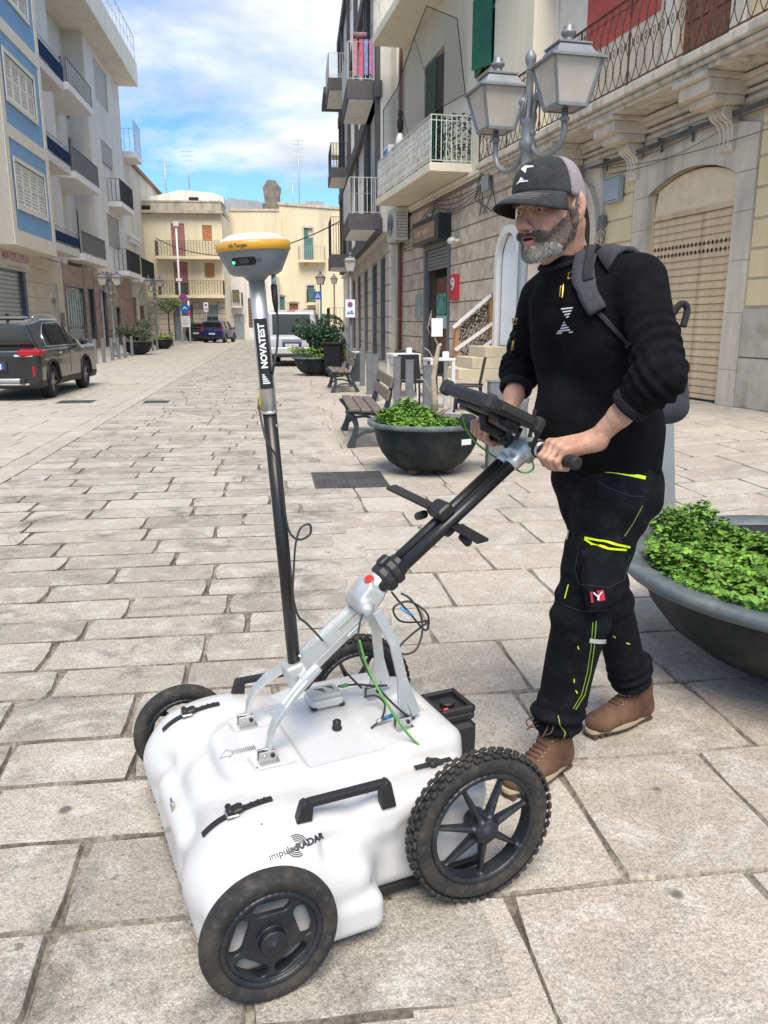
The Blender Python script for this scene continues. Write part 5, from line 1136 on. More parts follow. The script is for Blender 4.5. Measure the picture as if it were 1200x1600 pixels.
# ---- lanterns
FROST = M('frosted_lamp_glass', (.62, .57, .49), rough=.35, var=.06, alpha=.72)
BULB = M('pale_bulb_tube', (.75, .72, .66), rough=.5)
def lantern(mb_frame, mb_glass, mb_bulb, c, s):
	"""square lantern; c = bottom centre, s = eave width"""
	old = mb_frame.T; T = Matrix.Translation(Vector(c)) @ Matrix.Rotation(LROT, 4, 'Z')
	for m_ in (mb_frame, mb_glass, mb_bulb): m_.T = T
	b, t_, hb = s * .27, s * .44, s * .68
	for i in range(4):
		a0, a1 = ((-1,-1),(1,-1),(1,1),(-1,1))[i], ((1,-1),(1,1),(-1,1),(-1,-1))[i]
		mb_frame.bar((a0[0]*b, a0[1]*b, 0), (a0[0]*t_, a0[1]*t_, hb), s*.045, s*.045); mb_frame.bar((a0[0]*b, a0[1]*b, 0), (a1[0]*b, a1[1]*b, 0), s*.045, s*.05)
		k = .97; mb_glass.poly([(a0[0]*b*k, a0[1]*b*k, .01), (a1[0]*b*k, a1[1]*b*k, .01), (a1[0]*t_*k, a1[1]*t_*k, hb), (a0[0]*t_*k, a0[1]*t_*k, hb)])
		mb_frame.poly([(a0[0]*s*.5, a0[1]*s*.5, hb + s*.035), (a1[0]*s*.5, a1[1]*s*.5, hb + s*.035), (a1[0]*s*.36, a1[1]*s*.36, hb + s*.10), (a0[0]*s*.36, a0[1]*s*.36, hb + s*.10)])
		mb_frame.poly([(a0[0]*s*.36, a0[1]*s*.36, hb + s*.10), (a1[0]*s*.36, a1[1]*s*.36, hb + s*.10), (a1[0]*s*.27, a1[1]*s*.27, hb + s*.26), (a0[0]*s*.27, a0[1]*s*.27, hb + s*.26)])
	mb_frame.cbox((0, 0, hb + s * .018), (s, s, s * .035)); mb_frame.cbox((0, 0, hb + s * .27), (s * .60, s * .60, s * .03));
	mb_frame.lathe([(s*.24, hb+s*.28), (s*.16, hb+s*.33), (s*.08, hb+s*.37), (s*.085, hb+s*.42), (s*.13, hb+s*.46), (s*.13, hb+s*.50), (s*.09, hb+s*.53), (s*.095, hb+s*.57), (s*.05, hb+s*.62), (0, hb+s*.635)], 14)
	mb_frame.lathe([(s*.05, -s*.22), (s*.10, -s*.18), (s*.06, -s*.12), (s*.05, -.0)], 10); mb_frame.cbox((0, 0, .0), (s*.5, s*.5, s*.02))
	mb_bulb.cyl((0, 0, .03), (0, 0, hb * .72), s * .09, n=10)
	for m_ in (mb_frame, mb_glass, mb_bulb): m_.T = None
LROT = 0.0
def lamp(name, lab, x, y, H_, heads, s, mat, group=None, lrot=0.0, pr=.045, arm=.0):
	"""heads: list of horizontal offsets (dx, dy); single head sits on the pole"""
	global LROT; LROT = lrot; t = thing(name, lab, 'street lamp', (x, y, 0), 0, group)
	mb = MB(); ph = H_
	prof = [(.16, 0), (.16, .10), (.12, .14), (.115, .55), (.13, .60), (.09, .66), (.075, .95), (.085, 1.0), (pr * 1.05, 1.06), (pr, ph * .62), (pr * .9, ph - 1.25)] if heads[0] != (0, 0) else [(.13, 0), (.13, .1), (.09, .14), (.085, .6), (.06, .68), (pr, .8), (pr * .85, ph)]
	mb.lathe(prof, 16)
	if heads[0] != (0, 0):
		z0 = ph - 1.25; mb.lathe([(pr * .9, z0), (pr * 1.5, z0 + .03), (pr * 1.5, z0 + .08), (pr * 1.1, z0 + .12), (pr * 1.15, z0 + .28), (pr * 1.6, z0 + .30), (pr * 1.7, z0 + .36), (pr * 1.25, z0 + .40), (pr * 1.3, z0 + .52), (pr * 1.6, z0 + .56), (pr * 1.3, z0 + .60), (pr * .7, z0 + .78), (pr * .75, z0 + .84), (pr * .7, z0 + .98), (pr * .95, z0 + 1.0), (pr * .6, z0 + 1.05), (pr * 1.05, z0 + 1.10), (pr * 1.05, z0 + 1.15), (pr * .3, z0 + 1.21), (0, z0 + 1.22)], 16)
		for k in range(8): a = k * PI / 4; mb.tube([(pr * 1.4 * math.cos(a), pr * 1.4 * math.sin(a), z0 + .58), (pr * 1.15 * math.cos(a), pr * 1.15 * math.sin(a), z0 + .70), (pr * .85 * math.cos(a), pr * .85 * math.sin(a), z0 + .80)], [.016, .012, .004], 5)
	part('pole', mb, mat, t)
	for dx_, dy_ in heads:
		hd = link('lantern', None, t); f, g2, b2 = MB(), MB(), MB()
		L = math.hypot(dx_, dy_); zl = ph - arm if L else ph + s * .2
		lantern(f, g2, b2, (dx_, dy_, zl), s); part('lantern_frame', f, mat, hd); part('lantern_glass', g2, FROST, hd); part('bulb', b2, BULB, hd)
		if L:
			ux, uy = dx_ / L, dy_ / L; m_ = MB(); pts = []
			zt = zl - s * .2; r_ = (L - pr) / 2
			pts = [(ux * L, uy * L, zt), (ux * L, uy * L, zt - .06)] + [(ux * (pr + r_ + r_ * math.cos(a)), uy * (pr + r_ + r_ * math.cos(a)), zt - .10 - r_ * .85 * math.sin(a)) for a in [k * PI / 12 for k in range(13)]] + [(ux * (pr + .0), uy * (pr + .0), zt + .12), (ux * (pr + .05), uy * (pr + .05), zt + .25)]
			m_.tube(pts, [.030] * 3 + [.027] * (len(pts) - 5) + [.024, .03], 10); m_.ell((ux * (pr + .06), uy * (pr + .06), zt + .28), (.045, .045, .045), 12, 8); m_.ell((ux * (pr + .01), uy * (pr + .01), zt - .04), (.035,) * 3, 8, 6); part('arm', m_, mat, t)
	return t
big_c, hl, hr = np.array((1.44, 8.6)), np.array((1.19, 9.15)), np.array((1.72, 8.22))
zb_ = CP + ray(777, 207) * (9.22 / ray(777, 207)[1])
lamp('street_lamp', 'large silver double lantern street lamp rising behind the bearded man', big_c[0], big_c[1], 4.05, [tuple(hl - big_c), tuple(hr - big_c)], .55, LAMPM, lrot=R(14), pr=.052, arm=4.05 - zb_[2])
SLG = 'small lantern street lamps along the street'
lr_ = G(549, 590); lamp('street_lamp', 'grey lantern lamp post by the right bollards carrying the white parking sign', lr_[0], lr_[1], 2.62, [(0, 0)], .36, LAMPD, SLG)
l1 = G(181, 557.5); lamp('street_lamp', 'grey lamp post with double lantern on the left beside the shrub planter', l1[0], l1[1], 3.5, [(-.28, .0), (.28, .1)], .46, LAMPD, SLG, pr=.055, arm=.55)
l2 = G(247, 541); lamp('street_lamp', 'farther grey double lantern lamp post on the left by the low planter', l2[0], l2[1], 4.1, [(-.34, .0), (.34, .1)], .5, LAMPD, SLG, pr=.07, arm=.5)
d_ = 45; lamp('street_lamp', 'distant grey lantern lamp post beside the blue pedestrian sign', (502 - 600) / 1273 * d_, d_, 3.35, [(0, 0)], .55, LAMPD, SLG, pr=.06)
d_ = 38; lamp('street_lamp', 'distant lantern lamp before the white house right of the pedestrian sign', (523 - 600) / 1273 * d_, d_, 3.1, [(0, 0)], .34, LAMPD, SLG, pr=.04)
# floodlight post and white camera pole
t_ = thing('floodlight_post', 'tall thin post with a black floodlight at its top left of the yellow house', 'light post', (G(240, 532.5)[0], G(240, 532.5)[1], 0)); d_ = G(240, 532.5)[1]; zt_ = (CP + ray(240, 335) * (d_ / ray(240, 335)[1]))[2]; mb = MB(); mb.cyl((0, 0, 0), (0, 0, zt_), .12, .07, 8); part('pole', mb, GALV, t_); mb = MB(); mb.cbox((.1, -.2, zt_ + .3), (.9, .5, .8), Matrix.Rotation(.5, 3, 'X'), bev=.05); mb.cbox((-.4, -.1, zt_ + .1), (.5, .5, .6)); part('floodlight', mb, BLACKIRON, t_)
# ---- signs
SGW = M('sign_plate_white', (.68, .68, .68), rough=.4); SGB = M('sign_blue', (.01, .12, .45), rough=.4); SGR = M('sign_red_paint', (.55, .02, .05), rough=.4)
def disc(mb, c, r, y, n=24): mb.prism([(c[0] + r * math.cos(2*PI*k/n), y, c[2] + r * math.sin(2*PI*k/n)) for k in range(n)], (0, .02, 0))
ds = 58.0; sx = (284 - 600) / 1273 * ds
def zat(py, d, px=600): return float((CP + ray(px, py) * (d / ray(px, py)[1]))[2])
t_ = thing('traffic_sign_post', 'tall white pole with a no stopping disc a blue arrow disc and a white panel', 'traffic signs', (sx, ds, 0), .15)
mb = MB(); mb.cyl((0, 0, 0), (0, 0, zat(350, ds)), .07, n=8); mb.cyl((.55, 0, 0), (.55, 0, zat(470, ds)), .06, n=8); mb.cbox((0, 0, zat(350, ds)), (.35, .3, .3)); mb.cbox((0, 0, zat(437, ds)), (.4, .25, .18)); part('pole', mb, WHITE, t_)
z_ = zat(466, ds); mb = MB(); disc(mb, (.22, 0, z_), .30, -.10); s1 = part('round_sign', mb, SGR, t_); mb = MB(); disc(mb, (.22, 0, z_), .23, -.112); part('blue_field', mb, SGB, s1); mb = MB(); mb.bar((.22 - .17, -.13, z_ - .17), (.22 + .17, -.13, z_ + .17), .01, .06); mb.bar((.22 - .17, -.13, z_ + .17), (.22 + .17, -.13, z_ - .17), .01, .06); part('red_cross', mb, SGR, s1)
z_ = zat(482, ds); mb = MB(); disc(mb, (.30, 0, z_), .33, -.10); s1 = part('round_sign', mb, SGB, t_); mb = MB(); mb.poly([(.14, -.115, z_ + .0), (.30, -.115, z_ + .14), (.46, -.115, z_ + .0), (.42, -.115, z_ - .06), (.30, -.115, z_ + .04), (.18, -.115, z_ - .06)]); part('arrow', mb, SGW, s1)
mb = MB(); z0, z1 = zat(511, ds), zat(494, ds); mb.box(.02, .62, -.10, -.07, z0, z1); s1 = part('panel', mb, SGW, t_); mb = MB()
for k in range(6): mb.box(.08, .55 - .05 * (k % 3), -.106, -.102, z1 - .12 - k * .1, z1 - .09 - k * .1)
part('print_lines', mb, M('sign_grey_print', (.3, .3, .33)), s1); mb = MB(); disc(mb, (.56, 0, zat(489, ds)), .13, -.12); part('small_disc', mb, SGR, t_)
def panelsign(name, lab, px, py0, py1, wpx, d, post=True, rz=0.0, glyph=True):
	x = (px - 600) / 1273 * d; k = d * .985 / 1240; z0, z1 = zat(py1, d), zat(py0, d); w_ = wpx * k
	t_ = thing(name, lab, 'sign', (x, d, 0 if post else z0), rz); o_ = 0 if post else -z0
	if post: mb = MB(); mb.cyl((0, .03, 0), (0, .03, z1), .03, n=8); part('post', mb, GALV, t_)
	mb = MB(); mb.cbox((0, -.02, (z0 + z1) / 2 + o_), (w_, .02, z1 - z0), bev=.004); p_ = part('panel', mb, SGW, t_); h_ = z1 - z0
	mb = MB(); disc(mb, (0, 0, z1 - h_ * .27 + o_), w_ * .26, -.04, 18); p2 = part('disc', mb, SGR, p_); mb = MB(); disc(mb, (0, 0, z1 - h_ * .27 + o_), w_ * .18, -.05, 18); part('disc_field', mb, SGB if name == 'parking_sign' else SGW, p_); mb = MB(); mb.bar((-w_ * .12, -.054, z1 - h_ * .27 + o_ + w_ * .12), (w_ * .12, -.054, z1 - h_ * .27 + o_ - w_ * .12), .004, w_ * .06); part('bar', mb, SGR, p_)
	mb = MB(); mb.box(-w_ * .32, w_ * .36, -.036, -.034, z0 + h_ * .20 + o_, z0 + h_ * .27 + o_); mb.box(w_ * .05, w_ * .25, -.036, -.034, z0 + h_ * .30 + o_, z0 + h_ * .38 + o_); mb.box(-w_ * .3, -w_ * .1, -.036, -.034, z0 + h_ * .31 + o_, z0 + h_ * .33 + o_); part('print', mb, SGB, p_); return t_
panelsign('parking_sign', 'white rectangular no parking sign fixed to the right lamp post', 547.5, 468, 496, 15, lr_[1] - .15, post=False)
panelsign('parking_sign', 'small white no parking sign on a post before the far yellow house', 323.5, 472.5, 487, 7, 60)
d_ = 43; x_ = (497.5 - 600) / 1273 * d_; t_ = thing('pedestrian_sign', 'square blue pedestrian crossing sign on a thin post before the cream house', 'sign', (x_, d_, 0)); mb = MB(); mb.cyl((0, .03, 0), (0, .03, zat(456, d_)), .035, n=8); part('post', mb, GALV, t_); zc, hw = zat(461.5, d_), .20; mb = MB(); mb.box(-hw, hw, -.02, .0, zc - hw, zc + hw); p_ = part('panel', mb, SGB, t_); mb = MB(); mb.poly([(-.13, -.025, zc - .12), (.13, -.025, zc - .12), (0, -.025, zc + .13)]); p2 = part('white_triangle', mb, SGW, p_); mb = MB(); mb.bar((-.04, -.03, zc - .1), (.01, -.03, zc + .05), .004, .03); mb.bar((.05, -.03, zc - .1), (.01, -.03, zc), .004, .03); part('walking_figure', mb, SGB, p_)
# ---- benches
WOODB = M('brown_bench_slat', (.15, .115, .095), rough=.5, var=.2, vscale=5, stretch=(1, 8, 8), dirt=(.30, .27, .24), dscale=6, damt=.35)
def bench_side():
	mb = MB()
	def strip2(pts, w, x0=-.03, x1=.03):
		for (a, b), (w0, w1) in zip(zip(pts[:-1], pts[1:]), zip(w[:-1], w[1:])):
			d = Vector((0, b[0] - a[0], b[1] - a[1])).normalized(); n = Vector((1, 0, 0)).cross(d)
			mb.prism([Vector((x0, a[0], a[1])) - n * w0 / 2, Vector((x0, a[0], a[1])) + n * w0 / 2, Vector((x0, b[0], b[1])) + n * w1 / 2, Vector((x0, b[0], b[1])) - n * w1 / 2], (x1 - x0, 0, 0))
	# y: 0 = front edge, + = towards the back
	strip2([(.06, .0), (.10, .12), (.13, .24), (.10, .34), (.02, .41)], [.10, .07, .055, .07, .04]); strip2([(.0, .415), (.15, .405), (.35, .39), (.46, .40)], [.03, .05, .05, .06])
	strip2([(.58, .0), (.52, .14), (.46, .28), (.46, .40), (.50, .55), (.55, .80)], [.09, .06, .06, .07, .05, .035]); strip2([(.12, .12), (.22, .18), (.34, .19), (.45, .16), (.52, .12)], [.03, .03, .03, .03, .03])
	return mb
def bench(px0, py0, d_back, lab, length=1.55, head=None):
	g0 = G(px0, py0); hd = vp_angle(500) if head is None else head
	# local x runs away along the street; y towards the pavement (right)
	ang = PI / 2 - hd; t = thing('park_bench', lab, 'bench', (g0[0], g0[1], 0), ang, 'park benches on the right of the street')
	me = None
	for x in (.12, length - .12):
		mb = bench_side(); mb.v = [(v[0] + x, -v[1], v[2]) for v in mb.v]; part('end_frame', mb, CAST, t, bevel=.004, fixn=True)
	for y, z in ((.10, .445), (.235, .435), (.37, .43)): mb = MB(); mb.cbox((length / 2, -y, z), (length, .115, .035), bev=.006); part('seat_slat', mb, WOODB, t)
	for y, z in ((.485, .60), (.525, .745)): mb = MB(); mb.cbox((length / 2, -y, z), (length, .03, .12), Matrix.Rotation(R(14), 3, 'X'), bev=.006); part('back_slat', mb, WOODB, t)
	return t
bench(541, 702, .55, 'nearer slatted bench with dark cast ends beside the leafy bowl planter', 1.75, vp_angle(470)); bench(516, 615, .5, 'farther slatted bench with dark cast ends before the wheeled bin', 1.6, vp_angle(440))
# ---- planters
POT = M('dark_resin_planter', (.010, .017, .019), rough=.6, var=.3, vscale=2.5, dirt=(.085, .072, .055), dscale=3.2, damt=.5, roughvar=.12, bump=.1, spec=.25)
RIMM = M('grey_resin_rim', (.085, .11, .12), rough=.5, var=.15, dirt=(.30, .29, .26), dscale=9, damt=.4)
SOIL = M('dark_soil', (.035, .024, .016), rough=.95, bump=1, bscale=30)
CLOV = M('bright_clover_leaf', (.115, .235, .03), rough=.5, island=.6, var=.25, vscale=8, spec=.3); STEMM = M('clover_stem', (.12, .22, .04), rough=.6)
def planter(x, y, Rr, H_, lab, rz=0.0, feet=True):
	t = thing('bowl_planter', lab, 'planter', (x, y, 0), rz); b = .04
	mb = MB(); mb.lathe([(Rr * .36, b), (Rr * .50, b + H_ * .03), (Rr * .64, b + H_ * .14), (Rr * .76, b + H_ * .31), (Rr * .84, b + H_ * .50), (Rr * .88, b + H_ * .70), (Rr * .90, H_ - .05), (Rr * .905, H_ - .02)], 64); part('bowl', mb, POT, t)
	mb = MB(); mb.lathe([(Rr * .90, H_ - .045), (Rr * .985, H_ - .045), (Rr, H_ - .03), (Rr, H_ - .004), (Rr * .985, H_ + .003), (Rr * .865, H_ - .012), (Rr * .84, H_ - .03), (Rr * .83, H_ - .16)], 64, caps=False); part('rim', mb, RIMM, t)
	mb = MB(); mb.lathe([(Rr * .83, H_ - .13), (Rr * .4, H_ - .08), (0, H_ - .07)], 32); part('soil', mb, SOIL, t)
	for k in range(4): a = k * PI / 2 + 1.0; mb = MB(); mb.cbox((Rr * .38 * math.cos(a), Rr * .38 * math.sin(a), .04), (Rr * .24, Rr * .15, .08), Matrix.Rotation(a, 3, 'Z'), bev=.02); part('foot', mb, M('rusty_foot', (.085, .05, .038), rough=.85, var=.3), t)
	return t
def clover(t, Rr, H_, n, size, hfun, seed, name='foliage'):
	r_ = np.random.default_rng(seed); mb = MB(); base = H_ - .09
	leaf = [(0, 0), (.42, .30), (.50, .72), (.25, 1.0), (-.25, 1.0), (-.50, .72), (-.42, .30)]
	for _ in range(n):
		a = r_.random() * 2 * PI; rad = math.sqrt(r_.random()) * Rr; x, y = rad * math.cos(a), rad * math.sin(a); h = hfun(x, y);
		if h <= 0: continue
		z = base + h * (.62 + .38 * r_.random()); nrm = Vector((r_.normal(0, .42) + x / Rr * .25, r_.normal(0, .42) + y / Rr * .25, 1)).normalized(); u = nrm.orthogonal().normalized(); v = nrm.cross(u); s_ = size * (.6 + .7 * r_.random()); c = Vector((x, y, z)); a0 = r_.random() * 2 * PI
		if r_.random() < .12: mb.cur = 1; mb.bar((x, y, base), (x, y, z), .003, .003); mb.cur = 0
		for k in range(3):
			al = a0 + k * 2 * PI / 3 + r_.normal(0, .15); d = u * math.cos(al) + v * math.sin(al); e = nrm.cross(d); drp = nrm * -.10
			mb.face([mb.pt(c + (e * p[0] + d * p[1] + drp * p[1] ** 2) * s_) for p in leaf], False)
	return stuff(part(name, mb, [CLOV, STEMM], t))
near_c = (1.85, 3.09); pn_ = planter(near_c[0], near_c[1], .86, .445, 'large dark bowl planter filled with green clover at the right edge')
def hn(x, y):
	e = .105 + .028 * math.sin(x * 7 + 1) * math.cos(y * 6) + .03 * math.sin(x * 17 + y * 13)
	e += .12 * math.exp(-((x + .52) ** 2 + (y - .42) ** 2) / .012) + .08 * math.exp(-((x + .36) ** 2 + (y - .56) ** 2) / .008) + .03 * math.exp(-((x + .6) ** 2 + (y + .05) ** 2) / .05)
	hole = math.exp(-((x - .12) ** 2 + (y - .18) ** 2) / .012) + math.exp(-((x - .18) ** 2 + (y - .58) ** 2) / .05) + math.exp(-((x + .02) ** 2 + (y - .66) ** 2) / .02); return e - .14 * min(1, hole)
clover(pn_, .86 * .88, .445, 12500, .0165, hn, 4)
g_ = (.41, 7.60); pm = planter(g_[0], g_[1], .57, .50, 'middle dark bowl planter with a bright green mound and a bare dead stem')
def hm(x, y): return max(-.01, .04 + .24 * math.exp(-((x + .20) ** 2 + (y + .05) ** 2) / .10) + .06 * math.exp(-((x - .34) ** 2 + (y + .1) ** 2) / .02) + .03 * math.sin(x * 22 + y * 17)) if (x < .12 or x > .22 or y < -.1) else .0
clover(pm, .57 * .86, .50, 5200, .019, hm, 5)
mb = MB(); mb.cbox((.33, -.512, .36), (.10, .01, .05), Matrix.Rotation(R(30), 3, 'Z')); part('sticker', mb, M('pale_sticker2', (.6, .63, .6), rough=.4), pm)
BARK = M('pale_dead_bark', (.38, .31, .23), rough=.85, var=.25, vscale=12, bump=.5, bscale=60); DBARK = M('dark_bark', (.07, .055, .04), rough=.9, bump=.5, bscale=40)
def pxp(px, py, y): r_ = ray(px, py); return Vector(CP + r_ * (y / r_[1]))
t_ = thing('dead_sapling', 'bare pale dead sapling with broken twigs growing in the middle planter', 'tree', (.52, 7.6, .42)); o_ = Vector((.52, 7.6, .42))
Q = lambda px, py, y=7.6: pxp(px, py, y) - o_
mb = MB(); mb.tube([Q(679, 650), Q(679, 622), Q(677, 590), Q(682, 560), Q(686, 540), Q(690, 538)], [.036, .030, .026, .024, .020, .016], 8); part('trunk', mb, BARK, t_)
mb = MB()
for pts, r0 in (([(685, 541), (680, 530), (675, 512), (673, 495)], .010), ([(675, 515), (670, 503), (673, 490)], .005), ([(682, 557), (676, 560), (670, 548), (662, 543)], .010), ([(677, 600), (673, 612), (665, 597), (661, 592)], .008), ([(674, 526), (668, 512), (671, 500)], .005), ([(673, 505), (674, 485)], .004)): mb.tube([Q(*p) for p in pts], [r0 * (1 - .6 * i / (len(pts) - 1)) for i in range(len(pts))], 5)
for pts in (([(681, 648), (690, 640), (702, 636)]), ([(688, 649), (697, 640), (705, 632)]), ([(684, 650), (687, 642)])): mb.tube([Q(*p, 7.5) for p in pts], [.018, .014, .008], 5)
part('branch', mb, BARK, t_)
t_ = thing('paper_sheet', 'blank white paper sheet hung on the top twigs of the dead sapling', 'paper', Q(683, 512, 7.58) + o_, .1); mb = MB(); mb.box(-.052, .052, -.002, .0, -.080, .085); part('sheet', mb, WHITE, t_)
# shrub pots on the left, hedge pot, big leafy planter in the centre
def shrub(x, y, z0, rx, rz, n, size, mat, lab, seed, name='shrub', trunk=None, ry=None, clumps=14, holes=.0):
	t = thing(name, lab, 'shrub' if name == 'shrub' else 'tree', (x, y, z0)); r_ = np.random.default_rng(seed); mb = MB(); ry = ry or rx
	cl = [(r_.normal(0, .45) * rx, r_.normal(0, .45) * ry, rz * (.25 + .75 * r_.random()), .28 + .3 * r_.random()) for _ in range(clumps)]
	for _ in range(n):
		c = cl[r_.integers(len(cl))]; v = r_.normal(0, 1, 3); v /= np.linalg.norm(v); q_ = Vector((c[0] + v[0] * rx * c[3], c[1] + v[1] * ry * c[3], c[2] + v[2] * rz * .5 * c[3] + (trunk or 0)))
		a = Vector(r_.normal(0, 1, 3)).normalized(); b = a.orthogonal().normalized(); s_ = size * (.6 + .8 * r_.random()); mb.poly([q_ - a * s_, q_ + b * s_ * .5, q_ + a * s_, q_ - b * s_ * .5])
	stuff(part('crown', mb, mat, t)); m2 = MB()
	for k in range(5): c = cl[k]; m2.tube([(0, 0, 0), (0, 0, (trunk or rz * .2)), (c[0] * .5, c[1] * .5, (trunk or 0) + c[2] * .6), (c[0], c[1], (trunk or 0) + c[2])], [.045 * rx + .01, .035 * rx + .01, .02, .008], 6)
	part('trunk', m2, DBARK, t); return t
DKL = M('dark_glossy_leaf', (.018, .050, .022), rough=.35, island=.6, var=.2); OLV = M('olive_grey_leaf', (.085, .105, .055), rough=.6, island=.5); YGL = M('yellow_green_leaf', (.20, .30, .03), rough=.55, island=.5)
p_ = G(202, 554.5); planter(p_[0] + .3, p_[1] + .3, .75, .62, 'dark bowl planter holding the olive green shrub on the left pavement'); shrub(p_[0] + .3, p_[1] + .3, .55, .85, .9, 4200, .045, OLV, 'round olive green shrub in the left bowl planter behind the bollards', 11)
p_ = G(253, 545.5); planter(p_[0], p_[1] + .3, .62, .55, 'farther dark bowl planter with low grass on the left pavement'); shrub(p_[0], p_[1] + .3, .50, .55, .22, 1500, .05, YGL, 'low tufts of green grass in the farther left planter', 12)
p_ = G(259, 538.5); shrub(p_[0] + .3, p_[1], 0, .85, .9, 750, .08, M('sparse_leaf', (.12, .15, .05), rough=.6, island=.5), 'small young street tree with thin crown by the far left house', 13, name='young_tree', trunk=2.0, clumps=11)
p_ = G(285, 531.5); t_ = thing('kerb_island', 'low pale kerb island under the sign post at the street end', 'kerb', (p_[0] - .5, p_[1], 0)); mb = MB(); mb.cbox((0, 2, .07), (5.4, 6, .14), bev=.04); part('kerb', mb, SHOPST, t_); mb = MB(); mb.cbox((-1.2, 2.5, .5), (1.9, .8, .75), bev=.1); part('hedge_box', mb, CAST, t_)
shrub(p_[0] - 1.8, p_[1] + 2.5, .8, .8, 1.9, 900, .08, OLV, 'wispy shrub in a dark trough beneath the traffic signs', 14)
p_ = G(491, 588); pb_ = planter(p_[0], p_[1] + .5, .66, .50, 'dark bowl planter behind the farther bench beside the white van'); shrub(p_[0] + .15, p_[1] + .5, .45, .60, 1.0, 4600, .042, DKL, 'dense dark leaved shrub in the planter beside the white van', 15, clumps=18)
shrub(p_[0], p_[1] + .45, .45, .52, .26, 2200, .03, YGL, 'low yellow green weeds around the foot of the dark shrub', 16); shrub(-1.13, 22.4, .3, .16, .42, 500, .03, YGL, 'small tuft of light green leaves right of the wheeled bin', 17)
# ---- wheeled bin and striped post
g_ = G(520, 590); t_ = thing('wheeled_bin', 'black wheeled rubbish bin behind the farther bench', 'bin', (g_[0], g_[1] + .3, 0), -.1); t_.scale = (.78, .78, .96); mb = MB(); A = [mb.pt(p) for p in ((-.24, -.28, .10), (.24, -.28, .10), (.24, .28, .10), (-.24, .28, .10))]; B_ = [mb.pt(p) for p in ((-.30, -.36, .88), (.30, -.36, .88), (.30, .36, .88), (-.30, .36, .88))]; mb.strip(A, B_, True, False); mb.face(B_, False); mb.face(A[::-1], False); part('bin_body', mb, M('bin_black', (.010, .011, .013), rough=.7, spec=.2), t_, bevel=.02); mb = MB(); mb.cbox((0, 0, .92), (.68, .80, .07), bev=.02); part('lid', mb, M('bin_lid', (.02, .017, .016), rough=.7, spec=.2), t_)
for x in (-.27, .27): mb = MB(); mb.cyl((x - .03, .22, .13), (x + .03, .22, .13), .13, n=18); part('wheel', mb, MATS.get('bin_black') or CAST, t_)
g_ = G(511, 577); t_ = thing('striped_marker', 'short red and white striped marker post leaning by the bin', 'marker post', (g_[0], g_[1], 0)); mb = MB()
for k in range(5): mb.cur = k % 2; mb.cyl((-.03 * k * .15, 0, k * .09), (-.03 * (k + 1) * .15, 0, (k + 1) * .09), .05, n=10)
part('striped_tube', mb, [SGR, SGW], t_)
# ---- manhole grates
def grate(px0, py0, px1, py1, lab, n=9):
	a, b, c, d = G(px0, py1), G(px1, py1), G(px1, py0), G(px0, py0); ctr = (a + b + c + d) / 4; w_ = np.linalg.norm(b - a); h_ = np.linalg.norm(d - a) * .97
	t = thing('manhole_grate', lab, 'manhole cover', (ctr[0], ctr[1], .0), -ST); gm = M('grate_iron', (.085, .085, .082), rough=.6, metal=.4, var=.3, dirt=(.2, .17, .13), damt=.5, dscale=8)
	mb = MB(); mb.cbox((0, 0, -.001), (w_, h_, .008));
	part('plate', mb, gm, t); mb = MB()
	for x0, x1, y0, y1 in ((-w_/2 - .02, w_/2 + .02, -h_/2 - .02, -h_/2), (-w_/2 - .02, w_/2 + .02, h_/2, h_/2 + .02), (-w_/2 - .02, -w_/2, -h_/2, h_/2), (w_/2, w_/2 + .02, -h_/2, h_/2)): mb.box(x0, x1, y0, y1, -.01, .006)
	part('frame', mb, gm, t); mb = MB(); nx = n; ny = max(2, int(n * h_ / w_))
	for i in range(nx):
		for j in range(ny): mb.cbox((-w_ / 2 + w_ * (i + .5) / nx, -h_ / 2 + h_ * (j + .5) / ny, .005), (w_ / nx * .62, h_ / ny * .62, .006))
	stuff(part('raised_studs', mb, gm, t)); return t
grate(490, 738, 601, 762, 'rusty square manhole grate in the middle of the paving', 12); grate(94, 626, 144, 630, 'dark drain grate near the rear of the SUV', 8); grate(227, 626.5, 262, 630, 'dark drain grate in the middle of the far carriageway', 8)
# ---- bar table sets
TBW = M('white_table_plastic', (.68, .67, .64), rough=.45, var=.03); CHB = M('black_chair_plastic', (.018, .019, .021), rough=.45)
def table(px, py_top, lab, s=.66, d=13.8, h=.78, rz=.25):
	x = (px - 600) / 1273 * d * .99; t = thing('cafe_table', lab, 'table', (x, d, 0), rz, 'white cafe tables outside the bar'); mb = MB(); mb.cbox((0, 0, h - .02), (s, s, .04), bev=.006); part('table_top', mb, TBW, t)
	for sx in (-1, 1):
		for sy in (-1, 1): mb = MB(); mb.cbox((sx * (s/2 - .035), sy * (s/2 - .035), (h - .04) / 2), (.055, .055, h - .04)); part('leg', mb, TBW, t)
	return x, d, h
a = table(631, 541, 'white square cafe table left of the bare sapling', .52, 14.9, .86); b = table(688, 547, 'white square cafe table between the sapling and the stair trellis', .42, 12.9, .86)
for (x, y, h), lab in ((a, 'white napkin holder on the left cafe table'), (b, 'white napkin holder on the cafe table nearest the stair')):
	t = thing('napkin_holder', lab, 'napkin holder', (x + .1, y, h), .2, 'napkin holders on the cafe tables'); mb = MB(); mb.cbox((0, 0, .045), (.10, .07, .09), bev=.008); part('case', mb, TBW, t); mb = MB(); mb.cbox((0, 0, .095), (.08, .03, .015)); part('napkins', mb, WHITE, t)
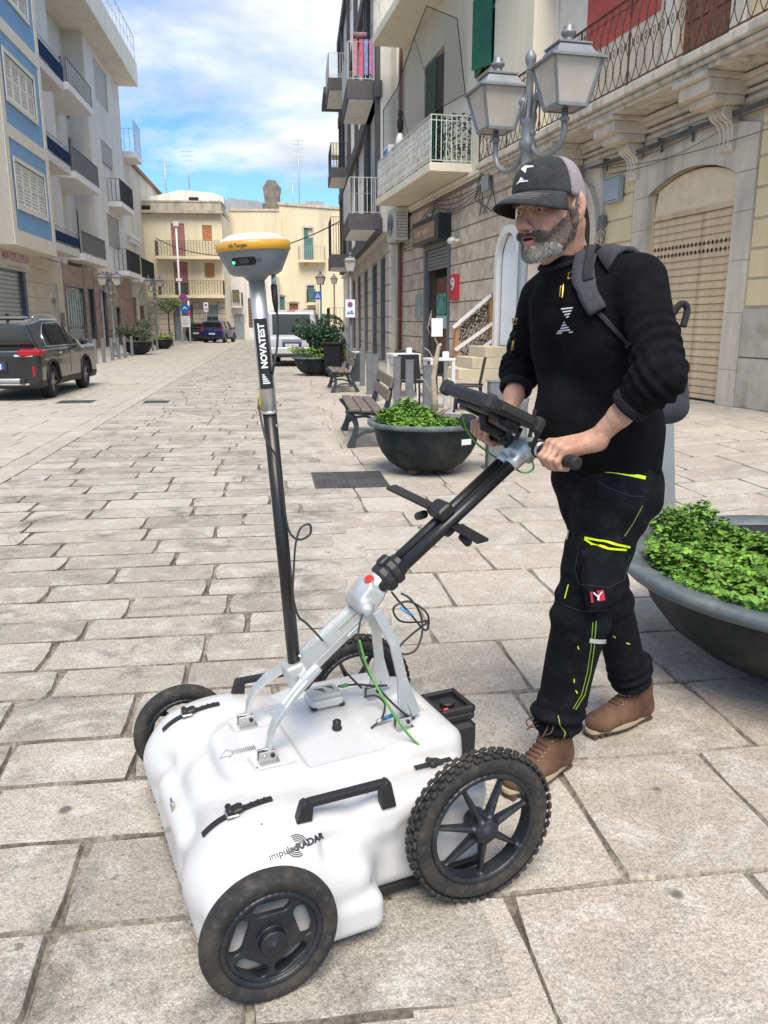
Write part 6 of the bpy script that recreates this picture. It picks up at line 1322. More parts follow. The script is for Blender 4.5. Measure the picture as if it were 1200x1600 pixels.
def chair(x, y, rz, lab):
	t = thing('cafe_chair', lab, 'chair', (x, y, 0), rz, 'black chairs at the cafe tables'); mb = MB(); mb.cbox((0, 0, .45), (.44, .44, .03), bev=.01); part('seat', mb, CHB, t); mb = MB(); mb.cbox((0, .21, .68), (.42, .03, .42), Matrix.Rotation(R(-10), 3, 'X'), bev=.01); part('backrest', mb, CHB, t)
	for sx in (-1, 1):
		for sy in (-1, 1): mb = MB(); mb.cyl((sx * .18, sy * .18, .44), (sx * .21, sy * .21, 0), .016, n=6); part('leg', mb, CHB, t)
chair(a[0] + .52, a[1] + .25, R(-75), 'black chair pulled up on the right side of the left cafe table'); chair(a[0] + .1, a[1] + .75, R(10), 'black chair behind the left cafe table'); chair(b[0] - .35, b[1] + .55, R(30), 'black chair behind the bare sapling at the second table'); chair(b[0] + .45, b[1] - .3, R(-100), 'black chair between the second cafe table and the trellis')
# ---- stone stair with timber rails and ivy trellis
LSTEP = M('yellow_limestone_step', (.56, .49, .36), rough=.85, var=.08, dirt=(.36, .3, .2), dscale=4, damt=.4, bump=.2)
t_ = thing('stone_stair', 'yellow limestone stair of four steps below the white arched door', 'stair', f2.W((9.9, 0, 0)), f2.ang)
xn, xf_ = 10.45, 9.25; st_ = [f2.X(px, py, xn)[1:] for px, py in ((697, 594), (717, 577), (738, 559), (759, 542))]
for k, (y0, z1) in enumerate(st_):
	y0, z1 = float(y0), float(z1); z0 = 0 if k == 0 else float(st_[k-1][1]) + .002; mb = MB(); mb.cbox(((xn + xf_) / 2 - 9.9, (y0 - .03) / 2, (z1 + z0) / 2), (xn - xf_, -.03 - y0, z1 - z0), bev=.012); part('step', mb, LSTEP, t_)
TIM = M('honey_timber', (.36, .20, .075), rough=.6, var=.2, vscale=4, stretch=(6, 6, 1)); RAILW = M('white_rail_timber', (.70, .68, .64), rough=.5)
def fq(px, py, x=9.22): return Vector([float(v) for v in f2.X(px, py, x)])
o2 = Vector((9.2, -.5, 0)); t_ = thing('trellis_fence', 'timber post fence with white slanting rails and a brown lattice beside the stair', 'fence', f2.W(o2), f2.ang)
for a_, b_ in (((767, 459), (767, 535)), ((714, 512), (709, 594))):
	A, B_ = fq(*a_) - o2, fq(*b_) - o2; mb = MB(); mb.bar(B_, A, .10, .13, (1, 0, 0)); part('post', mb, TIM, t_)
for a_, b_ in (((708, 512), (767, 461)), ((711, 547), (770, 505)), ((707, 579), (769, 532))):
	A, B_ = fq(a_[0], a_[1], 9.32) - o2, fq(b_[0], b_[1], 9.32) - o2; mb = MB(); mb.bar(A, B_, .04, .075, (0, 0, 1)); part('slanting_rail', mb, RAILW, t_)
c4 = [fq(716, 513, 9.16) - o2, fq(785, 452, 9.16) - o2, fq(785, 532, 9.16) - o2, fq(716, 592, 9.16) - o2]
for k in range(-7, 9):
	for sg in (-1, 1):
		pts = []
		for v_ in (0, .25, .5, .75, 1):
			u = k / 8 + sg * v_ * .85 + (0 if sg > 0 else .85)
			if -.001 <= u <= 1.001: pts.append(c4[0].lerp(c4[1], u).lerp(c4[3].lerp(c4[2], u), v_) + Vector((.012 * sg, 0, 0)))
		if len(pts) > 1: mb = MB(); mb.bar(pts[0], pts[-1], .010, .018); part('slat', mb, M('brown_lattice', (.12, .06, .035), rough=.7), t_)
mb = MB(); r_ = random.Random(8)
for _ in range(1700):
	u, v_ = r_.random(), r_.random(); edge_ = min(v_ * 1.1, 1 - u, (1 - v_) * 1.4 + (.25 if u > .4 else 0))
	if r_.random() < math.exp(-max(0, edge_ - .05) * 7) + .02 or (u < .4 and v_ > .62):
		c = c4[0].lerp(c4[1], u).lerp(c4[3].lerp(c4[2], u), v_) + Vector((r_.gauss(0, .03), r_.gauss(0, .03), r_.gauss(0, .03))); a_ = Vector((r_.gauss(0, 1), r_.gauss(0, 1), r_.gauss(0, 1))).normalized(); b_ = a_.orthogonal().normalized(); s_ = .035 * r_.uniform(.7, 1.3); mb.poly([c - a_ * s_, c + b_ * s_ * .6, c + a_ * s_, c - b_ * s_ * .6])
iv_ = part('ivy', mb, M('dark_ivy_leaf', (.035, .055, .028), rough=.5, island=.6)); iv_.location = tuple(f2.W(o2)); iv_.rotation_euler = (0, 0, f2.ang); tag(iv_, 'dark leaved ivy climbing over the brown lattice beside the stair', 'plant')
# ---- overhead wire at the street end
A, B_ = pxp(243, 372, 62), pxp(560, 330, 40); mb = MB(); mb.tube([A.lerp(B_, k / 20) - Vector((0, 0, 1.6 * 4 * (k / 20) * (1 - k / 20))) for k in range(21)], .03, 4); o = part('overhead_wire', mb, CABLE); tag(o, 'thin overhead wire sagging across the end of the street', 'wire')
# ================================================================ VEHICLES
def cpoly(s, planes, k=0.0, op='u'):
	g = np.meshgrid(*s.ax, indexing='ij'); d = None
	for p, n in planes:
		n = np.array(n, float); n /= np.linalg.norm(n); e = sum((g[i] - p[i]) * n[i] for i in range(3)); d = e if d is None else np.maximum(d, e)
	s._op((slice(None),) * 3, d.astype(np.float32), k, op)
CHROME = M('chrome_trim', (.55, .55, .56), rough=.2, metal=.9); TGL = M('tinted_glass', (.012, .014, .016), rough=.06, spec=.9, var=.1, coat=.5, roughvar=.02); TAIL = M('tail_lamp_red', (.38, .008, .015), rough=.15, coat=.5); BPL = M('black_bumper', (.018, .018, .02), rough=.6); PLT = M('plate_white', (.62, .62, .60), rough=.5); PBL = M('plate_blue', (.01, .08, .42), rough=.4); SILV = M('silver_skid', (.38, .38, .38), rough=.45, metal=.4); RUB = M('car_tyre', (.018, .018, .018), rough=.85)
def car(name, lab, cat_, pos, rz, L, W, Hh, belt, rear_top, rear_bot, ws_top, ws_bot, paint, plate, h=.03, wb=None, tail='hatch', fine=True, clear=.24, wr=.34, scale=1.0, roof_r=.10, tum=.13):
	"""x forward, origin on the ground under the middle of the rear bumper"""
	t = thing(name, lab, cat_, pos, rz); t.scale = (scale,) * 3
	s = SDF((-.12, -W / 2 - .1, .08), (L + .12, W / 2 + .1, Hh + .1), h); wb = wb or L * .60; xr = L * .19; xf = xr + wb
	s.box((L / 2, 0, (clear + belt) / 2), (L / 2, W / 2, (belt - clear) / 2), rad=.11, k=0)
	hood = belt + .02;
	cpoly(s, [((0, 0, belt - .2), (0, 0, -1)), ((0, W / 2 - .012, 0), (0, 1, 0)), ((0, -W / 2 + .012, 0), (0, -1, 0)), ((L - .05, 0, 0), (1, 0, 0)), ((.03, 0, 0), (-1, 0, 0)), ((rear_bot, 0, belt), (-(Hh - belt), 0, (rear_bot - rear_top))) if rear_top != rear_bot else ((rear_bot, 0, 0), (-1, 0, 0)), ((ws_bot, 0, belt), (Hh - belt, 0, ws_bot - ws_top)), ((0, 0, Hh), (.0, 0, 1)), ((L * .25, 0, Hh), (-.10, 0, 1)), ((0, W / 2 - .02, belt - .05), (0, Hh - belt, tum)), ((0, -W / 2 + .02, belt - .05), (0, -(Hh - belt), tum))], k=.03)
	cpoly(s, [((0, 0, clear), (0, 0, -1)), ((L - .05, 0, 0), (1, 0, 0)), ((ws_bot - .3, 0, 0), (-1, 0, 0)), ((ws_bot, 0, belt + .10), (.10, 0, 1)), ((0, W / 2 - .05, 0), (0, 1, 0)), ((0, -W / 2 + .05, 0), (0, -1, 0))], k=.06)
	for x in (xr, xf):
		for sg in (-1, 1): s.cap((x, sg * (W / 2 - .10), wr), (x, sg * (W / 2 + .3), wr), wr + .07, k=.015, op='s')
	P, F = s.mesh(); P = relax(P, F, 2); c = P[F].mean(1); side = np.abs(vnormals(P, F)[F].mean(1)[:, 1])
	xx, yy, zz = c[:, 0], np.abs(c[:, 1]), c[:, 2]; f_ = (zz - belt) / (Hh - belt)
	rx = rear_bot + (rear_top - rear_bot) * f_; wx = ws_bot + (ws_top - ws_bot) * f_
	sidew = (f_ > .07) & (f_ < .80) & (side > .6) & (xx > rx + .30) & (xx < wx - .12)
	rearw = (f_ > .05) & (f_ < .82) & (side < .5) & (xx < rx + .10) & (yy < W / 2 - .24 - .02) ; fw = (f_ > .08) & (f_ < .88) & (side < .5) & (xx > wx - .10) & (yy < W / 2 - .22)
	gl = sidew | rearw | fw; bump = ((zz < clear + .17) & ~gl)
	me = np_mesh('car_body', P, F, [paint, TGL, BPL], midx=np.where(gl, 1, np.where(bump, 2, 0))); link('body', me, t)
	# pillars between side windows
	for sg in (-1, 1):
		for xp in (xr + .30, (xr + xf) / 2 + .12):
			y0 = sg * (W / 2 - .012); y1 = sg * (W / 2 - .025 - tum * .78); mb = MB(); mb.bar((xp, y0 + sg * .004, belt + .03), (xp - .12 if xp < L * .4 else xp - .02, y1 + sg * .02, belt + (Hh - belt) * .83), .06, .03, (0, sg, 0)); part('pillar', mb, BPL, t)
		mb = MB(); mb.cbox((xf - .42, sg * (W / 2 + .09), belt + .08), (.16, .20, .14), bev=.05); part('mirror', mb, paint, t)
		for xd in (xr + .55, xr + 1.45): mb = MB(); mb.cbox((xd, sg * (W / 2 + .008), belt - .12), (.18, .03, .035), bev=.008); part('door_handle', mb, CHROME, t)
		mb = MB();
		for xd in (xr + .42, xr + 1.32, xf - .48): mb.bar((xd, sg * (W / 2 + .001), clear + .22), (xd - .02, sg * (W / 2 + .001), belt - .02), .012, .006, (0, sg, 0))
		part('door_gap', mb, BPL, t)
	for x in (xr, xf):
		for sg in (-1, 1):
			w_ = link('wheel', None, t, (x, sg * (W / 2 - .12), wr)); mb = MB(); mb.lathe([(wr * .62, -.10), (wr * .93, -.10), (wr, -.06), (wr, .06), (wr * .93, .10), (wr * .62, .10)], 36, axis=(0, 1, 0), caps=False); part('tyre', mb, RUB, w_)
			mb = MB(); mb.cur = 0; mb.lathe([(wr * .64, -.09), (wr * .66, .0), (wr * .64, .09)], 30, axis=(0, 1, 0), caps=False); mb.cyl((0, -.05, 0), (0, .05, 0), wr * .63, n=30); mb.cur = 1; mb.cyl((0, -.095, 0), (0, .095, 0), .05, n=14)
			for k in range(10): a = k * PI / 5 + (.13 if k % 2 else -.13); mb.bar((.04 * math.cos(a), sg * .075, .04 * math.sin(a)), (wr * .62 * math.cos(a), sg * .08, wr * .62 * math.sin(a)), .02, .03, (0, 1, 0))
			part('rim', mb, [BPL, M('alloy_grey', (.30, .29, .28), rough=.35, metal=.6)], w_)
	pz = (clear + belt) / 2 + (.05 if tail == 'hatch' else .02)
	mb = MB(); mb.cbox((-.015, 0, pz), (.03, .62, .22), bev=.01); pr = part('plate_recess', mb, BPL, t); mb = MB(); mb.cbox((-.035, 0, pz), (.012, .52, .11)); pl = part('number_plate', mb, PLT, t); mb = MB(); mb.cbox((-.0425, .235, pz), (.004, .05, .108)); mb.cbox((-.0425, -.235, pz), (.004, .05, .108)); part('plate_band', mb, PBL, pl)
	text('characters', plate, .085, BPL, pl, mtx((-.0435, 0, pz), (0, -1, 0), (0, 0, 1)))
	return t, xr, xf
GRYP_ = M('dark_grey_metallic', (.014, .015, .016), rough=.18, metal=.0, var=.03, coat=.8, roughvar=.02); WHV = M('silver_van_paint', (.50, .50, .49), rough=.35, metal=.25, var=.03, coat=.3); BLV = M('dark_blue_paint', (.008, .012, .075), rough=.3, coat=.5); BKV = M('black_car_paint', (.012, .012, .013), rough=.3, coat=.4)
# dark SUV, rear right corner towards us
hd = math.atan2(-6.68 + 6.42, 17.75 - 15.34); ang = PI / 2 - hd; ca_, sa_ = math.cos(ang), math.sin(ang); sc_ = .93
wheelp = np.array(G(79, 621)[:2]); L_, W_ = 4.55, 1.86; xr_ = L_ * .19
pos = wheelp - sc_ * (np.array((ca_, sa_)) * xr_ + np.array((-sa_, ca_)) * (-(W_ / 2 - .12)))
suv, xr, xf = car('parked_suv', 'dark grey SUV parked at the left edge with silver roof rails', 'car', (pos[0], pos[1], 0), ang, L_, W_, 1.60, 1.02, .62, .12, 2.15, 3.15, GRYP_, 'GB 417', h=.022, scale=sc_, tum=.20, wb=2.62, wr=.345)
for sg in (-1, 1):
	mb = MB(); mb.tube([(.85, sg * .60, 1.60), (1.0, sg * .61, 1.655), (2.0, sg * .62, 1.66), (2.4, sg * .62, 1.61)], .022, 6); part('roof_rail', mb, CHROME, suv)
	mb = MB(); mb.cbox((.07, sg * .72, .93), (.22, .42, .15), Matrix.Rotation(sg * R(-22), 3, 'Z'), bev=.04); mb.cbox((.30, sg * .915, .95), (.34, .06, .12), bev=.03); tl = part('tail_lamp', mb, TAIL, suv); mb = MB(); mb.cbox((-.03, sg * .64, .885), (.05, .34, .04), Matrix.Rotation(sg * R(-14), 3, 'Z'), bev=.01); part('lamp_strip', mb, M('lamp_clear', (.6, .6, .6), rough=.15), tl)
	mb = MB(); mb.cbox((.02, sg * .80, .58), (.06, .05, .20), bev=.01); part('reflector', mb, TAIL, suv)
mb = MB(); mb.cbox((.45, 0, 1.60), (.34, 1.25, .05), Matrix.Rotation(R(-6), 3, 'Y'), bev=.02); part('spoiler', mb, GRYP_, suv); mb = MB(); mb.cbox((.0, 0, .40), (.08, 1.15, .10), bev=.03); mb.cbox((.02, 0, .33), (.10, 1.4, .04), bev=.02); sk = part('skid_plate', mb, SILV, suv); mb = MB()
for sg in (-1, 1): mb.cyl((-.06, sg * .58, .40), (.05, sg * .58, .40), .055, n=16)
part('exhaust', mb, BPL, suv)
mb = MB()
for x in (xr, xf):
	for sg in (-1, 1):
		pts = [(x + .435 * math.cos(a), sg * (W_ / 2 + .004), .345 + .435 * math.sin(a)) for a in [k * PI / 14 for k in range(15)]]; mb.tube(pts, .028, 5)
part('arch_trim', mb, BPL, suv); mb = MB()
for sg in (-1, 1): mb.tube([(.55, sg * (W_ / 2 - .012), 1.05), (2.9, sg * (W_ / 2 - .01), 1.045)], .012, 5); mb.tube([(.55, sg * .905, 1.06), (.68, sg * .80, 1.30), (.95, sg * .745, 1.50), (2.0, sg * .725, 1.53), (2.9, sg * .90, 1.08)], .011, 5)
part('window_trim', mb, CHROME, suv); mb = MB(); mb.cbox((1.2, 0, 1.66), (.16, .03, .08), bev=.01); part('roof_aerial', mb, BPL, suv)
# white van seen from behind
vL, vR_ = -3.90, -2.30; vd = 26.6
van, xr, xf = car('parked_van', 'silver white van parked beyond the farther bench seen from behind', 'van', (-3.02, vd, 0), PI / 2 + R(3), 4.3, 1.76, 1.84, .98, .18, .02, 2.9, 3.5, WHV, 'CN 685VL', h=.03, tum=.12, wb=2.7, wr=.32, clear=.30)
for sg in (-1, 1): mb = MB(); mb.cbox((.03, sg * .83, 1.0), (.10, .12, .42), bev=.02); part('tail_lamp', mb, TAIL, van)
mb = MB(); mb.cbox((-.01, 0, .52), (.12, 1.66, .26), bev=.05); part('bumper', mb, WHV, van); mb = MB(); mb.cbox((.0, 0, .37), (.10, 1.62, .10), bev=.02); part('lower_bumper', mb, BPL, van); mb = MB(); mb.cbox((.12, 0, 1.79), (.06, .26, .035)); part('brake_light', mb, TAIL, van); mb = MB(); mb.cyl((-.05, 0, .60), (.02, 0, .60), .022, n=10); part('lock', mb, BPL, van); mb = MB(); mb.cbox((-.02, 0, .88), (.04, .66, .05), bev=.01); part('handle_trim', mb, CHROME, van)
# small blue people carrier and black car at the end
g_ = G(332, 535.8); blue, xr, xf = car('blue_minivan', 'small dark blue minivan driving away at the far end of the street', 'car', (g_[0], g_[1], 0), PI / 2 - R(4), 3.9, 1.68, 1.60, .96, .35, .08, 2.3, 3.1, BLV, 'BX 204', h=.05, wb=2.4, wr=.32, tum=.16)
for sg in (-1, 1): mb = MB(); mb.cbox((.08, sg * .76, .98), (.14, .14, .38), bev=.03); part('tail_lamp', mb, TAIL, blue)
g_ = G(307, 533.6); blk, xr, xf = car('black_car', 'black hatchback parked left of the far blue minivan', 'car', (g_[0], g_[1], 0), PI / 2 - R(2), 4.1, 1.72, 1.46, .92, .55, .15, 2.2, 3.0, BKV, 'AR 880', h=.05, wb=2.5, wr=.31, tum=.18)
for sg in (-1, 1): mb = MB(); mb.cbox((.08, sg * .76, .86), (.14, .18, .16), bev=.03); part('tail_lamp', mb, TAIL, blk)
# ================================================================ RADAR CART
from mathutils.bvhtree import BVHTree
CF = Frame((-.184, 1.967), R(204.7))                      # x forward, y towards the camera side, z up
cart = thing('radar_cart', 'white four wheeled ground radar push cart with aluminium frame and long black tubes', 'survey cart', CF.o, CF.ang)
SHELL = M('white_gelcoat', (.55, .55, .545), rough=.28, var=.02, coat=.35, dirt=(.38, .35, .30), dscale=9, damt=.22, roughvar=.06)
def rubber(name, dust, amt):
	m, t, b = nodes(name); c = t.nodes.new('ShaderNodeTexCoord'); v = c.outputs['Object']
	k = mixc(t, ramp(t, tex_noise(t, v, 14, 8, .7, .5), [(.44, 0), (.66, amt)]), (.016, .016, .017), dust)
	k = mixc(t, ramp(t, tex_noise(t, v, 60, 4, .6), [(.52, 0), (.7, .35)]), k, (.10, .092, .08))
	t.links.new(k, b.inputs['Base Color']); b.inputs['Roughness'].default_value = .82
	bn = t.nodes.new('ShaderNodeBump'); bn.inputs['Strength'].default_value = .35; bn.inputs['Distance'].default_value = .004; t.links.new(tex_noise(t, v, 90, 5, .6), bn.inputs['Height']); t.links.new(bn.outputs[0], b.inputs['Normal'])
	return m
TYRE = rubber('dusty_tyre_rubber', (.062, .052, .038), .65)
RIM = M('black_nylon_rim', (.010, .013, .018), rough=.42, var=.3, vscale=12, dirt=(.06, .055, .045), dscale=14, damt=.4)
ALU = M('brushed_aluminium', (.62, .64, .62), rough=.38, metal=.75, var=.05, vscale=6)
STEEL = M('stainless_steel', (.55, .55, .53), rough=.3, metal=.9, var=.05)
BLK = M('matt_black_plastic', (.016, .016, .017), rough=.5, var=.2)
TUBE = M('black_tube', (.012, .012, .013), rough=.36, var=.1, roughvar=.05)
def densify(me, maxlen, it=6):
	import bmesh
	bm = bmesh.new(); bm.from_mesh(me); bmesh.ops.triangulate(bm, faces=bm.faces)
	for _ in range(it):
		e = [x for x in bm.edges if x.calc_length() > maxlen]
		if not e: break
		bmesh.ops.subdivide_edges(bm, edges=e, cuts=1); bmesh.ops.triangulate(bm, faces=[f for f in bm.faces if len(f.verts) > 3])
	bm.to_mesh(me); bm.free(); return me
# shell -----------------------------------------------------------
sd = SDF((-.42, -.50, .02), (.48, .50, .42), .0042)
sd.box((.01, 0, .165), (.345, .355, .115), rad=.05, k=0)
sd.box((-.02, 0, .285), (.300, .205, .045), rad=.03, k=.04)
sd.box((-.30, 0, .29), (.055, .20, .052), rad=.04, k=.04)
for s in (-1, 1):
	sd.ell((.20, s * .285, .165), (.225, .165, .155), k=.05)
	sd.box((.205, s * .29, .125), (.195, .145, .085), rad=.05, k=.03)
	sd.box((.20, s * .30, .085), (.205, .150, .048), rad=.03, k=.02)
	sd.box((-.16, s * .30, .25), (.17, .055, .045), rad=.04, k=.04)
sd.box((.36, 0, .13), (.05, .16, .085), rad=.04, k=.04)
sd.ell((.10, .405, .26), (.09, .05, .02), k=.03, op='s') if False else None
sd.box((-.02, .02, .343), (.105, .155, .022), rad=.008, k=.008, op='s')
for s in (-1, 1): sd.cap((-.10, s * .228, .352), (.20, s * .205, .345), .024, .030, k=.03, op='s'); sd.cap((.20, s * .205, .345), (.42, s * .045, .27), .030, .034, k=.04, op='s')
sd.box((-.265, 0, .352), (.035, .055, .020), rad=.008, k=.012, op='s')
for s in (-1, 1): sd.box((.16, s * .105, .345), (.05, .035, .022), rad=.008, k=.008, op='s')
sd.box((-.03, .435, .26), (.16, .06, .012), rad=.01, k=.03, op='s')
sd.box((-.19, .42, .13), (.12, .065, .12), rad=.03, k=.02, op='s'); sd.box((-.19, -.42, .13), (.12, .065, .12), rad=.03, k=.02, op='s')
P_, F_ = sd.mesh(); P_ = relax(P_, F_, 2, .5)
me = np_mesh('shell', P_, F_, SHELL); shell_o = link('shell', me, cart)
BV = BVHTree.FromPolygons([tuple(p) for p in P_], [tuple(int(i) for i in f) for f in F_])
def snap(p, d=(0, 0, -1), off=.001):
	d = Vector(d).normalized(); h = BV.ray_cast(Vector(p) - d * .5, d)
	if h[0] is None: return Vector(p)
	return h[0] + h[1] * off * (1 if h[1].dot(d) < 0 else -1)
def project(me, d, off=.0012):
	for v in me.vertices: v.co = snap(v.co, d, off)
	return me
m_ = MB(); m_.cbox((.02, 0, .035), (.70, .66, .035), bev=.01); m_.cbox((.21, 0, .036), (.36, .84, .03), bev=.01); part('base_plate', m_, BLK, cart)
# wheels -----------------------------------------------------------
def tyre_mb(r, w, knobs):
	mb = MB(); h = w / 2; ri = r * (.70 if not knobs else .715)
	prof = [(ri, -h * .55), (ri + .012, -h * .8), (r * .86, -h), (r * .95, -h * .86), (r * .985, -h * .5), (r, 0), (r * .985, h * .5), (r * .95, h * .86), (r * .86, h), (ri + .012, h * .8), (ri, h * .55)]
	if knobs: prof = [(a if a < r * .9 else a - .009, b) for a, b in prof]
	mb.lathe(prof, 72, axis=(0, 1, 0), caps=False); return mb
def rim_mesh(r, ns, wide):
	ri = r * .71; s = SDF((-ri - .012, -.05, -ri - .012), (ri + .012, .05, ri + .012), .0028)
	for k in range(48):
		a, b = 2 * PI * k / 48, 2 * PI * (k + 1) / 48
		for yy in (-.016, .016): s.cap((ri * .985 * math.cos(a), yy, ri * .985 * math.sin(a)), (ri * .985 * math.cos(b), yy, ri * .985 * math.sin(b)), .007, k=.004)
	s_ = s
	g = np.meshgrid(*s.ax, indexing='ij'); rr_ = np.sqrt(g[0] ** 2 + g[2] ** 2)
	ring = np.maximum(np.abs(rr_ - ri * .97) - .006, np.abs(g[1]) - .020); s.V = np.minimum(s.V, ring.astype(np.float32))
	hub = np.maximum(rr_ - .026, np.abs(g[1]) - .030).astype(np.float32); s.V = np.minimum(s.V, hub - .003)
	if wide:      # dished disc with five kidney openings
		disc = np.maximum(rr_ - ri, np.abs(g[1] - .004) - .010).astype(np.float32); s.V = np.minimum(s.V, disc)
		for k in range(ns):
			a = 2 * PI * k / ns + .35; t = (-math.sin(a), 0, math.cos(a)); c = np.array((math.cos(a), 0, math.sin(a))) * ri * .68
			s.cap(c - np.array(t) * ri * .24, c + np.array(t) * ri * .24, ri * .165, k=.004, op='s')
			c = np.array((math.cos(a), 0, math.sin(a))) * ri * .70
		s.cap((0, -.02, 0), (0, .014, 0), .024, k=.006); s.cap((0, .03, 0), (0, .032, 0), .010, k=.002)
	else:
		for k in range(ns):
			a = 2 * PI * k / ns + .22; u = np.array((math.cos(a), 0, math.sin(a)))
			s.cap(u * .015 + (0, .012, 0), u * ri * .95, .018, .0085, k=.012, flat=((-math.sin(a), 0, math.cos(a)), .62))
		s.cap((0, -.02, 0), (0, .028, 0), .028, .018, k=.012)
	P, F = s.mesh(); return relax(P, F, 1), F
rim_cache = {}
def wheel(x, y, r, w, knobs, lab):
	t_ = link('wheel', None, cart, (x, y, r)); t_['label'] = lab
	key = knobs
	if key not in rim_cache:
		P, F = rim_mesh(r, 7 if knobs else 5, not knobs); rm = np_mesh('rim', P, F, RIM); tm = tyre_mb(r, w, knobs).mesh('tyre', TYRE); kn = None
		if knobs:
			mb = MB()
			for k in range(46):
				for row, (yy, da, sz) in enumerate(((-.019, 0, .009), (-.007, .5, .010), (.007, 0, .010), (.019, .5, .009))):
					a = 2 * PI * (k + da) / 46; rr_ = r - .0035 - (.004 if row in (0, 3) else 0)
					rot = Matrix.Rotation(-a, 3, 'Y') @ Matrix.Rotation(random.uniform(-.15, .15), 3, 'X')
					mb.cbox((rr_ * math.cos(a), yy, rr_ * math.sin(a)), (.008, sz * 1.2, sz * (2.0 if row in (0, 3) else 1.6)), rot, bev=.0025)
			kn = mb.mesh('tread_knobs', TYRE)
		rim_cache[key] = (rm, tm, kn)
	rm, tm, kn = rim_cache[key]
	o = link('rim', rm, t_);
	if y < 0: o.rotation_euler = (0, 0, PI)
	link('tyre', tm, t_)
	if kn: stuff(link('tread_knobs', kn, t_))
	ax = MB(); ax.cyl((0, -.02 if y > 0 else .02, 0), (0, -.16 if y > 0 else .16, 0), .011, n=10); part('axle', ax, STEEL, t_)
	return t_
wheel(.28, .475, .15, .055, False, 'small smooth front wheel nearest the camera'); wheel(.28, -.475, .15, .055, False, 'small smooth front wheel on the far side')
wheel(-.28, .40, .20, .052, True, 'large knobbly rear wheel nearest the camera'); wheel(-.28, -.40, .20, .052, True, 'large knobbly rear wheel on the far side')
# carrying handles ---------------------------------------------------
def carry(y, x0, x1):
	mb = MB(); z0 = snap((x0, y, .3)).z - .004; z1 = snap((x1, y, .3)).z - .004; zt_ = max(z0, z1) + .050
	for x, z_, s in ((x0, z0, 1), (x1, z1, -1)):
		mb.prism([(x + .012 * s, y - .013, z_), (x - .026 * s, y - .013, z_), (x - .030 * s, y - .013, zt_ - .012), (x - .012 * s, y - .013, zt_), (x - .002 * s, y - .013, zt_ - .006)], (0, .026, 0))
	mb.bar((x0 - .018, y, zt_ - .010), (x1 + .018, y, zt_ - .010), .022, .017)
	part('carry_handle', mb, BLK, cart, bevel=.003, fixn=True)
carry(.345, .165, -.06); carry(-.335, .14, -.08)
# rubber draw latches --------------------------------------------------
def latch(y, xs, dirx=1):
	mb = MB(); top = [snap((x, y, .3), (0, 0, -1), .004) for x in xs]
	A, B_ = [], []
	for p in top: A.append(mb.pt(p + Vector((0, -.008, .0025)))); B_.append(mb.pt(p + Vector((0, .008, .0025))))
	mb.strip(A, B_, False); o_ = part('latch_strap', mb, BLK, cart, solid=1)
	sm = o_.modifiers.new('solid', 'SOLIDIFY'); sm.thickness = .004
	mb = MB(); p = top[len(top) // 2]; mb.cbox(p + Vector((0, 0, .007)), (.034, .030, .012), Matrix.Rotation(.25 * dirx, 3, 'Y'), bev=.004); mb.cyl(p + Vector((.014, -.018, .007)), p + Vector((.014, .018, .007)), .008, n=10)
	for q_ in top[1:len(top) // 2]: mb.cbox(q_ + Vector((0, 0, .0045)), (.003, .014, .002))
	part('latch_buckle', mb, BLK, o_)
	mb = MB(); mb.cbox(p + Vector((.01 * dirx, .004, .002)), (.030, .034, .006), bev=.002); part('latch_hook', mb, STEEL, o_)
latch(.262, [.205, .222, .238, .254, .27, .29, .312, .33, .345, .357, .368]); latch(-.262, [.205, .222, .238, .254, .27, .29, .312, .33, .345, .357, .368]); latch(.25, [-.175, -.19, -.205, -.22, -.235, -.25, -.265, -.28], -1)
mb = MB(); p = snap((.375, .02, .2), (-1, 0, -.3)); mb.cbox(p + Vector((.002, .0, .0)), (.006, .03, .04), bev=.002); part('front_plate', mb, STEEL, cart)
# aluminium frame ------------------------------------------------------
def ribbon(mb, pts, w, th):
	"""plate following pts (x,y,z) whose width runs in y"""
	A, B_, C_, D_ = [], [], [], []
	for i, p in enumerate(pts):
		a = Vector(pts[max(0, i - 1)]); b = Vector(pts[min(len(pts) - 1, i + 1)]); d = (b - a).normalized(); n = Vector((0, 1, 0)).cross(d).normalized()
		ww = w[i] if hasattr(w, '__len__') else w; p = Vector(p); yv = Vector((0, ww / 2, 0)); tv = n * th / 2
		A.append(mb.pt(p - yv - tv)); B_.append(mb.pt(p + yv - tv)); C_.append(mb.pt(p + yv + tv)); D_.append(mb.pt(p - yv + tv))
	mb.strip(A, B_); mb.strip(B_, C_); mb.strip(C_, D_); mb.strip(D_, A)
	mb.face((A[0], D_[0], C_[0], B_[0])); mb.face((A[-1], B_[-1], C_[-1], D_[-1]))
ZF, ZR = .325, .345
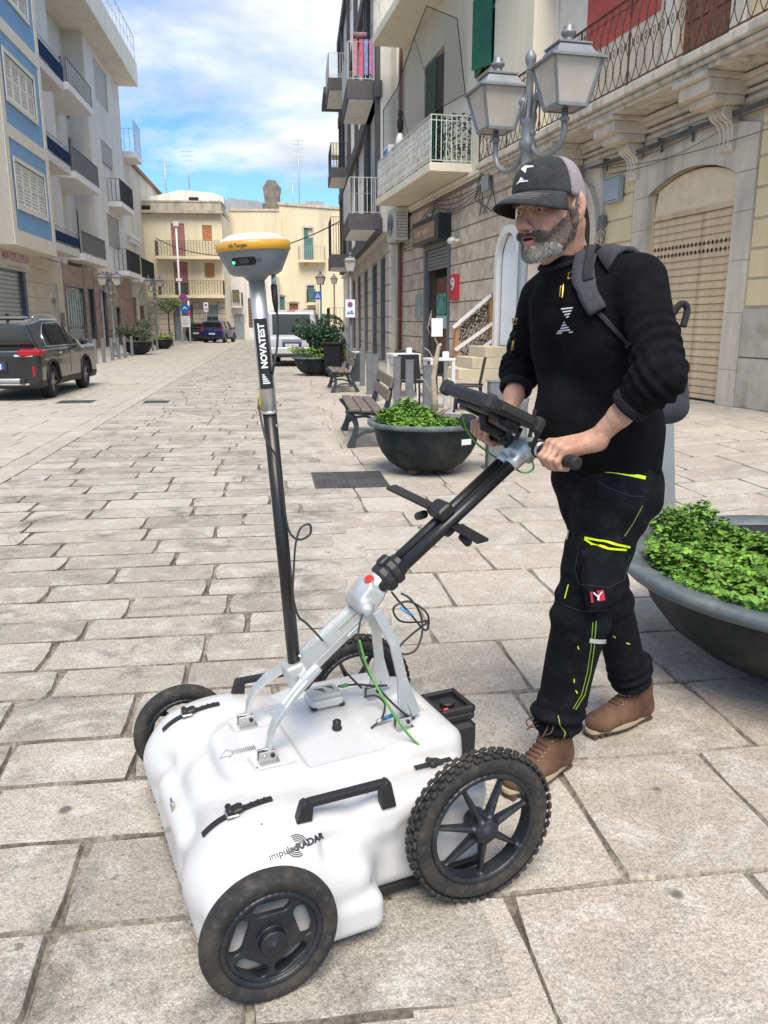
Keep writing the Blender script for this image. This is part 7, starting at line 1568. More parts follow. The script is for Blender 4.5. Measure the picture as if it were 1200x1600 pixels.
for s in (-1, 1):
	mb = MB(); ribbon(mb, [(.165, s * .10, ZF), (.163, s * .10, .36), (.157, s * .099, .395), (.143, s * .096, .425), (.118, s * .088, .452), (.085, s * .074, .478), (.05, s * .062, .503), (.01, s * .052, .533)], [.020, .022, .026, .031, .036, .040, .044, .046], .011)
	# raised flanges either side of the slot
	for dy in (-.012, .012): ribbon(mb, [(.118, s * .088 + dy, .460), (.085, s * .074 + dy, .486), (.05, s * .062 + dy, .511)], .005, .006)
	part('front_leg', mb, ALU, cart, bevel=.0015, fixn=True)
	mb = MB()
	for p0, p1 in (((-.16, s * .045, .655), (-.205, s * .060, .56)), ((-.205, s * .060, .56), (-.222, s * .076, .46)), ((-.222, s * .076, .46), (-.212, s * .10, .35)), ((-.222, s * .076, .46), (-.255, s * .095, .36))):
		mb.bar(p0, p1, .010, .028, (1, 0, .3))
	part('rear_leg', mb, ALU, cart, bevel=.0015)
	for x, z_ in ((.165, snap((.165, s * .1, .3)).z), (-.215, snap((-.215, s * .1, .3)).z)):
		mb = MB(); mb.cbox((x + .004, s * .10 + .010, z_ + .016), (.045, .004, .034), bev=.002); mb.cbox((x, s * .10 + .002, z_ + .002), (.05, .034, .004)); mb.cbox((x + .004, s * .10 - .012, z_ + .014), (.045, .004, .03), bev=.002)
		bk = part('foot_bracket', mb, STEEL, cart); mb = MB(); mb.cyl((x - .008, s * .10 + .011, z_ + .02), (x - .008, s * .10 + .016, z_ + .02), .0055, n=10); part('bolt', mb, BLK, bk); mb = MB(); mb.cyl((x + .012, s * .10 + .011, z_ + .02), (x + .012, s * .10 + .015, z_ + .02), .0045, n=10); part('bolt', mb, STEEL, bk)
mb = MB(); pl = [(.055, 0, .499), (.02, 0, .525), (-.03, 0, .563), (-.075, 0, .597)]; ribbon(mb, pl, [.115, .112, .105, .102], .011)
ribbon(mb, [(-.075, .033, .597), (-.105, .032, .620), (-.14, .031, .646)], .042, .011); ribbon(mb, [(-.075, -.033, .597), (-.105, -.032, .620), (-.14, -.031, .646)], .042, .011); ribbon(mb, [(-.125, 0, .635), (-.15, 0, .655)], .10, .012)
for s in (-1, 1): ribbon(mb, [(.055, s * .055, .506), (-.03, s * .050, .570), (-.15, s * .048, .662)], .005, .018)
part('frame_plate', mb, ALU, cart, bevel=.0015, fixn=True)
# hinge casting
s_ = SDF((-.24, -.08, .60), (-.06, .08, .76), .0035)
s_.box((-.150, 0, .690), (.030, .046, .030), Matrix.Rotation(R(40), 3, 'Y').transposed(), rad=.010); s_.cap((-.128, -.052, .668), (-.128, .052, .668), .020, k=.012); s_.cap((-.155, 0, .69), (-.20, 0, .73), .040, .032, k=.012)
s_.cap((-.155, -.03, .715), (-.14, -.03, .70), .016, k=.008)
P, F = s_.mesh(); link('hinge', np_mesh('hinge', relax(P, F, 1), F, M('silver_casting', (.55, .57, .56), rough=.4, metal=.55)), cart)
mb = MB(); d_ = Vector((.45, .30, .85)).normalized(); p = Vector((-.158, .012, .723)); mb.cyl(p, p + d_ * .016, .015, n=20); hb = part('button_ring', mb, STEEL, cart); mb = MB(); mb.cyl(p + d_ * .014, p + d_ * .021, .012, n=20); part('red_button', mb, M('red_plastic', (.65, .03, .02), rough=.35), hb)
# long tubes
ta, tb = Vector((-.165, 0, .700)), Vector((-.615, 0, 1.040)); td = (tb - ta).normalized()
for s in (-1, 1):
	mb = MB(); mb.cyl(ta + Vector((0, s * .024, 0)), tb + Vector((0, s * .024, 0)), .0172, n=20); part('handle_tube', mb, TUBE, cart)
mb = MB()
for k, (a, r_) in enumerate(((.045, .040), (.062, .046), (.08, .046), (.098, .042))):
	pass
mb.lathe([(.030, .030), (.040, .038), (.043, .045), (.043, .060), (.038, .066), (.042, .072), (.042, .088), (.033, .096), (.030, .11)], 12, ta, td, smooth=False); mb.cbox(ta + td * .07 + Vector((.02, 0, .034)), (.035, .03, .02), Matrix.Rotation(R(37), 3, 'Y'), bev=.004); part('tube_clamp', mb, BLK, cart)
# T head and grips
s_ = SDF((-.72, -.09, .96), (-.54, .09, 1.13), .0035)
s_.cap(tb - td * .03 + Vector((0, .024, 0)), tb + td * .02 + Vector((0, .022, 0)), .023, k=.004); s_.cap(tb - td * .03 - Vector((0, .024, 0)), tb + td * .02 - Vector((0, .022, 0)), .023, k=.004)
s_.box(tb + td * .018, (.034, .040, .026), Matrix.Rotation(R(37), 3, 'Y').transposed(), rad=.012, k=.012); s_.cap((-.645, -.058, 1.062), (-.645, .058, 1.062), .0265, k=.015)
P, F = s_.mesh(); link('tee_head', np_mesh('tee_head', relax(P, F, 1), F, MATS['silver_casting']), cart)
mb = MB(); mb.cyl((-.60, -.02, 1.055), (-.585, -.02, 1.085), .010, n=12); mb.cyl((-.585, -.02, 1.085), (-.58, -.02, 1.095), .016, n=12); part('lock_knob', mb, BLK, cart)
mb = MB(); mb.lathe([(.022, 0), (.026, .004), (.026, .012), (.018, .016), (.0175, .155), (.0185, .16), (.0185, .168), (.012, .172)], 20, (-.645, .058, 1.062), (-.03, 1, -.10)); part('grip', mb, M('grip_rubber', (.014, .014, .016), rough=.65, bump=.3, bscale=200), cart)
mb = MB(); mb.lathe([(.022, 0), (.026, .004), (.026, .012), (.021, .018), (.024, .15), (.026, .20), (.020, .222), (.010, .228)], 20, (-.645, -.058, 1.062), (.22, -1, .22)); part('grip', mb, MATS['grip_rubber'], cart)
# phone mount across the tubes
mb = MB(); c_ = Vector((-.385, 0, .885)); mb.cbox(c_ + Vector((.012, 0, .016)), (.05, .075, .035), Matrix.Rotation(R(37), 3, 'Y'), bev=.006); mb.cbox(c_ + Vector((-.01, 0, -.035)), (.05, .07, .02), Matrix.Rotation(R(37), 3, 'Y'), bev=.004)
mm = part('mount_clamp', mb, BLK, cart);
for a, b in (((-.362, -.03, .905), (-.292, -.15, .945)), ((-.408, .03, .858), (-.436, .125, .835))): mb = MB(); mb.bar(a, b, .045, .010); part('mount_arm', mb, BLK, mm, bevel=.003)
mb = MB(); mb.cyl((-.35, -.05, .88), (-.35, -.09, .865), .012, n=10); mb.cyl((-.42, .04, .83), (-.42, .075, .82), .012, n=10); part('mount_knob', mb, BLK, mm)
# small box with logo on top, antenna stub, rear battery box
t_ = thing('signal_box', 'small pale grey electronics box lying on the white cart top beneath the frame', 'electronics box', CF.W((-.072, -.135, .0)), CF.ang); zb_ = snap((-.072, -.135, .3)).z
mb = MB(); mb.cbox((0, 0, zb_ + .012), (.098, .078, .026), bev=.006); part('case', mb, M('pale_grey_case', (.55, .55, .51), rough=.45), t_); mb = MB(); mb.cbox((0, 0, zb_ + .032), (.090, .070, .016), bev=.005); ld = part('lid', mb, M('cream_grey_lid', (.47, .47, .42), rough=.45), t_)
mb = MB(); z_ = zb_ + .0405; mb.poly([(.03, -.015, z_), (.0, .02, z_), (.0, -.01, z_)]); mb.poly([(-.005, -.02, z_), (-.03, .012, z_), (-.03, -.016, z_)]); part('logo', mb, M('logo_dark', (.08, .085, .08), rough=.5), ld)
mb = MB()
for sx in (-1, 1): mb.cbox((sx * .042, .03, zb_ + .004), (.018, .022, .010), bev=.003)
part('rubber_foot', mb, BLK, t_)
mb = MB(); p = snap((-.052, .02, .3)); mb.lathe([(.013, 0), (.014, .006), (.011, .01), (.012, .024), (.007, .028)], 16, p); part('cap_knob', mb, BLK, cart)
t_ = thing('battery_box', 'rugged black battery case fixed behind the cart between the rear wheels', 'battery', CF.W((-.415, -.015, .135)), CF.ang)
mb = MB(); mb.cbox((0, 0, .07), (.11, .17, .14), bev=.012); mb.cbox((-.0, .0, .15), (.12, .13, .03), bev=.008); part('case', mb, BLK, t_)
mb = MB();
for x0, x1, y0, y1 in ((-.06, -.045, -.065, .065), (.045, .06, -.065, .065), (-.06, .06, -.065, -.05), (-.06, .06, .05, .065)): mb.cbox(((x0 + x1) / 2, (y0 + y1) / 2, .172), (x1 - x0, y1 - y0, .02), bev=.004)
mb.cyl((0, 0, .165), (0, 0, .178), .022, n=16); part('socket_rim', mb, BLK, t_); mb = MB(); mb.cbox((.02, .03, .168), (.012, .008, .006)); part('indicator', mb, M('red_light', (.5, .02, .03), emit=(1, .05, .05, .6)), t_)
mb = MB(); mb.cbox((.05, 0, .10), (.05, .20, .03), bev=.004); part('mounting_bar', mb, BLK, t_)
# cables -------------------------------------------------------------
def cat(pts, n=10):
	P = [Vector(p) for p in pts]; P = [P[0] * 2 - P[1]] + P + [P[-1] * 2 - P[-2]]; o = []
	for i in range(1, len(P) - 2):
		for k in range(n):
			t = k / n; a, b, c, d = P[i-1], P[i], P[i+1], P[i+2]
			o.append(.5 * ((2*b) + (c - a) * t + (2*a - 5*b + 4*c - d) * t*t + (3*b - a - 3*c + d) * t**3))
	return o + [P[-2]]
def Lp(px, py, y): return tuple(float(v) for v in CF.L(px, py, y))
GRNC = M('green_cable_rubber', (.10, .33, .06), rough=.45)
mb = MB(); mb.tube(cat([Lp(572, 945, .05), Lp(562, 975, .07), Lp(560, 1010, .09), Lp(572, 1045, .10), Lp(600, 1085, .12), Lp(640, 1120, .10), Lp(668, 1122, .02)]), .0032, 6); part('black_cable', mb, CABLE, cart)
mb = MB(); mb.tube(cat([Lp(561, 1000, .085), Lp(575, 1045, .10), Lp(605, 1100, .15), Lp(640, 1150, .18), Lp(672, 1178, .20), Lp(692, 1190, .20)]), .0034, 6); mb.tube(cat([Lp(668, 1122, .02), Lp(690, 1148, .06), Lp(703, 1170, .10), Lp(706, 1190, .16)]), .0034, 6); part('green_cable', mb, GRNC, cart)
mb = MB(); mb.tube(cat([Lp(612, 925, .04), Lp(622, 938, .02), Lp(640, 958, 0), Lp(665, 985, 0), Lp(668, 960, .02), Lp(640, 940, .03), Lp(615, 950, .03), Lp(625, 970, .0), Lp(655, 972, -.02), Lp(670, 970, -.02), Lp(645, 990, 0), Lp(625, 1010, .02), Lp(630, 1022, .03), Lp(650, 1015, .03), Lp(660, 985, .02), Lp(655, 955, .02), Lp(640, 935, .02), Lp(627, 927, .02)]), .0030, 6)
part('coiled_cable', mb, CABLE, cart); mb = MB(); mb.tube([Lp(626, 950, .036), Lp(644, 962, .036)], .0042, 6); part('blue_sleeve', mb, M('blue_sleeve_plastic', (.05, .25, .5), rough=.5), cart)
mb = MB(); mb.tube(cat([(-.16, -.045, .365), (-.19, -.03, .37), (-.20, .01, .36), (-.17, .055, .345), (-.13, .075, .335)]), .0030, 6); mb.tube(cat([(-.11, -.12, .375), (-.16, -.10, .38), (-.20, -.06, .385), (-.22, -.02, .40)]), .0032, 6); part('deck_cable', mb, CABLE, cart)
mb = MB(); mb.tube([(-.20, .062, .352), (-.172, .066, .348)], .0055, 8); part('blue_connector', mb, M('blue_plug', (.01, .14, .30), rough=.4), cart); mb = MB(); mb.tube([(-.17, .066, .348), (-.15, .068, .346)], .0055, 8); part('metal_connector', mb, STEEL, cart); mb = MB(); mb.tube([(-.118, -.118, .374), (-.138, -.112, .378)], .0060, 8); part('green_connector', mb, GRNC, cart)
# markings -----------------------------------------------------------
INK = M('printed_black', (.03, .03, .035), rough=.5)
def decal(name, me, d, parent=cart): return link(name, project(densify(me, .008), d, .0016), parent)
me = text_mesh('impulse', .0215, INK, bold=.0004); me.transform(mtx((.222, .6, .388), (-1, 0, 0), (0, 0, 1)) @ Matrix.Rotation(R(7), 4, 'Z')); decal('lettering', me, (0, -1, -.55))
me = text_mesh('RADAR', .0215, INK, bold=.0012); me.transform(mtx((.157, .6, .394), (-1, 0, 0), (0, 0, 1)) @ Matrix.Rotation(R(7), 4, 'Z')); decal('lettering', me, (0, -1, -.55))
mb = MB()
for rr_ in (.010, .0145, .019, .0235):
	for a0, a1 in ((R(10), R(110)), (R(190), R(290))):
		for k in range(10):
			a, b = a0 + (a1 - a0) * k / 10, a0 + (a1 - a0) * (k + 1) / 10; q_ = lambda r_, t: (.190 - r_ * math.cos(t), .6, .394 + r_ * math.sin(t)); mb.poly([q_(rr_, a), q_(rr_, b), q_(rr_ + .0022, b), q_(rr_ + .0022, a)])
decal('radar_arcs', mb.mesh('radar_arcs', INK), (0, -1, -.55))
mb = MB(); x_ = .262
def ln(a, b, w=.0012):
	a = Vector((a[0], a[1], .5)); b = Vector((b[0], b[1], .5)); n_ = (b - a).normalized().cross(Vector((0, 0, 1))) * w / 2; mb.poly([a - n_, b - n_, b + n_, a + n_])
ar = [(.272, .035), (.250, .015), (.250, .024), (.242, .024), (.242, .046), (.250, .046), (.250, .055), (.272, .035)]
for a, b in zip(ar[:-1], ar[1:]): ln(a, b)
for k in range(11): ln((.238 - k * .0055, .025), (.238 - k * .0055, .045), .0014 + .0002 * k)
decal('direction_arrow', mb.mesh('direction_arrow', M('grey_print', (.12, .12, .12), rough=.5)), (0, 0, -1))
# ---------------------------------------------------------------- survey pole with receiver
pa, pb = Vector((.056, 0, .505)), Vector((.124, 0, 1.512)); pd = (pb - pa).normalized()
sp_ = thing('survey_pole', 'tall satellite receiver pole clamped to the front of the cart frame', 'survey pole', CF.W(pa), CF.ang)
off = -pa
def PT(x): return Vector(x) + off
mb = MB(); mb.cyl(PT(pa - pd * .03), PT(pa + pd * .685), .0168, n=24); lowt = part('lower_tube', mb, TUBE, sp_)
mb = MB(); mb.cyl(PT(pa + pd * .685), PT(pb), .0188, n=28); mb.cyl(PT(pa + pd * .684), PT(pa + pd * .690), .0196, n=28); upt = part('upper_tube', mb, M('satin_aluminium', (.60, .60, .59), rough=.35, metal=.8, var=.06), sp_)
s_ = SDF((-.02, -.09, .44), (.12, .09, .58), .0035)
s_.box((.056, 0, .500), (.027, .030, .034), Matrix.Rotation(R(-15), 3, 'Y').transposed(), rad=.010); s_.cap((.056, 0, .50), (.04, 0, .468), .026, .018, k=.015)
P, F = s_.mesh(); link('pole_clamp', np_mesh('pole_clamp', relax(P, F, 1) + np.array(off), F, MATS['silver_casting']), sp_)
for s in (-1, 1): mb = MB(); mb.T = Matrix.Translation(PT((.035, s * .036, .492))) @ Matrix.Rotation(R(-35), 4, 'Y'); mb.ell((0, 0, 0), (.020, .010, .036), 16, 10); part('clamp_knob', mb, BLK, sp_)
for d_, r_ in ((.05, 1), (.655, 1)): mb = MB(); p = PT(pa + pd * d_ + Vector((-.009, .0155, 0))); mb.cyl(p, p + Vector((-.002, .004, 0)), .0035, n=10); part('bolt', mb, STEEL, lowt)
# label wrapped on the tube
cdir = CF.loc(np.array([0, 0, 1.4])) - np.array([.11, 0, 1.4]); ca = math.atan2(cdir[1], cdir[0])
ax_u = Vector((math.cos(ca), math.sin(ca), 0)); ax_u = (ax_u - pd * ax_u.dot(pd)).normalized(); ax_v = pd.cross(ax_u).normalized()
def wrapp(u, v, r):      # u along the pole (m above base), v around
	return PT(pa + pd * u + (ax_u * math.cos(v / r) + ax_v * math.sin(v / r)) * r)
mb = MB(); u0, u1 = .745, .908; rr_ = .0191
gl = [[mb.pt(wrapp(u0 + (u1 - .0 - u0) * i, -.018 + .034 * k / 10, rr_)) for k in range(11)] for i in (0, 1)]; mb.strip(gl[0], gl[1], False, True); lb = part('label', mb, M('label_black', (.018, .018, .02), rough=.4), upt)
me = densify(text_mesh('NOVATEST', .0210, M('label_white', (.82, .82, .82), rough=.5), bold=.0009), .003)
for v in me.vertices: v.co = wrapp(u0 + .118 + v.co.x * .93, -(v.co.y) * 1.0 + .002, .01935) if False else wrapp(u0 + .100 + v.co.x * .98, -v.co.y, .01935)
link('lettering', me, lb)
mb = MB()
for k, (a, b) in enumerate(((-.012, .012), (-.008, .010), (-.005, .008), (-.002, .006), (.002, .004))):
	uu = u0 + .012 + k * .005; i0 = [mb.pt(wrapp(uu, -.009 + .018 * (j / 6) * (1 - k * .16), .01935)) for j in range(7)]; i1 = [mb.pt(wrapp(uu + .003, -.009 + .018 * (j / 6) * (1 - k * .16), .01935)) for j in range(7)]; mb.strip(i0, i1)
part('emblem', mb, MATS['label_white'], lb)
# receiver head
rc = PT(pb) - pd * .004; T_ = Matrix.Translation(rc) @ Matrix((ax_u, ax_v, pd)).transposed().to_4x4()
rv = link('receiver', None, sp_)
def lz(prof, name, mat, par=rv):
	mb = MB(); mb.T = T_; mb.lathe(prof, 48); return part(name, mb, mat, par)
lz([(.020, -.012), (.030, -.002), (.050, .0), (.060, .006), (.074, .034), (.0815, .050), (.0825, .052)], 'receiver_body', M('receiver_grey', (.19, .215, .225), rough=.45))
bd = lz([(.0828, .0515), (.0850, .0535), (.0850, .070), (.082, .073)], 'yellow_band', M('receiver_yellow', (.58, .31, .03), rough=.4))
lz([(.0822, .0725), (.075, .077), (.055, .088), (.045, .090), (.0, .092)], 'dome', M('receiver_white', (.62, .66, .68), rough=.35))
mb = MB(); mb.T = T_
def onb(a, z): r_ = .060 + (z - .006) / .044 * .0210; return Vector(((r_ + .0012) * math.cos(a), (r_ + .0012) * math.sin(a), z))
def panel(mb, a0, a1, z0, z1, n=14):
	rows = []
	for i in range(n + 1):
		t = i / n; a = a0 + (a1 - a0) * t; e = max(0, abs(t - .5) * 2 - .8) / .2; hh = math.sqrt(max(.0, 1 - e * e)); zc = (z0 + z1) / 2; rows.append((mb.pt(onb(a, zc - (z1 - z0) / 2 * hh)), mb.pt(onb(a, zc + (z1 - z0) / 2 * hh))))
	mb.strip([r_[0] for r_ in rows], [r_[1] for r_ in rows], False, True)
panel(mb, R(-44), R(4), .020, .037); dp = part('display_panel', mb, M('display_black', (.012, .013, .016), rough=.15), rv)
mb = MB(); mb.T = T_ @ Matrix.Diagonal((1.004, 1.004, 1, 1)); panel(mb, R(-28), R(-10), .024, .034); part('display', mb, M('display_grey', (.06, .05, .055), rough=.3), dp)  # display face in plain dark grey, no emission
mb = MB(); mb.T = T_; p = onb(R(-40), .0275); mb.ell(p * 1.0, (.0032, .0032, .0032), 10, 6); part('led', mb, M('green_led', (.02, .5, .08), emit=(.05, 1, .25, 2.2)), dp)
mb = MB(); mb.T = T_; panel(mb, R(5), R(13), .025, .033); part('blue_key', mb, M('blue_key', (.02, .14, .24), rough=.4), rv)
me = densify(text_mesh('Hi-Target', .0115, INK, bold=.0003), .004)
for v in me.vertices: a = R(-24) + v.co.x / .0852; v.co = T_ @ Vector((.0853 * math.cos(a), .0853 * math.sin(a), .0615 + v.co.y))
link('lettering', me, bd)
mb = MB(); q0 = T_ @ Vector((.028 * math.cos(R(75)), .04, .0)); mb.cyl(q0, q0 - Vector((0, 0, .028)), .0055, n=12); part('antenna_socket', mb, STEEL, rv)
mb = MB(); mb.tube([q0 - Vector((0, 0, .024)), q0 - Vector((.002, 0, .06)), q0 - Vector((.004, 0, .085))], [.0075, .007, .004], 10); part('antenna_plug', mb, BLK, rv)
cb = MB()
def PL(px, py, y): return PT(Lp(px, py, y))
cb.tube(cat([q0 - Vector((.004, 0, .08)), PL(434, 500, .02), PL(433, 540, .02), PL(427, 575, .03), PL(422, 600, -.03), PL(405, 625, -.03), PL(408, 655, .0), PL(417, 690, .028), PL(432, 715, .03), PL(440, 760, .03), PL(450, 825, .03), PL(466, 843, .03), PL(484, 835, .03), PL(484, 820, .03), PL(470, 825, .03), PL(462, 850, .03), PL(459, 890, .026), PL(458, 930, .026), PL(466, 962, .026), PL(480, 975, 0), PL(505, 1002, -.02), PL(525, 1030, -.05), PL(545, 1055, -.09), PL(565, 1075, -.11)], 8), .0030, 6)
part('antenna_cable', cb, CABLE, sp_)
mb = MB(); mb.poly([PL(405, 600, -.02), PL(412, 642, -.02), PL(404, 642, -.022)]); mb.bar(PL(405, 600, -.02), PL(408, 642, -.02), .004, .001); part('yellow_tag', mb, M('yellow_tape', (.6, .5, .02), rough=.5), sp_)
# ---------------------------------------------------------------- tablet
tc_ = Vector((-.53, -.01, 1.175)); TR = Matrix.Rotation(R(-24), 3, 'Y') @ Matrix.Rotation(R(-5), 3, 'X')
tb_ = thing('field_tablet', 'rugged black tablet computer on a bracket above the cart handle', 'tablet', CF.W(tc_), CF.ang)
def TT(p): return TR @ Vector(p)
def tbx(mb, c, d, bev=.004): mb.cbox(TT(c), d, TR, bev)
mb = MB(); tbx(mb, (0, 0, .004), (.19, .275, .034), .008); part('body', mb, BLK, tb_)
BRB = M('bumper_rubber', (.022, .022, .023), rough=.7)
for sx in (-1, 1):
	for sy in (-1, 1): mb = MB(); tbx(mb, (sx * .082, sy * .122, .004), (.034, .036, .044), .008); part('corner_bumper', mb, BRB, tb_)
for sy in (-1, 1): mb = MB(); tbx(mb, (0, sy * .139, .006), (.11, .012, .02), .004); part('edge_bumper', mb, BRB, tb_)
mb = MB(); mb.poly([TT((x, y, .0218)) for x, y in ((-.075, -.115), (.075, -.115), (.075, .115), (-.075, .115))]); part('screen', mb, M('dark_screen', (.02, .022, .025), rough=.12), tb_)
mb = MB(); tbx(mb, (0, 0, -.018), (.12, .17, .014)); tbx(mb, (-.02, .09, -.026), (.05, .04, .03)); tbx(mb, (.0, -.07, -.024), (.08, .05, .02)); mb.tube([TT((.02, .1, -.03)), TT((.0, .12, -.045)), TT((-.03, .12, -.03))], .004, 6); bk = part('mount_plate', mb, BLK, tb_)
mb = MB(); mb.tube([TT((0, -.02, -.02)), Vector((0, -.03, -.055)), Vector((-.06, -.02, -.085)), Vector((-.075, 0, -.10))], [.014, .016, .014, .016], 10); part('ball_arm', mb, BLK, tb_)
mb = MB();
for y in (.05, .09): mb.cyl(TT((-.06, y, -.02)), TT((-.06, y, -.055)), .007, n=8)
part('strap_buckle', mb, BLK, tb_)
mb = MB(); mb.tube(cat([Vector(Lp(722, 645, -.02)) - tc_, Vector(Lp(728, 668, -.06)) - tc_, Vector(Lp(742, 690, -.06)) - tc_, Vector(Lp(770, 712, -.05)) - tc_, Vector(Lp(792, 722, -.03)) - tc_, Vector(Lp(815, 738, .03)) - tc_, Vector(Lp(833, 733, .04)) - tc_, Vector(Lp(830, 715, .05)) - tc_]), .0030, 6); part('green_cable', mb, GRNC, tb_)
mb = MB(); mb.tube(cat([TT((-.1, .12, .0)), TT((-.11, .10, -.05)), Vector((-.10, .05, -.10))]), .006, 6); part('strap', mb, BLK, tb_)
mb = MB()
for k in range(12):
	p = snap((.6, -.36 + k * .065, .075), (-1, 0, 0)); mb.ell(p, (.0028, .0028, .0028), 6, 4)
for x, y in ((.03, .25), (-.12, -.1), (.2, .12), (-.02, .3), (.25, .33), (.1, -.28)): mb.ell(snap((x, y, .4)), (.0022, .003, .0012), 6, 4)
stuff(part('edge_screws', mb, INK, cart))
# ================================================================ MAN PUSHING THE CART
MB0 = np.array([-.95, 0.0, 0.0])
man = thing('person', 'bearded man in dark cap black sweatshirt and work trousers leaning over the cart handle', 'person', CF.W(MB0), CF.ang)
def densify(me, maxlen, it=6):
	import bmesh
	bm = bmesh.new(); bm.from_mesh(me); bmesh.ops.triangulate(bm, faces=bm.faces)
	for _ in range(it):
		e = [x for x in bm.edges if x.calc_length() > maxlen]
		if not e: break
		bmesh.ops.subdivide_edges(bm, edges=e, cuts=1); bmesh.ops.triangulate(bm, faces=[f for f in bm.faces if len(f.verts) > 3])
	bm.to_mesh(me); bm.free(); return me
def skin_mat():
	m, t, b = nodes('skin'); c = t.nodes.new('ShaderNodeTexCoord'); v = c.outputs['Object']
	k = ramp(t, tex_noise(t, v, 22, 6, .6), [(.3, (.40, .20, .13)), (.5, (.53, .30, .205)), (.72, (.62, .385, .28))])
	k = mixc(t, ramp(t, tex_noise(t, v, 150, 4, .6), [(.42, 0), (.66, .45)]), k, (.30, .13, .095))
	t.links.new(k, b.inputs['Base Color']); b.inputs['Roughness'].default_value = .52; b.inputs['Subsurface Weight'].default_value = .12; b.inputs['Subsurface Radius'].default_value = (.012, .005, .003); b.inputs['Subsurface Scale'].default_value = .4
	bn = t.nodes.new('ShaderNodeBump'); bn.inputs['Strength'].default_value = .4; bn.inputs['Distance'].default_value = .002; t.links.new(tex_noise(t, v, 260, 4, .6), bn.inputs['Height']); t.links.new(bn.outputs[0], b.inputs['Normal'])
	return m
SKIN = skin_mat(); STUB = M('stubbled_skin', (.23, .155, .125), rough=.6, var=.35, vscale=60, bump=.4, bscale=300); LIP = M('lips', (.36, .16, .135), rough=.4, var=.1, vscale=30); MOUTH = M('mouth_dark', (.06, .02, .02), rough=.6)
def cloth(name, col, vs=9, dirtc=None, amt=0, b=.5, bs=240):
	return M(name, col, rough=.92, var=.25, vscale=vs, dirt=dirtc, dscale=28, damt=amt, bump=b, bscale=bs, spec=.12)
SWEAT = cloth('black_fleece_cotton', (.0055, .0055, .0068), dirtc=(.03, .03, .033), amt=.12); TROU = cloth('black_work_canvas', (.0075, .008, .0105), dirtc=(.035, .036, .04), amt=.28)
# ---- head (own frame: x forward, y left, z up) -------------------------------------------
HC = np.array((-.686, 0, 1.692)); HS = .955; HR = Matrix.Rotation(R(7), 3, 'Y') @ Matrix.Rotation(R(17), 3, 'Z'); HRn = np.array(HR)
def hw(p): return HC + (np.asarray(p) * HS) @ HRn.T
s_ = SDF((-.15, -.115, -.20), (.15, .115, .15), .0025)
s_.ell((-.012, 0, .030), (.098, .078, .092), k=0); s_.ell((.028, 0, -.025), (.066, .064, .080), k=.02)
for s in (-1, 1):
	s_.cap((-.022, s * .058, -.045), (.030, s * .046, -.092), .021, .019, k=.03); s_.cap((.030, s * .046, -.092), (.074, s * .016, -.108), .019, .018, k=.02)
	s_.ell((.050, s * .045, -.022), (.026, .021, .017), k=.02); s_.cap((.082, s * .036, .026), (.091, s * .010, .022), .012, k=.016)
	s_.ell((.091, s * .032, .004), (.015, .018, .0105), k=.010, op='s'); s_.ell((.106, s * .0135, -.040), (.011, .0085, .0075), k=.007)
	s_.ell((.112, s * .009, -.050), (.006, .0045, .006), k=.003, op='s')
	s_.cap((.062, s * .040, -.038), (.078, s * .030, -.060), .012, k=.02)
s_.cap((.090, 0, .016), (.114, 0, -.024), .0085, .0105, k=.014); s_.ell((.119, 0, -.036), (.0125, .0115, .0105), k=.010)
s_.ell((.082, 0, -.066), (.022, .030, .020), k=.015); s_.ell((.080, 0, -.108), (.022, .022, .018), k=.02)
s_.cap((.091, -.017, -.063), (.102, 0, -.060), .0055, k=.006); s_.cap((.091, .017, -.063), (.102, 0, -.060), .0055, k=.006)
s_.cap((.090, -.014, -.080), (.099, 0, -.082), .0062, k=.006); s_.cap((.090, .014, -.080), (.099, 0, -.082), .0062, k=.006)
s_.ell((.102, 0, -.0705), (.015, .021, .0034), k=.003, op='s')
for s in (-1, 1):      # ears and neck muscles
	rt = np.array(Matrix.Rotation(s * R(-22), 3, 'Z') @ Matrix.Rotation(R(-10), 3, 'Y'))
	s_.ell((-.020, s * .087, .002), (.024, .0095, .038), rt, k=.005); s_.ell((-.014, s * .095, .006), (.014, .0065, .025), rt, k=.004, op='s'); s_.cap((-.026, s * .092, -.012), (-.020, s * .094, .022), .0035, k=.004); s_.ell((-.010, s * .084, -.034), (.010, .007, .012), rt, k=.005); s_.ell((-.004, s * .086, -.004), (.005, .006, .008), k=.004)
	s_.cap((-.045, s * .055, -.045), (-.045, s * .03, -.15), .028, .026, k=.03)
s_.cap((-.035, 0, -.03), (-.108, 0, -.175), .060, .058, k=.03); s_.ell((-.015, 0, -.118), (.045, .042, .035), k=.03)
Pk, Fk = s_.mesh(); Pk = relax(Pk, Fk, 1, .5); HEADP = Pk.copy(); HEADF = Fk; HN = vnormals(Pk, Fk)
cen = Pk[Fk].mean(1)
def beard_w(p):
	x, y, z = p[:, 0], np.abs(p[:, 1]), p[:, 2]; nz = .006 * vnoise(p, 90, 2) + .004 * vnoise(p, 210, 5)
	line = np.interp(x, [-.02, .01, .035, .06, .080, .095, .12], [.030, -.012, -.034, -.050, -.052, -.046, -.046])
	low = np.interp(x, [-.02, .02, .06, .12], [-.080, -.112, -.140, -.16])
	back = x > -.018 + .20 * np.maximum(0, -(z + .02)) * 0 + nz
	full = back & (z < line + nz) & (z > low + nz)
	lips = (x > .084) & (y < .0215) & (z > -.0875) & (z < -.0600)
	under = (x > .082) & (y > .006) & (y < .020) & (z < -.0875) & (z > -.095)
	nose = (x > .098) & (z > -.054) & (y < .018)
	return full & ~lips & ~nose & ~(under & (nz > 0))
bw = beard_w(cen); mi = np.where(bw, 1, 0)
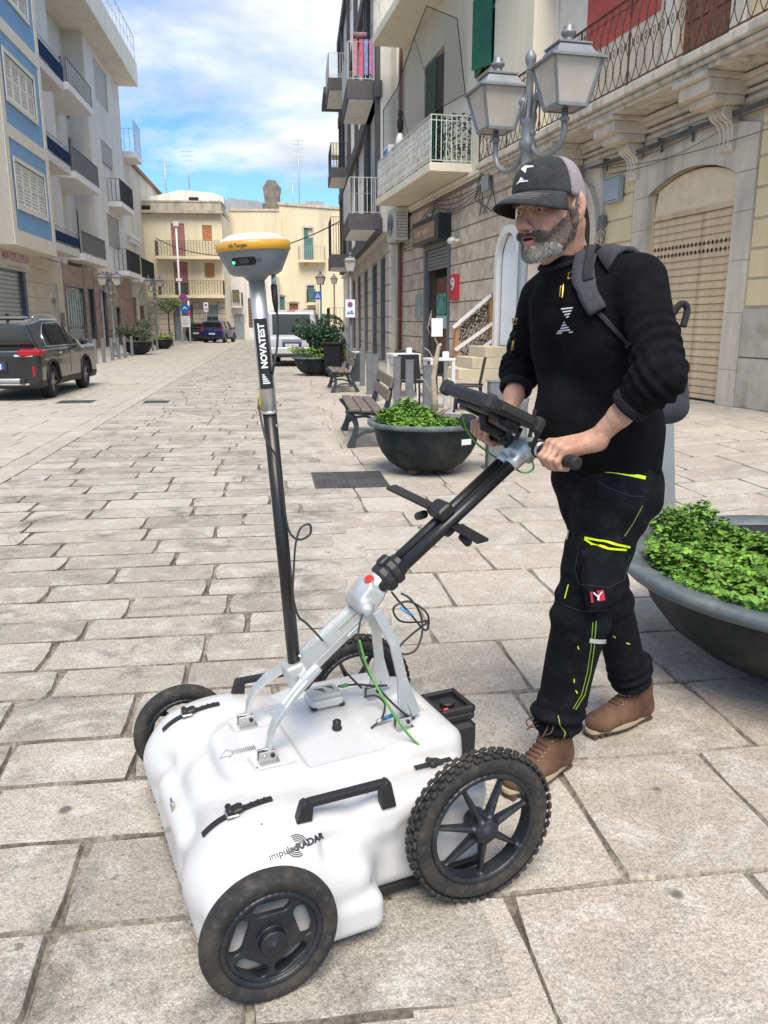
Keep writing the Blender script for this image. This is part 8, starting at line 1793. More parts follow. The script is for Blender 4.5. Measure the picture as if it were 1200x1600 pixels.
hairz = (cen[:, 2] > -.055) & (cen[:, 0] < -.030) & (cen[:, 2] > -.02 - .9 * (cen[:, 0] + .1)) & (np.abs(cen[:, 1]) < .0795)
mi = np.where(hairz & ~bw, 1, mi)
lp = (cen[:, 0] > .088) & (np.abs(cen[:, 1]) < .022) & (cen[:, 2] > -.088) & (cen[:, 2] < -.058); mi = np.where(lp, 2, mi)
mi = np.where((cen[:, 0] > .080) & (np.abs(cen[:, 1]) < .018) & (np.abs(cen[:, 2] + .0705) < .0030), 3, mi)
parts_P, parts_F, parts_M = [], [], []
def addp(P, F, mi_=None):
	k = sum(len(p) for p in parts_P); parts_P.append(P - MB0); parts_F.append(F + k); parts_M.append(np.zeros(len(F), int) if mi_ is None else mi_)
addp(hw(Pk), Fk, mi)
# ---- joints ------------------------------------------------------------------------
shN, elN, wrN = np.array((-.845, .200, 1.502)), np.array((-.790, .352, 1.275)), np.array((-.716, .212, 1.102))
shF, elF, wrF = np.array((-.820, -.200, 1.478)), np.array((-.835, -.315, 1.262)), np.array((-.735, -.225, 1.125))
hipN, knN, anN = np.array((-.905, .088, .92)), np.array((-.838, .055, .555)), np.array((-.808, .008, .13))
hipF, knF, anF = np.array((-.935, -.088, .92)), np.array((-1.085, -.112, .50)), np.array((-1.235, -.140, .13))
# hidden inner body keeps the figure one piece
s_ = SDF((-1.35, -.42, .03), (-.55, .45, 1.60), .012)
s_.cap((-.93, 0, .97), (-.845, 0, 1.40), .085, .095, k=0); s_.cap((-.84, 0, 1.42), (-.80, 0, 1.545), .05, .045, k=.03)
for a, b, c in ((shN, elN, wrN), (shF, elF, wrF)): s_.cap((-.84, 0, 1.43), a, .06, .045, k=.03); s_.cap(a, elN if a is shN else elF, .042, .036, k=.02); s_.cap(b, c, .036, .026, k=.02)
for a, b, c in ((hipN, knN, anN), (hipF, knF, anF)): s_.cap((-.93, 0, .95), a, .07, .06, k=.03); s_.cap(a, b, .065, .045, k=.03); s_.cap(b, c, .042, .032, k=.02); s_.cap(c, c + np.array((.09, .01, -.092)), .028, .018, k=.02)
P, F = s_.mesh(); addp(relax(P, F, 1), F)
# forearms and gripping hands --------------------------------------------------------
def hand(gc, gax, y_out, wr, el, side, h=.0024):
	"""gc: bar centre under the middle of the fist; gax: unit axis from index towards little finger"""
	lo = np.minimum.reduce([gc, wr, el]) - .075; hi = np.maximum.reduce([gc, wr, el]) + .075
	s_ = SDF(lo, hi, h); gax = np.array(gax) / np.linalg.norm(gax)
	back = wr - gc; back = back - gax * (back @ gax); back /= np.linalg.norm(back)          # from the bar towards the wrist
	up = np.cross(gax, back) * 1.0
	if up[2] < 0: up = -up
	fw = -back; mcps = []
	for i in range(4):
		c = gc + gax * (-.030 + .0205 * i); dr = (-.002, .002, 0, -.006)[i]; ln = (1.0, 1.06, 1.0, .86)[i]
		mcp = c + up * (.030 + dr) - fw * .012; pip = c + up * (.020 + dr) + fw * .029 * ln; dip = c - up * .010 * ln + fw * .0315 * ln; tip = c - up * .031 * ln + fw * .012
		r_ = (.0098, .0100, .0096, .0085)[i]
		s_.cap(mcp, pip, r_ + .001, r_, k=.0015 if i else .0); s_.cap(pip, dip, r_, r_ * .94, k=.002); s_.cap(dip, tip, r_ * .94, r_ * .85, k=.002); s_.ell(mcp + up * .001, (.0118,) * 3, k=.004); s_.ell(pip + up * .002, (.0105,) * 3, k=.003); mcps.append(mcp)
	for i in range(4): s_.cap(mcps[i] - up * .004, wr + gax * (-.014 + .011 * i) * .8 + up * .002, .0125, .017, k=.012)
	s_.cap(mcps[0] - up * .008 - gax * .004, wr - gax * .012 - up * .004, .013, .018, k=.012); s_.cap(mcps[3] - up * .014, wr + gax * .014 - up * .008, .014, .018, k=.012)
	c = gc - gax * .042; t0 = wr - gax * .020 - up * .004; t1 = c - fw * .030 - up * .006; t2 = c - fw * .010 - up * .029 - gax * .002; t3 = c + fw * .016 - up * .030
	s_.cap(t0, t1, .018, .0145, k=.012); s_.cap(t1, t2, .0125, .0115, k=.006); s_.cap(t2, t3, .0112, .0095, k=.004)
	fa = el - wr; s_.cap(wr, wr + fa * .4, .0255, .029, k=.02, flat=(up, .86)); s_.cap(wr + fa * .4, wr + fa * .8, .029, .034, k=.02)
	P, F = s_.mesh(); return P, F, (up, fw, gax)
gN = np.array((-.6495, .147, 1.053)); gF = np.array((-.612, -.155, 1.0925))
P, F, _ = hand(gN, (-.03, 1, -.10), 1, wrN, elN, 1); addp(relax(P, F, 1, .4), F)
P, F, _ = hand(gF, (.22, -1, .22), -1, wrF, elF, -1); addp(relax(P, F, 1, .4), F)
body = link('body', np_mesh('body', np.concatenate(parts_P), np.concatenate(parts_F), [SKIN, STUB, LIP, MOUTH], midx=np.concatenate(parts_M)), man)
HM = Matrix.Translation(Vector(HC - MB0)) @ HR.to_4x4() @ Matrix.Scale(HS, 4)
# ---- eyes, brows, beard, hair --------------------------------------------------------
EYEW = M('eye_white', (.55, .52, .48), rough=.2); IRIS = M('brown_iris', (.05, .025, .012), rough=.15)
for s in (-1, 1):
	mb = MB(); mb.T = HM; mb.ell((.0745, s * .0315, .0035), (.0128, .0128, .0128), 18, 12); ey = part('eye', mb, EYEW, man)
	mb = MB(); mb.T = HM; mb.ell((.0805, s * .0335, .0018), (.0074, .0074, .0072), 14, 8); part('iris', mb, IRIS, ey)
	mb = MB(); mb.T = HM
	for zz_, ro in ((.0085, .0042), (-.0035, .0034)): mb.tube([(.083 - .010 * abs(t) ** 2 * 1.0, s * (.0315 + .0155 * t), zz_ - (.005 if zz_ > 0 else -.003) * t * t) for t in (-1, -.6, -.2, .2, .6, 1)], [ro * .5, ro, ro * 1.1, ro * 1.1, ro, ro * .5], 8)
	part('eyelid', mb, SKIN, ey)
def strands(mask, n, length, width, dirf, seed, jitter=.35):
	rg = np.random.default_rng(seed); idx = np.where(mask)[0]; f = rg.choice(idx, n); w_ = rg.random((n, 4)); w_ /= w_.sum(1, keepdims=True)
	p = (HEADP[HEADF[f]] * w_[:, :, None]).sum(1); nn = HN[HEADF[f]].mean(1); d = dirf(p, nn) + rg.normal(0, jitter, (n, 3)); d /= np.linalg.norm(d, axis=1)[:, None]
	L = length * (.6 + .8 * rg.random(n))[:, None]; L = L if np.isscalar(dirf) else L
	side = np.cross(d, nn); side /= np.maximum(np.linalg.norm(side, axis=1), 1e-6)[:, None]
	a, b, c = p - side * width / 2 - nn * .001, p + side * width / 2 - nn * .001, p + d * L
	V = np.stack([a, b, c], 1).reshape(-1, 3); Fx = np.arange(3 * n).reshape(-1, 3); return V, Fx, p
def hairmat(name, stops):
	m, t, b = nodes(name); g = t.nodes.new('ShaderNodeNewGeometry'); t.links.new(ramp(t, g.outputs['Random Per Island'], stops), b.inputs['Base Color']); b.inputs['Roughness'].default_value = .55; b.inputs['Specular IOR Level'].default_value = .3; return m
HB = hairmat('grizzled_beard_hair', [(0, (.025, .016, .012)), (.45, (.06, .042, .03)), (.6, (.15, .115, .09)), (.8, (.33, .28, .24)), (1, (.58, .54, .50))])
HW = hairmat('white_chin_hair', [(0, (.10, .085, .07)), (.2, (.36, .34, .31)), (.6, (.62, .60, .57)), (1, (.78, .77, .74))])
HD = hairmat('dark_short_hair', [(0, (.02, .015, .012)), (.6, (.07, .055, .045)), (1, (.30, .28, .26))])
dn = lambda p, n: n * .75 + np.array((.25, 0, -.95))
rgm = np.random.default_rng(9).random(len(cen)); wch = .75 * np.clip((-.070 - cen[:, 2]) / .06, 0, 1) * np.clip((cen[:, 0] - .02) / .05, 0, 1); chin = bw & (wch > .12)
mo = bw & (cen[:, 2] > -.067) & (cen[:, 0] > .078)
V, Fx, _ = strands(bw & ~mo, 19000, .0052, .0007, dn, 1); o = link('beard', np_mesh('beard', np.array([HM @ Vector(p) for p in V]), Fx, HB, False), man); stuff(o)
V, Fx, _ = strands(chin, 6500, .0085, .0007, dn, 2); o = link('chin_beard', np_mesh('chin_beard', np.array([HM @ Vector(p) for p in V]), Fx, HW, False), man); stuff(o)
V, Fx, _ = strands(mo, 4200, .0080, .0010, lambda p, n: n * .5 + np.stack([np.zeros(len(p)), np.sign(p[:, 1]) * .5, -np.ones(len(p)) * .8], 1), 3, .25); o = link('moustache', np_mesh('moustache', np.array([HM @ Vector(p) for p in V]), Fx, HB, False), man); stuff(o)
V, Fx, _ = strands(hairz & ~bw & (cen[:, 2] < .07), 5200, .0045, .0011, lambda p, n: n * .7 + np.array((-.3, 0, -.6)), 4); o = link('hair', np_mesh('hair', np.array([HM @ Vector(p) for p in V]), Fx, HD, False), man); stuff(o)
brow = (cen[:, 0] > .072) & (cen[:, 2] > .018) & (cen[:, 2] < .030) & (np.abs(cen[:, 1]) > .010) & (np.abs(cen[:, 1]) < .047)
V, Fx, _ = strands(brow, 1400, .009, .0011, lambda p, n: n * .35 + np.stack([-.2 * np.ones(len(p)), np.sign(p[:, 1]) * .9, .15 * np.ones(len(p))], 1), 5, .2); o = link('eyebrows', np_mesh('eyebrows', np.array([HM @ Vector(p) for p in V]), Fx, HD, False), man); stuff(o)
# ---- cap ----------------------------------------------------------------------------
CB_ = M('cap_black_cotton', (.022, .023, .025), rough=.9, var=.2, vscale=20, dirt=(.10, .10, .10), dscale=9, damt=.3, bump=.4, bscale=300); CG = M('cap_mauve_mesh', (.33, .285, .30), rough=.9, var=.1, bump=.6, bscale=260)
def capr(th, ph):
	"""point on the crown; th around (0 = front), ph elevation 0..pi/2"""
	rx, ry = (.114 if math.cos(th) > 0 else .112), .0925; e = .64
	cz = abs(math.cos(ph)) ** e; zb0 = .026 + .022 * math.cos(th); z_ = zb0 + (.138 - zb0) * abs(math.sin(ph)) ** .92
	return Vector((-.008 + rx * math.cos(th) * cz, ry * math.sin(th) * cz, z_))
mb = MB(); mb.T = HM; mb.smooth = True; nth, nph = 64, 16; G_ = [[mb.pt(capr(2 * PI * i / nth, PI / 2 * j / nph)) for i in range(nth)] for j in range(nph + 1)]
for j in range(nph):
	for i in range(nth):
		k = (i + 1) % nth; c_ = math.cos(2 * PI * (i + .5) / nth) * math.cos(PI / 2 * (j + .5) / nph); mb.cur = 0 if math.cos(2 * PI * (i + .5) / nth) > .16 else 1; mb.face((G_[j][i], G_[j][k], G_[j+1][k], G_[j+1][i]))
mb.cur = 0; capo = part('cap', mb, [CB_, CG], man); sm = capo.modifiers.new('solid', 'SOLIDIFY'); sm.thickness = .002; sm.offset = 0
mb = MB(); mb.T = HM; mb.smooth = True; nb_ = 20; rows = []
for j in range(9):
	row = []
	for i in range(nb_ + 1):
		t = -1 + 2 * i / nb_; th = t * R(70); b0 = capr(th, .02); ext = .092 * (j / 8) * (1 - .97 * abs(t) ** 3.2); p = b0 + Vector((ext, t * .006 * j / 8, -.010 * (j / 8) - .020 * (abs(t) ** 1.6) * (j / 8) - .016 * (j / 8) ** 2)); row.append(mb.pt(p))
	rows.append(row)
for a, b in zip(rows[:-1], rows[1:]): mb.strip(a, b)
br = part('brim', mb, CB_, capo); sm = br.modifiers.new('solid', 'SOLIDIFY'); sm.thickness = .004; sm.offset = 0
mb = MB(); THR = M('grey_thread', (.30, .30, .31), rough=.9)
def brimp(t, jj, up=.0024):
	th = t * R(70); b0 = capr(th, .02); ext = .092 * jj * (1 - .97 * abs(t) ** 3.2); return HM @ (b0 + Vector((ext, t * .006 * jj, -.010 * jj - .020 * (abs(t) ** 1.6) * jj - .016 * jj ** 2 + up)))
for jj in (.35, .48, .61, .74): mb.tube([brimp(t / 10, jj) for t in range(-9, 10)], .0006, 4)
mb.tube([HM @ (capr(R(81), PI / 2 * j / 12) * 1.0 + Vector((0, .0016, .0012))) for j in range(12)], .0006, 4); part('stitching', mb, THR, capo)
mb = MB(); mb.T = HM; mb.ell((-.008, 0, .139), (.006, .006, .003), 10, 5); part('top_button', mb, CB_, capo)
cP = np.array([v for v in MB().v] or [[0, 0, 0]]); capBV = BVHTree.FromPolygons([tuple(v.co) for v in capo.data.vertices], [tuple(p.vertices) for p in capo.data.polygons])
shell_tree = {'cap': capBV}
def hit(bv, px, py, off=.0015, base=MB0):
	r_ = ray(px, py); o_ = CF.loc(CP) - base; d = np.array([r_ @ CF.ex, r_ @ CF.ey, r_[2]]); d = Vector(d).normalized(); h = bv.ray_cast(Vector(o_), d)
	if h[0] is None: return None
	n = h[1] if h[1].dot(d) < 0 else -h[1]; return h[0] + n * off, n
def px_poly(name, bv, polys, mat, parent, off=.0015, base=MB0):
	"""lay small flat shapes, measured on the photo, onto a surface"""
	mb = MB()
	for poly in polys:
		pts = [hit(bv, x, y, off, base) for x, y in poly]
		if all(pts): mb.poly([p[0] for p in pts])
	return part(name, mb, mat, parent) if mb.v else None
PRT = M('white_print', (.70, .72, .74), rough=.7)
px_poly('emblem', capBV, [[(x + 15, y + 3) for x, y in q] for q in ([(800, 262), (806, 257), (819, 257), (819, 259), (809, 260), (807, 268), (804, 266)], [(792, 286), (797, 280), (800, 274), (805, 279), (811, 279), (811, 281), (800, 282)])], PRT, capo, .003)
# ---- sweatshirt -----------------------------------------------------------------------
s_ = SDF((-1.20, -.46, .90), (-.55, .50, 1.62), .0062)
for s in (-1, 1):
	s_.cap((-.935, s * .062, .985), (-.915, s * .066, 1.10), .118, .120, k=.03 if s > 0 else 0); s_.cap((-.915, s * .066, 1.10), (-.850, s * .085, 1.36), .120, .118, k=.04); s_.cap((-.850, s * .085, 1.36), (-.835, s * .105, 1.455), .112, .085, k=.04)
	s_.cap((-.815, s * .060, 1.545), (-.845, s * .170, 1.520), .052, .052, k=.04)
s_.cap((-.80, 0, 1.50), (-.765, 0, 1.548), .080, .078, k=.05); s_.cap((-.80, -.06, 1.44), (-.80, .06, 1.44), .10, k=.04); s_.ell((-.80, 0, 1.12), (.10, .13, .13), k=.05)
for a, b, c, r0, r1, r2 in ((shN, elN, wrN, .066, .056, .048), (shF, elF, wrF, .064, .055, .048)):
	cu = b + (c - b) * .42; s_.cap(a, b, r0, r1, k=.035); s_.cap(b, cu, r1 * 1.0, r2, k=.03)
	for q_ in (.55, .75, .92): s_.ell(a + (b - a) * q_ + np.array((-.004, .0, 0)), (r1 * 1.04, r1 * 1.04, r1 * .55), k=.02)
	for q_ in (.08, .22): s_.ell(b + (cu - b) * q_ * 1.6, (r1 * 1.03,) * 3, k=.02)
# hollow the neck and cuffs so skin shows inside, trim the hem
s_.cap((-.745, 0, 1.66), (-.762, 0, 1.585), .070, .066, k=.008, op='s')
for b, c in ((elN, wrN), (elF, wrF)):
	cu = b + (c - b) * .46; s_.cap(cu, c + (c - b) * .2, .045, .045, k=.006, op='s')
s_.cut((-.93, 0, .970), (-.12, 0, -1))
P, F = s_.mesh(); P = relax(P, F, 2)
Nn = vnormals(P, F)
def folds(P, Nn):
	d = np.zeros(len(P))
	for a, b, amp in ((shN, elN, .0045), (shF, elF, .0035)):
		ab = b - a; L = np.linalg.norm(ab); t = ((P - a) @ ab) / L ** 2; rr_ = np.linalg.norm(P - a - np.outer(t, ab), axis=1); w_ = np.exp(-((t - .80) / .33) ** 2) * (rr_ < .12)
		d += amp * w_ * np.sin(t * 34 + 4.5 * vnoise(P, 9, 1) + 3 * vnoise(P, 22, 5)) + amp * .7 * w_ * vnoise(P, 34, 7)
	for b, c in ((elN, wrN), (elF, wrF)):
		bc = c - b; L = np.linalg.norm(bc); t = ((P - b) @ bc) / L ** 2; rr_ = np.linalg.norm(P - b - np.outer(t, bc), axis=1); d += .005 * np.exp(-((t - .12) / .2) ** 2) * (rr_ < .10) * np.sin(t * 45 + 5 * vnoise(P, 12, 2))
	tor = (np.abs(P[:, 1]) < .21) & (P[:, 2] < 1.45)
	diag = P[:, 2] * 14 - P[:, 1] * 11 + P[:, 0] * 6
	d += tor * .0050 * np.sin(diag + 2.4 * vnoise(P, 6, 3)) * (.5 + .5 * vnoise(P, 4, 4)); d += tor * .006 * np.exp(-((P[:, 2] - 1.0) / .05) ** 2) * np.sin(P[:, 1] * 45 + P[:, 0] * 50)
	d += .0022 * vnoise(P, 30, 6); return P + Nn * d[:, None]
P = folds(P, Nn); swP, swF = P - MB0, F
shirt = link('sweatshirt', np_mesh('sweatshirt', swP, swF, SWEAT), man); swBV = BVHTree.FromPolygons([tuple(p) for p in swP], [tuple(int(i) for i in f) for f in swF])
mb = MB(); mb.tube([Vector((-.760 + .074 * math.cos(t), .076 * math.sin(t), 1.572 - .030 * math.cos(t))) - Vector(MB0) for t in [k * PI / 16 for k in range(32)]], .0075, 8, closed=True); part('collar', mb, M('ribbed_black', (.014, .014, .016), rough=.95, bump=.8, bscale=180, spec=.2), shirt)
for b, c in ((elN, wrN), (elF, wrF)):
	q_ = b + (c - b) * .44; d = Vector(c - b).normalized(); mb = MB(); mb.lathe([(.040, -.012), (.050, -.012), (.0525, -.004), (.052, .008), (.048, .014), (.040, .012)], 26, Vector(q_ - MB0), d, caps=False); part('cuff', mb, MATS['ribbed_black'], shirt)
polys = []
for i, (y0, xa, xb) in enumerate(((481, 878, 896), (485.5, 880.5, 894), (490, 883, 892), (494, 885.5, 890), )): polys.append([(xa, y0 + .8), (xb, y0 - 1.2), (xb, y0 + .9), (xa, y0 + 2.9)])
for i, (y0, xa, xb) in enumerate(((503, 881, 883.5), (507, 879, 886), (511, 877, 889.5), (515, 873, 892), (518.5, 871, 896))): polys.append([(xa, y0 + .8), (xb, y0 - 1.2), (xb, y0 + .9), (xa, y0 + 2.9)])
px_poly('emblem', swBV, polys, PRT, shirt, .003)
# ---- trousers --------------------------------------------------------------------------
s_ = SDF((-1.40, -.28, .07), (-.62, .26, 1.04), .0066)
s_.cap((-.935, -.055, .965), (-.935, .055, .965), .120, k=0); s_.ell((-.98, 0, .90), (.12, .16, .12), k=.05)
s_.cap(hipN + (0, 0, -.01), knN, .108, .083, k=.05); s_.cap(hipF + (0, 0, -.01), knF, .094, .070, k=.045); s_.cap((-.90, .03, .86), (-.86, .05, .70), .075, .07, k=.04)
s_.cap(knN, anN + (.0, 0, .05), .083, .073, k=.03); s_.cap(knF, anF + (.01, 0, .05), .071, .067, k=.03)
s_.ell(knN + (.02, .01, -.02), (.078, .074, .11), k=.03); s_.ell(anN + (.012, .004, .085), (.078, .073, .045), k=.02); s_.ell(anF + (.01, 0, .10), (.078, .07, .05), k=.02); s_.ell(anN + (0, 0, .03), (.066, .062, .04), k=.012); s_.ell(anF + (.0, 0, .03), (.064, .060, .04), k=.012)
s_.box((-.815, .168, .705), (.070, .018, .095), np.array(Matrix.Rotation(R(12), 3, 'Y')), rad=.012, k=.016)
s_.cap(anN + (.01, 0, -.06), anN + (.005, 0, .03), .054, .05, k=.004, op='s'); s_.cap(anF + (.01, 0, -.06), anF + (.005, 0, .03), .050, .046, k=.004, op='s')
P, F = s_.mesh(); P = relax(P, F, 2); Nn = vnormals(P, F)
d = .0030 * vnoise(P, 24, 8)
for b, c, nm in ((knN, anN, 0), (knF, anF, 1)):
	bc = c - b; t = ((P - b) @ bc) / (bc @ bc); rr_ = np.linalg.norm(P - b - np.outer(t, bc), axis=1); near_ = rr_ < .11
	d += near_ * .0080 * np.exp(-((t - .88) / .14) ** 2) * np.sin(t * 62 + 2.6 * vnoise(P, 12, 3 + nm)); d += near_ * .0055 * np.exp(-((t + .02) / .15) ** 2) * np.sin(t * 34 + 2.4 * vnoise(P, 13, 6 + nm))
d += .0035 * np.exp(-((P[:, 2] - .84) / .10) ** 2) * np.sin(P[:, 2] * 60 - P[:, 0] * 40 + 2.5 * vnoise(P, 9, 9))
P = P + Nn * d[:, None]; trP = P - MB0; trou = link('trousers', np_mesh('trousers', trP, F, TROU), man); trBV = BVHTree.FromPolygons([tuple(p) for p in trP], [tuple(int(i) for i in f) for f in F])
def ribbon_px(name, pts, wpx, mat, parent, bv=trBV, off=.0025, base=MB0, smooth=True):
	mb = MB(); A, B_ = [], []
	for i, (x, y) in enumerate(pts):
		x0_, y0_ = pts[max(0, i - 1)]; x1_, y1_ = pts[min(len(pts) - 1, i + 1)]; dx_, dy_ = x1_ - x0_, y1_ - y0_; l = math.hypot(dx_, dy_) or 1; wv = wpx[i] if hasattr(wpx, '__len__') else wpx
		a = hit(bv, x - dy_ / l * wv / 2, y + dx_ / l * wv / 2, off, base); b = hit(bv, x + dy_ / l * wv / 2, y - dx_ / l * wv / 2, off, base)
		if a and b: A.append(mb.pt(a[0])); B_.append(mb.pt(b[0]))
	if len(A) > 1: mb.strip(A, B_, False, smooth); return part(name, mb, mat, parent)
def dens(pts, n=6):
	o = []
	for a, b in zip(pts[:-1], pts[1:]): o += [(a[0] + (b[0] - a[0]) * k / n, a[1] + (b[1] - a[1]) * k / n) for k in range(n)]
	return o + [pts[-1]]
HIV = M('fluorescent_yellow', (.62, .80, .01), rough=.5, emit=None, var=.03); REF = M('reflective_grey', (.55, .55, .53), rough=.4); PIPE = M('green_yellow_piping', (.20, .30, .03), rough=.6)
ribbon_px('zip', dens([(936, 735), (960, 737), (985, 742), (1008, 747)]), 5.5, HIV, trou); ribbon_px('zip', dens([(914, 840), (935, 844), (960, 850), (984, 855)]), 3.4, HIV, trou); ribbon_px('zip', dens([(914, 842), (925, 850), (950, 857), (978, 859)]), 3.4, HIV, trou)
ribbon_px('reflective_band', dens([(863, 828), (875, 833), (889, 836)]), 15, REF, trou); ribbon_px('reflective_band', dens([(921, 1000), (935, 1002), (948, 1002)]), 7, REF, trou)
ribbon_px('piping', dens([(931, 970), (928, 1010), (922, 1050), (913, 1085), (899, 1108)]), 1.5, PIPE, trou); ribbon_px('piping', dens([(926, 972), (923, 1010), (917, 1050), (908, 1085), (895, 1107)]), 1.3, PIPE, trou)
ribbon_px('piping', dens([(872, 1118), (875, 1132), (883, 1145), (880, 1156), (870, 1167)]), 1.5, PIPE, trou); ribbon_px('piping', dens([(1003, 790), (990, 815), (975, 838)]), 1.2, PIPE, trou); ribbon_px('piping', dens([(889, 913), (883, 935)]), 1.6, HIV, trou)
ribbon_px('seam', dens([(905, 855), (899, 890), (905, 912), (950, 918), (975, 905), (983, 865)]), 1.0, M('seam_grey', (.035, .036, .04), rough=.9), trou); ribbon_px('seam', dens([(935, 752), (950, 762), (985, 775), (1008, 775)]), 1.0, MATS['seam_grey'], trou); ribbon_px('seam', dens([(880, 945), (910, 955), (950, 952)]), 1.0, MATS['seam_grey'], trou)  # seam lines in a flat grey paler than the canvas
pt_ = px_poly('patch', trBV, [[(922, 924), (942, 921), (945, 937), (924, 941)]], M('patch_red', (.55, .02, .05), rough=.6), trou, .003); px_poly('patch_mark', trBV, [[(927, 924), (933, 930), (939, 923), (940, 925), (935, 931), (935, 937), (932, 937), (932, 932), (926, 926)]], PRT, trou, .0042)
for pts in ([(958, 993), (962, 996)], [(978, 1004), (984, 1006)], [(903, 1009), (904, 1014)], [(897, 1060), (897, 1066)], [(899, 1078), (902, 1083)]): ribbon_px('bar_tack', pts, 1.6, HIV, trou)
# ---- boots --------------------------------------------------------------------------------
BOOT = M('brown_nubuck', (.115, .052, .026), rough=.8, var=.28, vscale=14, dirt=(.20, .13, .08), dscale=10, damt=.4, bump=.35, bscale=150); SOLE = M('brown_rubber_sole', (.085, .05, .035), rough=.8, var=.2); WELT = M('cream_welt', (.42, .34, .23), rough=.8); LACE = M('brown_lace', (.06, .032, .022), rough=.8)
bm_cache = {}
def boot(heel, ang, lab):
	bt = link('boot', None, man, tuple(np.array((heel[0], heel[1], 0)) - MB0), (0, 0, ang)); bt['label'] = lab
	if not bm_cache:
		s_ = SDF((-.04, -.075, .005), (.36, .075, .205), .0036)
		s_.cap((.045, 0, .045), (.12, 0, .045), .040, .040, k=0, flat=((0, 0, 1), .8)); s_.cap((.12, 0, .045), (.245, .0, .040), .041, .043, k=.02, flat=((0, 0, 1), .70)); s_.ell((.252, 0, .048), (.052, .046, .034), k=.02)
		s_.cap((.050, 0, .055), (.062, 0, .150), .043, .047, k=.02); s_.cap((.085, 0, .095), (.20, 0, .062), .044, .034, k=.03); s_.ell((.035, 0, .06), (.038, .036, .05), k=.02)
		s_.cap((.085, 0, .10), (.075, 0, .160), .043, .044, k=.02); s_.cut((0, 0, .024), (0, 0, -1)); s_.cut((.06, 0, .178), (-.18, 0, 1))
		P, F = s_.mesh(); bm_cache['up'] = np_mesh('upper', relax(P, F, 2), F, BOOT); bm_cache['bv'] = BVHTree.FromPolygons([tuple(p) for p in P], [tuple(int(i) for i in f) for f in F])
		def outline(g, z0, z1, mb):
			pts = []
			for k in range(40):
				t = 2 * PI * k / 40; x = .153 + (.153 + g) * math.cos(t); wd = .037 + .009 * math.sin(min(1, max(0, (x - .08) / .18)) * PI) + g; e = abs(math.sin(t)) ** .62 * (1 if math.sin(t) >= 0 else -1); pts.append((x, wd * e, z0))
			mb.prism(pts, (0, 0, z1 - z0))
		mb = MB(); outline(.0035, .018, .030, mb); bm_cache['welt'] = mb.mesh('welt', WELT)
		mb = MB(); mb.smooth = False; outline(.002, .010, .019, mb)
		for k in range(7): mb.cbox((.125 + k * .028, 0, .006), (.017, .076 - .005 * abs(k - 2), .012))
		mb.cbox((.046, 0, .006), (.080, .066, .0125), bev=.01); bm_cache['sole'] = mb.mesh('sole', SOLE)
		mb = MB(); top = lambda x, y: (lambda h: (h[0] if h[0] else Vector((x, y, .08))))(bm_cache['bv'].ray_cast(Vector((x, y, .3)), Vector((0, 0, -1))))
		xs = [.120, .137, .154, .171, .188]
		for x in xs:
			for s in (-1, 1): mb.tube([top(x, s * .022) + Vector((0, 0, .002)), top(x + .009, 0) + Vector((0, 0, .005)), top(x + .002, -s * .022) + Vector((0, 0, .002))], .0023, 6)
		for s in (-1, 1): c0 = top(.118, 0) + Vector((0, 0, .006)); mb.tube(cat([c0, c0 + Vector((.01, s * .03, .018)), c0 + Vector((.04, s * .048, .008)), c0 + Vector((.045, s * .03, -.006)), c0 + Vector((.01, s * .008, 0))], 6), .0022, 6); mb.tube(cat([c0, c0 + Vector((.02, s * .02, .010)), c0 + Vector((.06, s * .03, -.01))], 6), .0022, 6)
		bm_cache['lace'] = mb.mesh('lace', LACE)
		mb = MB()
		for x in xs:
			for s in (-1, 1): p = top(x, s * .026); mb.tube([p + Vector((.0035 * math.cos(t), .0035 * math.sin(t), .001)) for t in [k * PI / 4 for k in range(8)]], .0012, 4, closed=True)
		bm_cache['eye'] = mb.mesh('eyelets', STEEL)
		mb = MB(); mb.tube([bm_cache['bv'].ray_cast(Vector((x, .2, z_)), Vector((0, -1, 0)))[0] or Vector((x, .04, z_)) for x, z_ in ((.10, .135), (.115, .11), (.125, .085), (.15, .06), (.175, .046))], .0012, 5); mb.tube([bm_cache['bv'].ray_cast(Vector((x, .2, z_)), Vector((0, -1, 0)))[0] or Vector((x, .04, z_)) for x, z_ in ((.0, .075), (.03, .07), (.07, .06), (.10, .045))], .0012, 5); bm_cache['seam'] = mb.mesh('stitching', SOLE)
	for nm, k in (('upper', 'up'), ('welt', 'welt'), ('sole', 'sole'), ('laces', 'lace'), ('eyelets', 'eye'), ('stitching', 'seam')): link(nm, bm_cache[k], bt)
boot((-.868, -.012), R(16), 'front brown boot beside the rear wheel'); boot((-1.338, -.150), R(7), 'trailing brown boot behind the other leg')
# ---- backpack: a thing he carries ----------------------------------------------------------
PB = np.array((-1.05, 0, 1.10)); pk = thing('backpack', 'dark grey backpack worn on the bearded man with padded strap over his shoulder', 'backpack', CF.W(PB), CF.ang); PBv = Vector(PB)
PKM = M('backpack_grey_fabric', (.040, .042, .050), rough=.85, var=.2, vscale=10, bump=.4, bscale=220); PKB = M('backpack_black_fabric', (.016, .017, .02), rough=.85, bump=.4, bscale=220); BRASS = M('brass_clip', (.38, .27, .07), rough=.35, metal=.8)
rt = np.array(Matrix.Rotation(R(-9), 3, 'Y')) ; rt = np.array(Matrix.Rotation(R(12), 3, 'Y'))
s_ = SDF((-1.32, -.22, 1.00), (-.86, .24, 1.60), .006); s_.box((-1.035, -.01, 1.285), (.075, .13, .185), rt, rad=.06, k=0); s_.box((-1.115, -.01, 1.215), (.055, .11, .11), rt, rad=.05, k=.02)
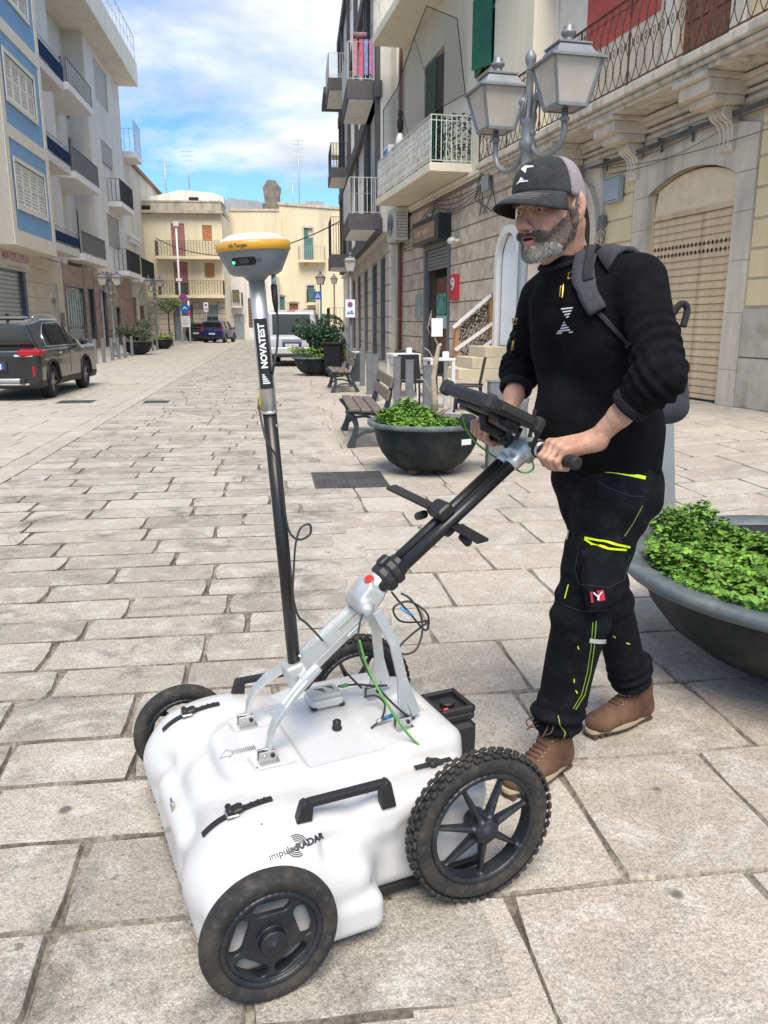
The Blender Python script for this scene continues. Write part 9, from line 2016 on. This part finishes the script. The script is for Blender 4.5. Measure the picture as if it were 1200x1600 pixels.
P, F = s_.mesh(); P = relax(P, F, 2); P += vnormals(P, F) * (.003 * vnoise(P, 28, 3))[:, None]; link('bag', np_mesh('bag', P - PB, F, PKM), pk)
mb = MB(); mb.tube(cat([Vector((-1.10, .05, 1.42)) - PBv, Vector((-1.125, .06, 1.455)) - PBv, Vector((-1.145, .065, 1.44)) - PBv, Vector((-1.13, .07, 1.39)) - PBv]), .010, 6); part('haul_loop', mb, PKB, pk)
base_sh = PB - MB0
def strap_px(name, pts, wpx, mat, off, th):
	mb = MB(); rows = []
	for i, (x, y) in enumerate(pts):
		x0_, y0_ = pts[max(0, i - 1)]; x1_, y1_ = pts[min(len(pts) - 1, i + 1)]; dx_, dy_ = x1_ - x0_, y1_ - y0_; l = math.hypot(dx_, dy_) or 1; wv = wpx[i] if hasattr(wpx, '__len__') else wpx; row = []
		for k in range(5):
			u = (k / 4 - .5) * wv; h = hit(swBV, x + dy_ / l * u, y - dx_ / l * u, off)
			if h is None: row = None; break
			row.append(h[0] + Vector(MB0) - PBv)
		if row: rows.append([mb.pt(p) for p in row])
	for a, b in zip(rows[:-1], rows[1:]): mb.strip(a, b, False, True)
	if not rows: return None
	o = part(name, mb, mat, pk); sm = o.modifiers.new('solid', 'SOLIDIFY'); sm.thickness = th; sm.offset = 0; return o
sp1 = dens([(940, 372), (928, 380), (917, 396), (912, 417), (914, 441), (922, 465), (935, 487)], 4); strap_px('shoulder_strap', sp1, [30] * 8 + [34] * 10 + [29] * 7, PKM, .010, .014)
strap_px('strap_pad', dens([(923, 385), (920, 410), (920, 435), (922, 443)], 4), 15, PKB, .019, .004); strap_px('webbing', dens([(935, 488), (955, 510), (985, 540)], 4), 8, PKB, .006, .003)
mb = MB(); rows = []
for k in range(9):
	t_a = k / 8; x = -.775 - .21 * t_a; rows.append([]);
	for j in range(5):
		y = .100 + .052 * (j / 4); h_ = swBV.ray_cast(Vector((x, y, 2.0)) - Vector(MB0), Vector((0, 0, -1))); rows[-1].append(mb.pt((h_[0] + Vector(MB0) - PBv + Vector((0, 0, .012))) if h_[0] else Vector((x, y, 1.5)) - PBv))
for a_, b_ in zip(rows[:-1], rows[1:]): mb.strip(a_, b_, False, True)
o_ = part('strap_top', mb, PKM, pk); sm = o_.modifiers.new('solid', 'SOLIDIFY'); sm.thickness = .014; sm.offset = 0
strap_px('shoulder_strap', dens([(822, 425), (812, 450), (808, 480), (806, 505)], 4), 9, PKB, .008, .010)
for lab, cs in (('clip', [(890, 427), (896, 425), (895, 436), (889, 437)]), ('clip', [(879, 448), (883, 446), (882, 466), (878, 464)]), ('clip', [(805, 498), (811, 497), (810, 506), (805, 506)])):
	h = [hit(swBV, x, y, .008) for x, y in cs]
	if all(h): mb = MB(); mb.tube([q_[0] + Vector(MB0) - PBv for q_ in h], .0022, 6, closed=True); part(lab, mb, BRASS, pk)
mb = MB(); mb.tube(cat([Vector(Lp(806, 520, -.22)) - PBv, Vector(Lp(795, 532, -.20)) - PBv, Vector(Lp(794, 548, -.20)) - PBv, Vector(Lp(803, 556, -.22)) - PBv]), .003, 5); mb.tube(cat([Vector(Lp(805, 530, -.22)) - PBv, Vector(Lp(800, 545, -.21)) - PBv, Vector(Lp(798, 556, -.21)) - PBv]), .003, 5); part('dangling_tie', mb, PKB, pk)
mb = MB(); mb.tube([Vector(Lp(803, 532, -.20)) - PBv, Vector(Lp(800, 548, -.20)) - PBv], .005, 6); part('dangling_clip', mb, BRASS, pk)
mb = MB(); mb.tube(cat([Vector(Lp(836, 640, .02)) - PBv, Vector(Lp(832, 662, .02)) - PBv, Vector(Lp(826, 690, .02)) - PBv]), .006, 6); part('waist_strap', mb, PKB, pk)
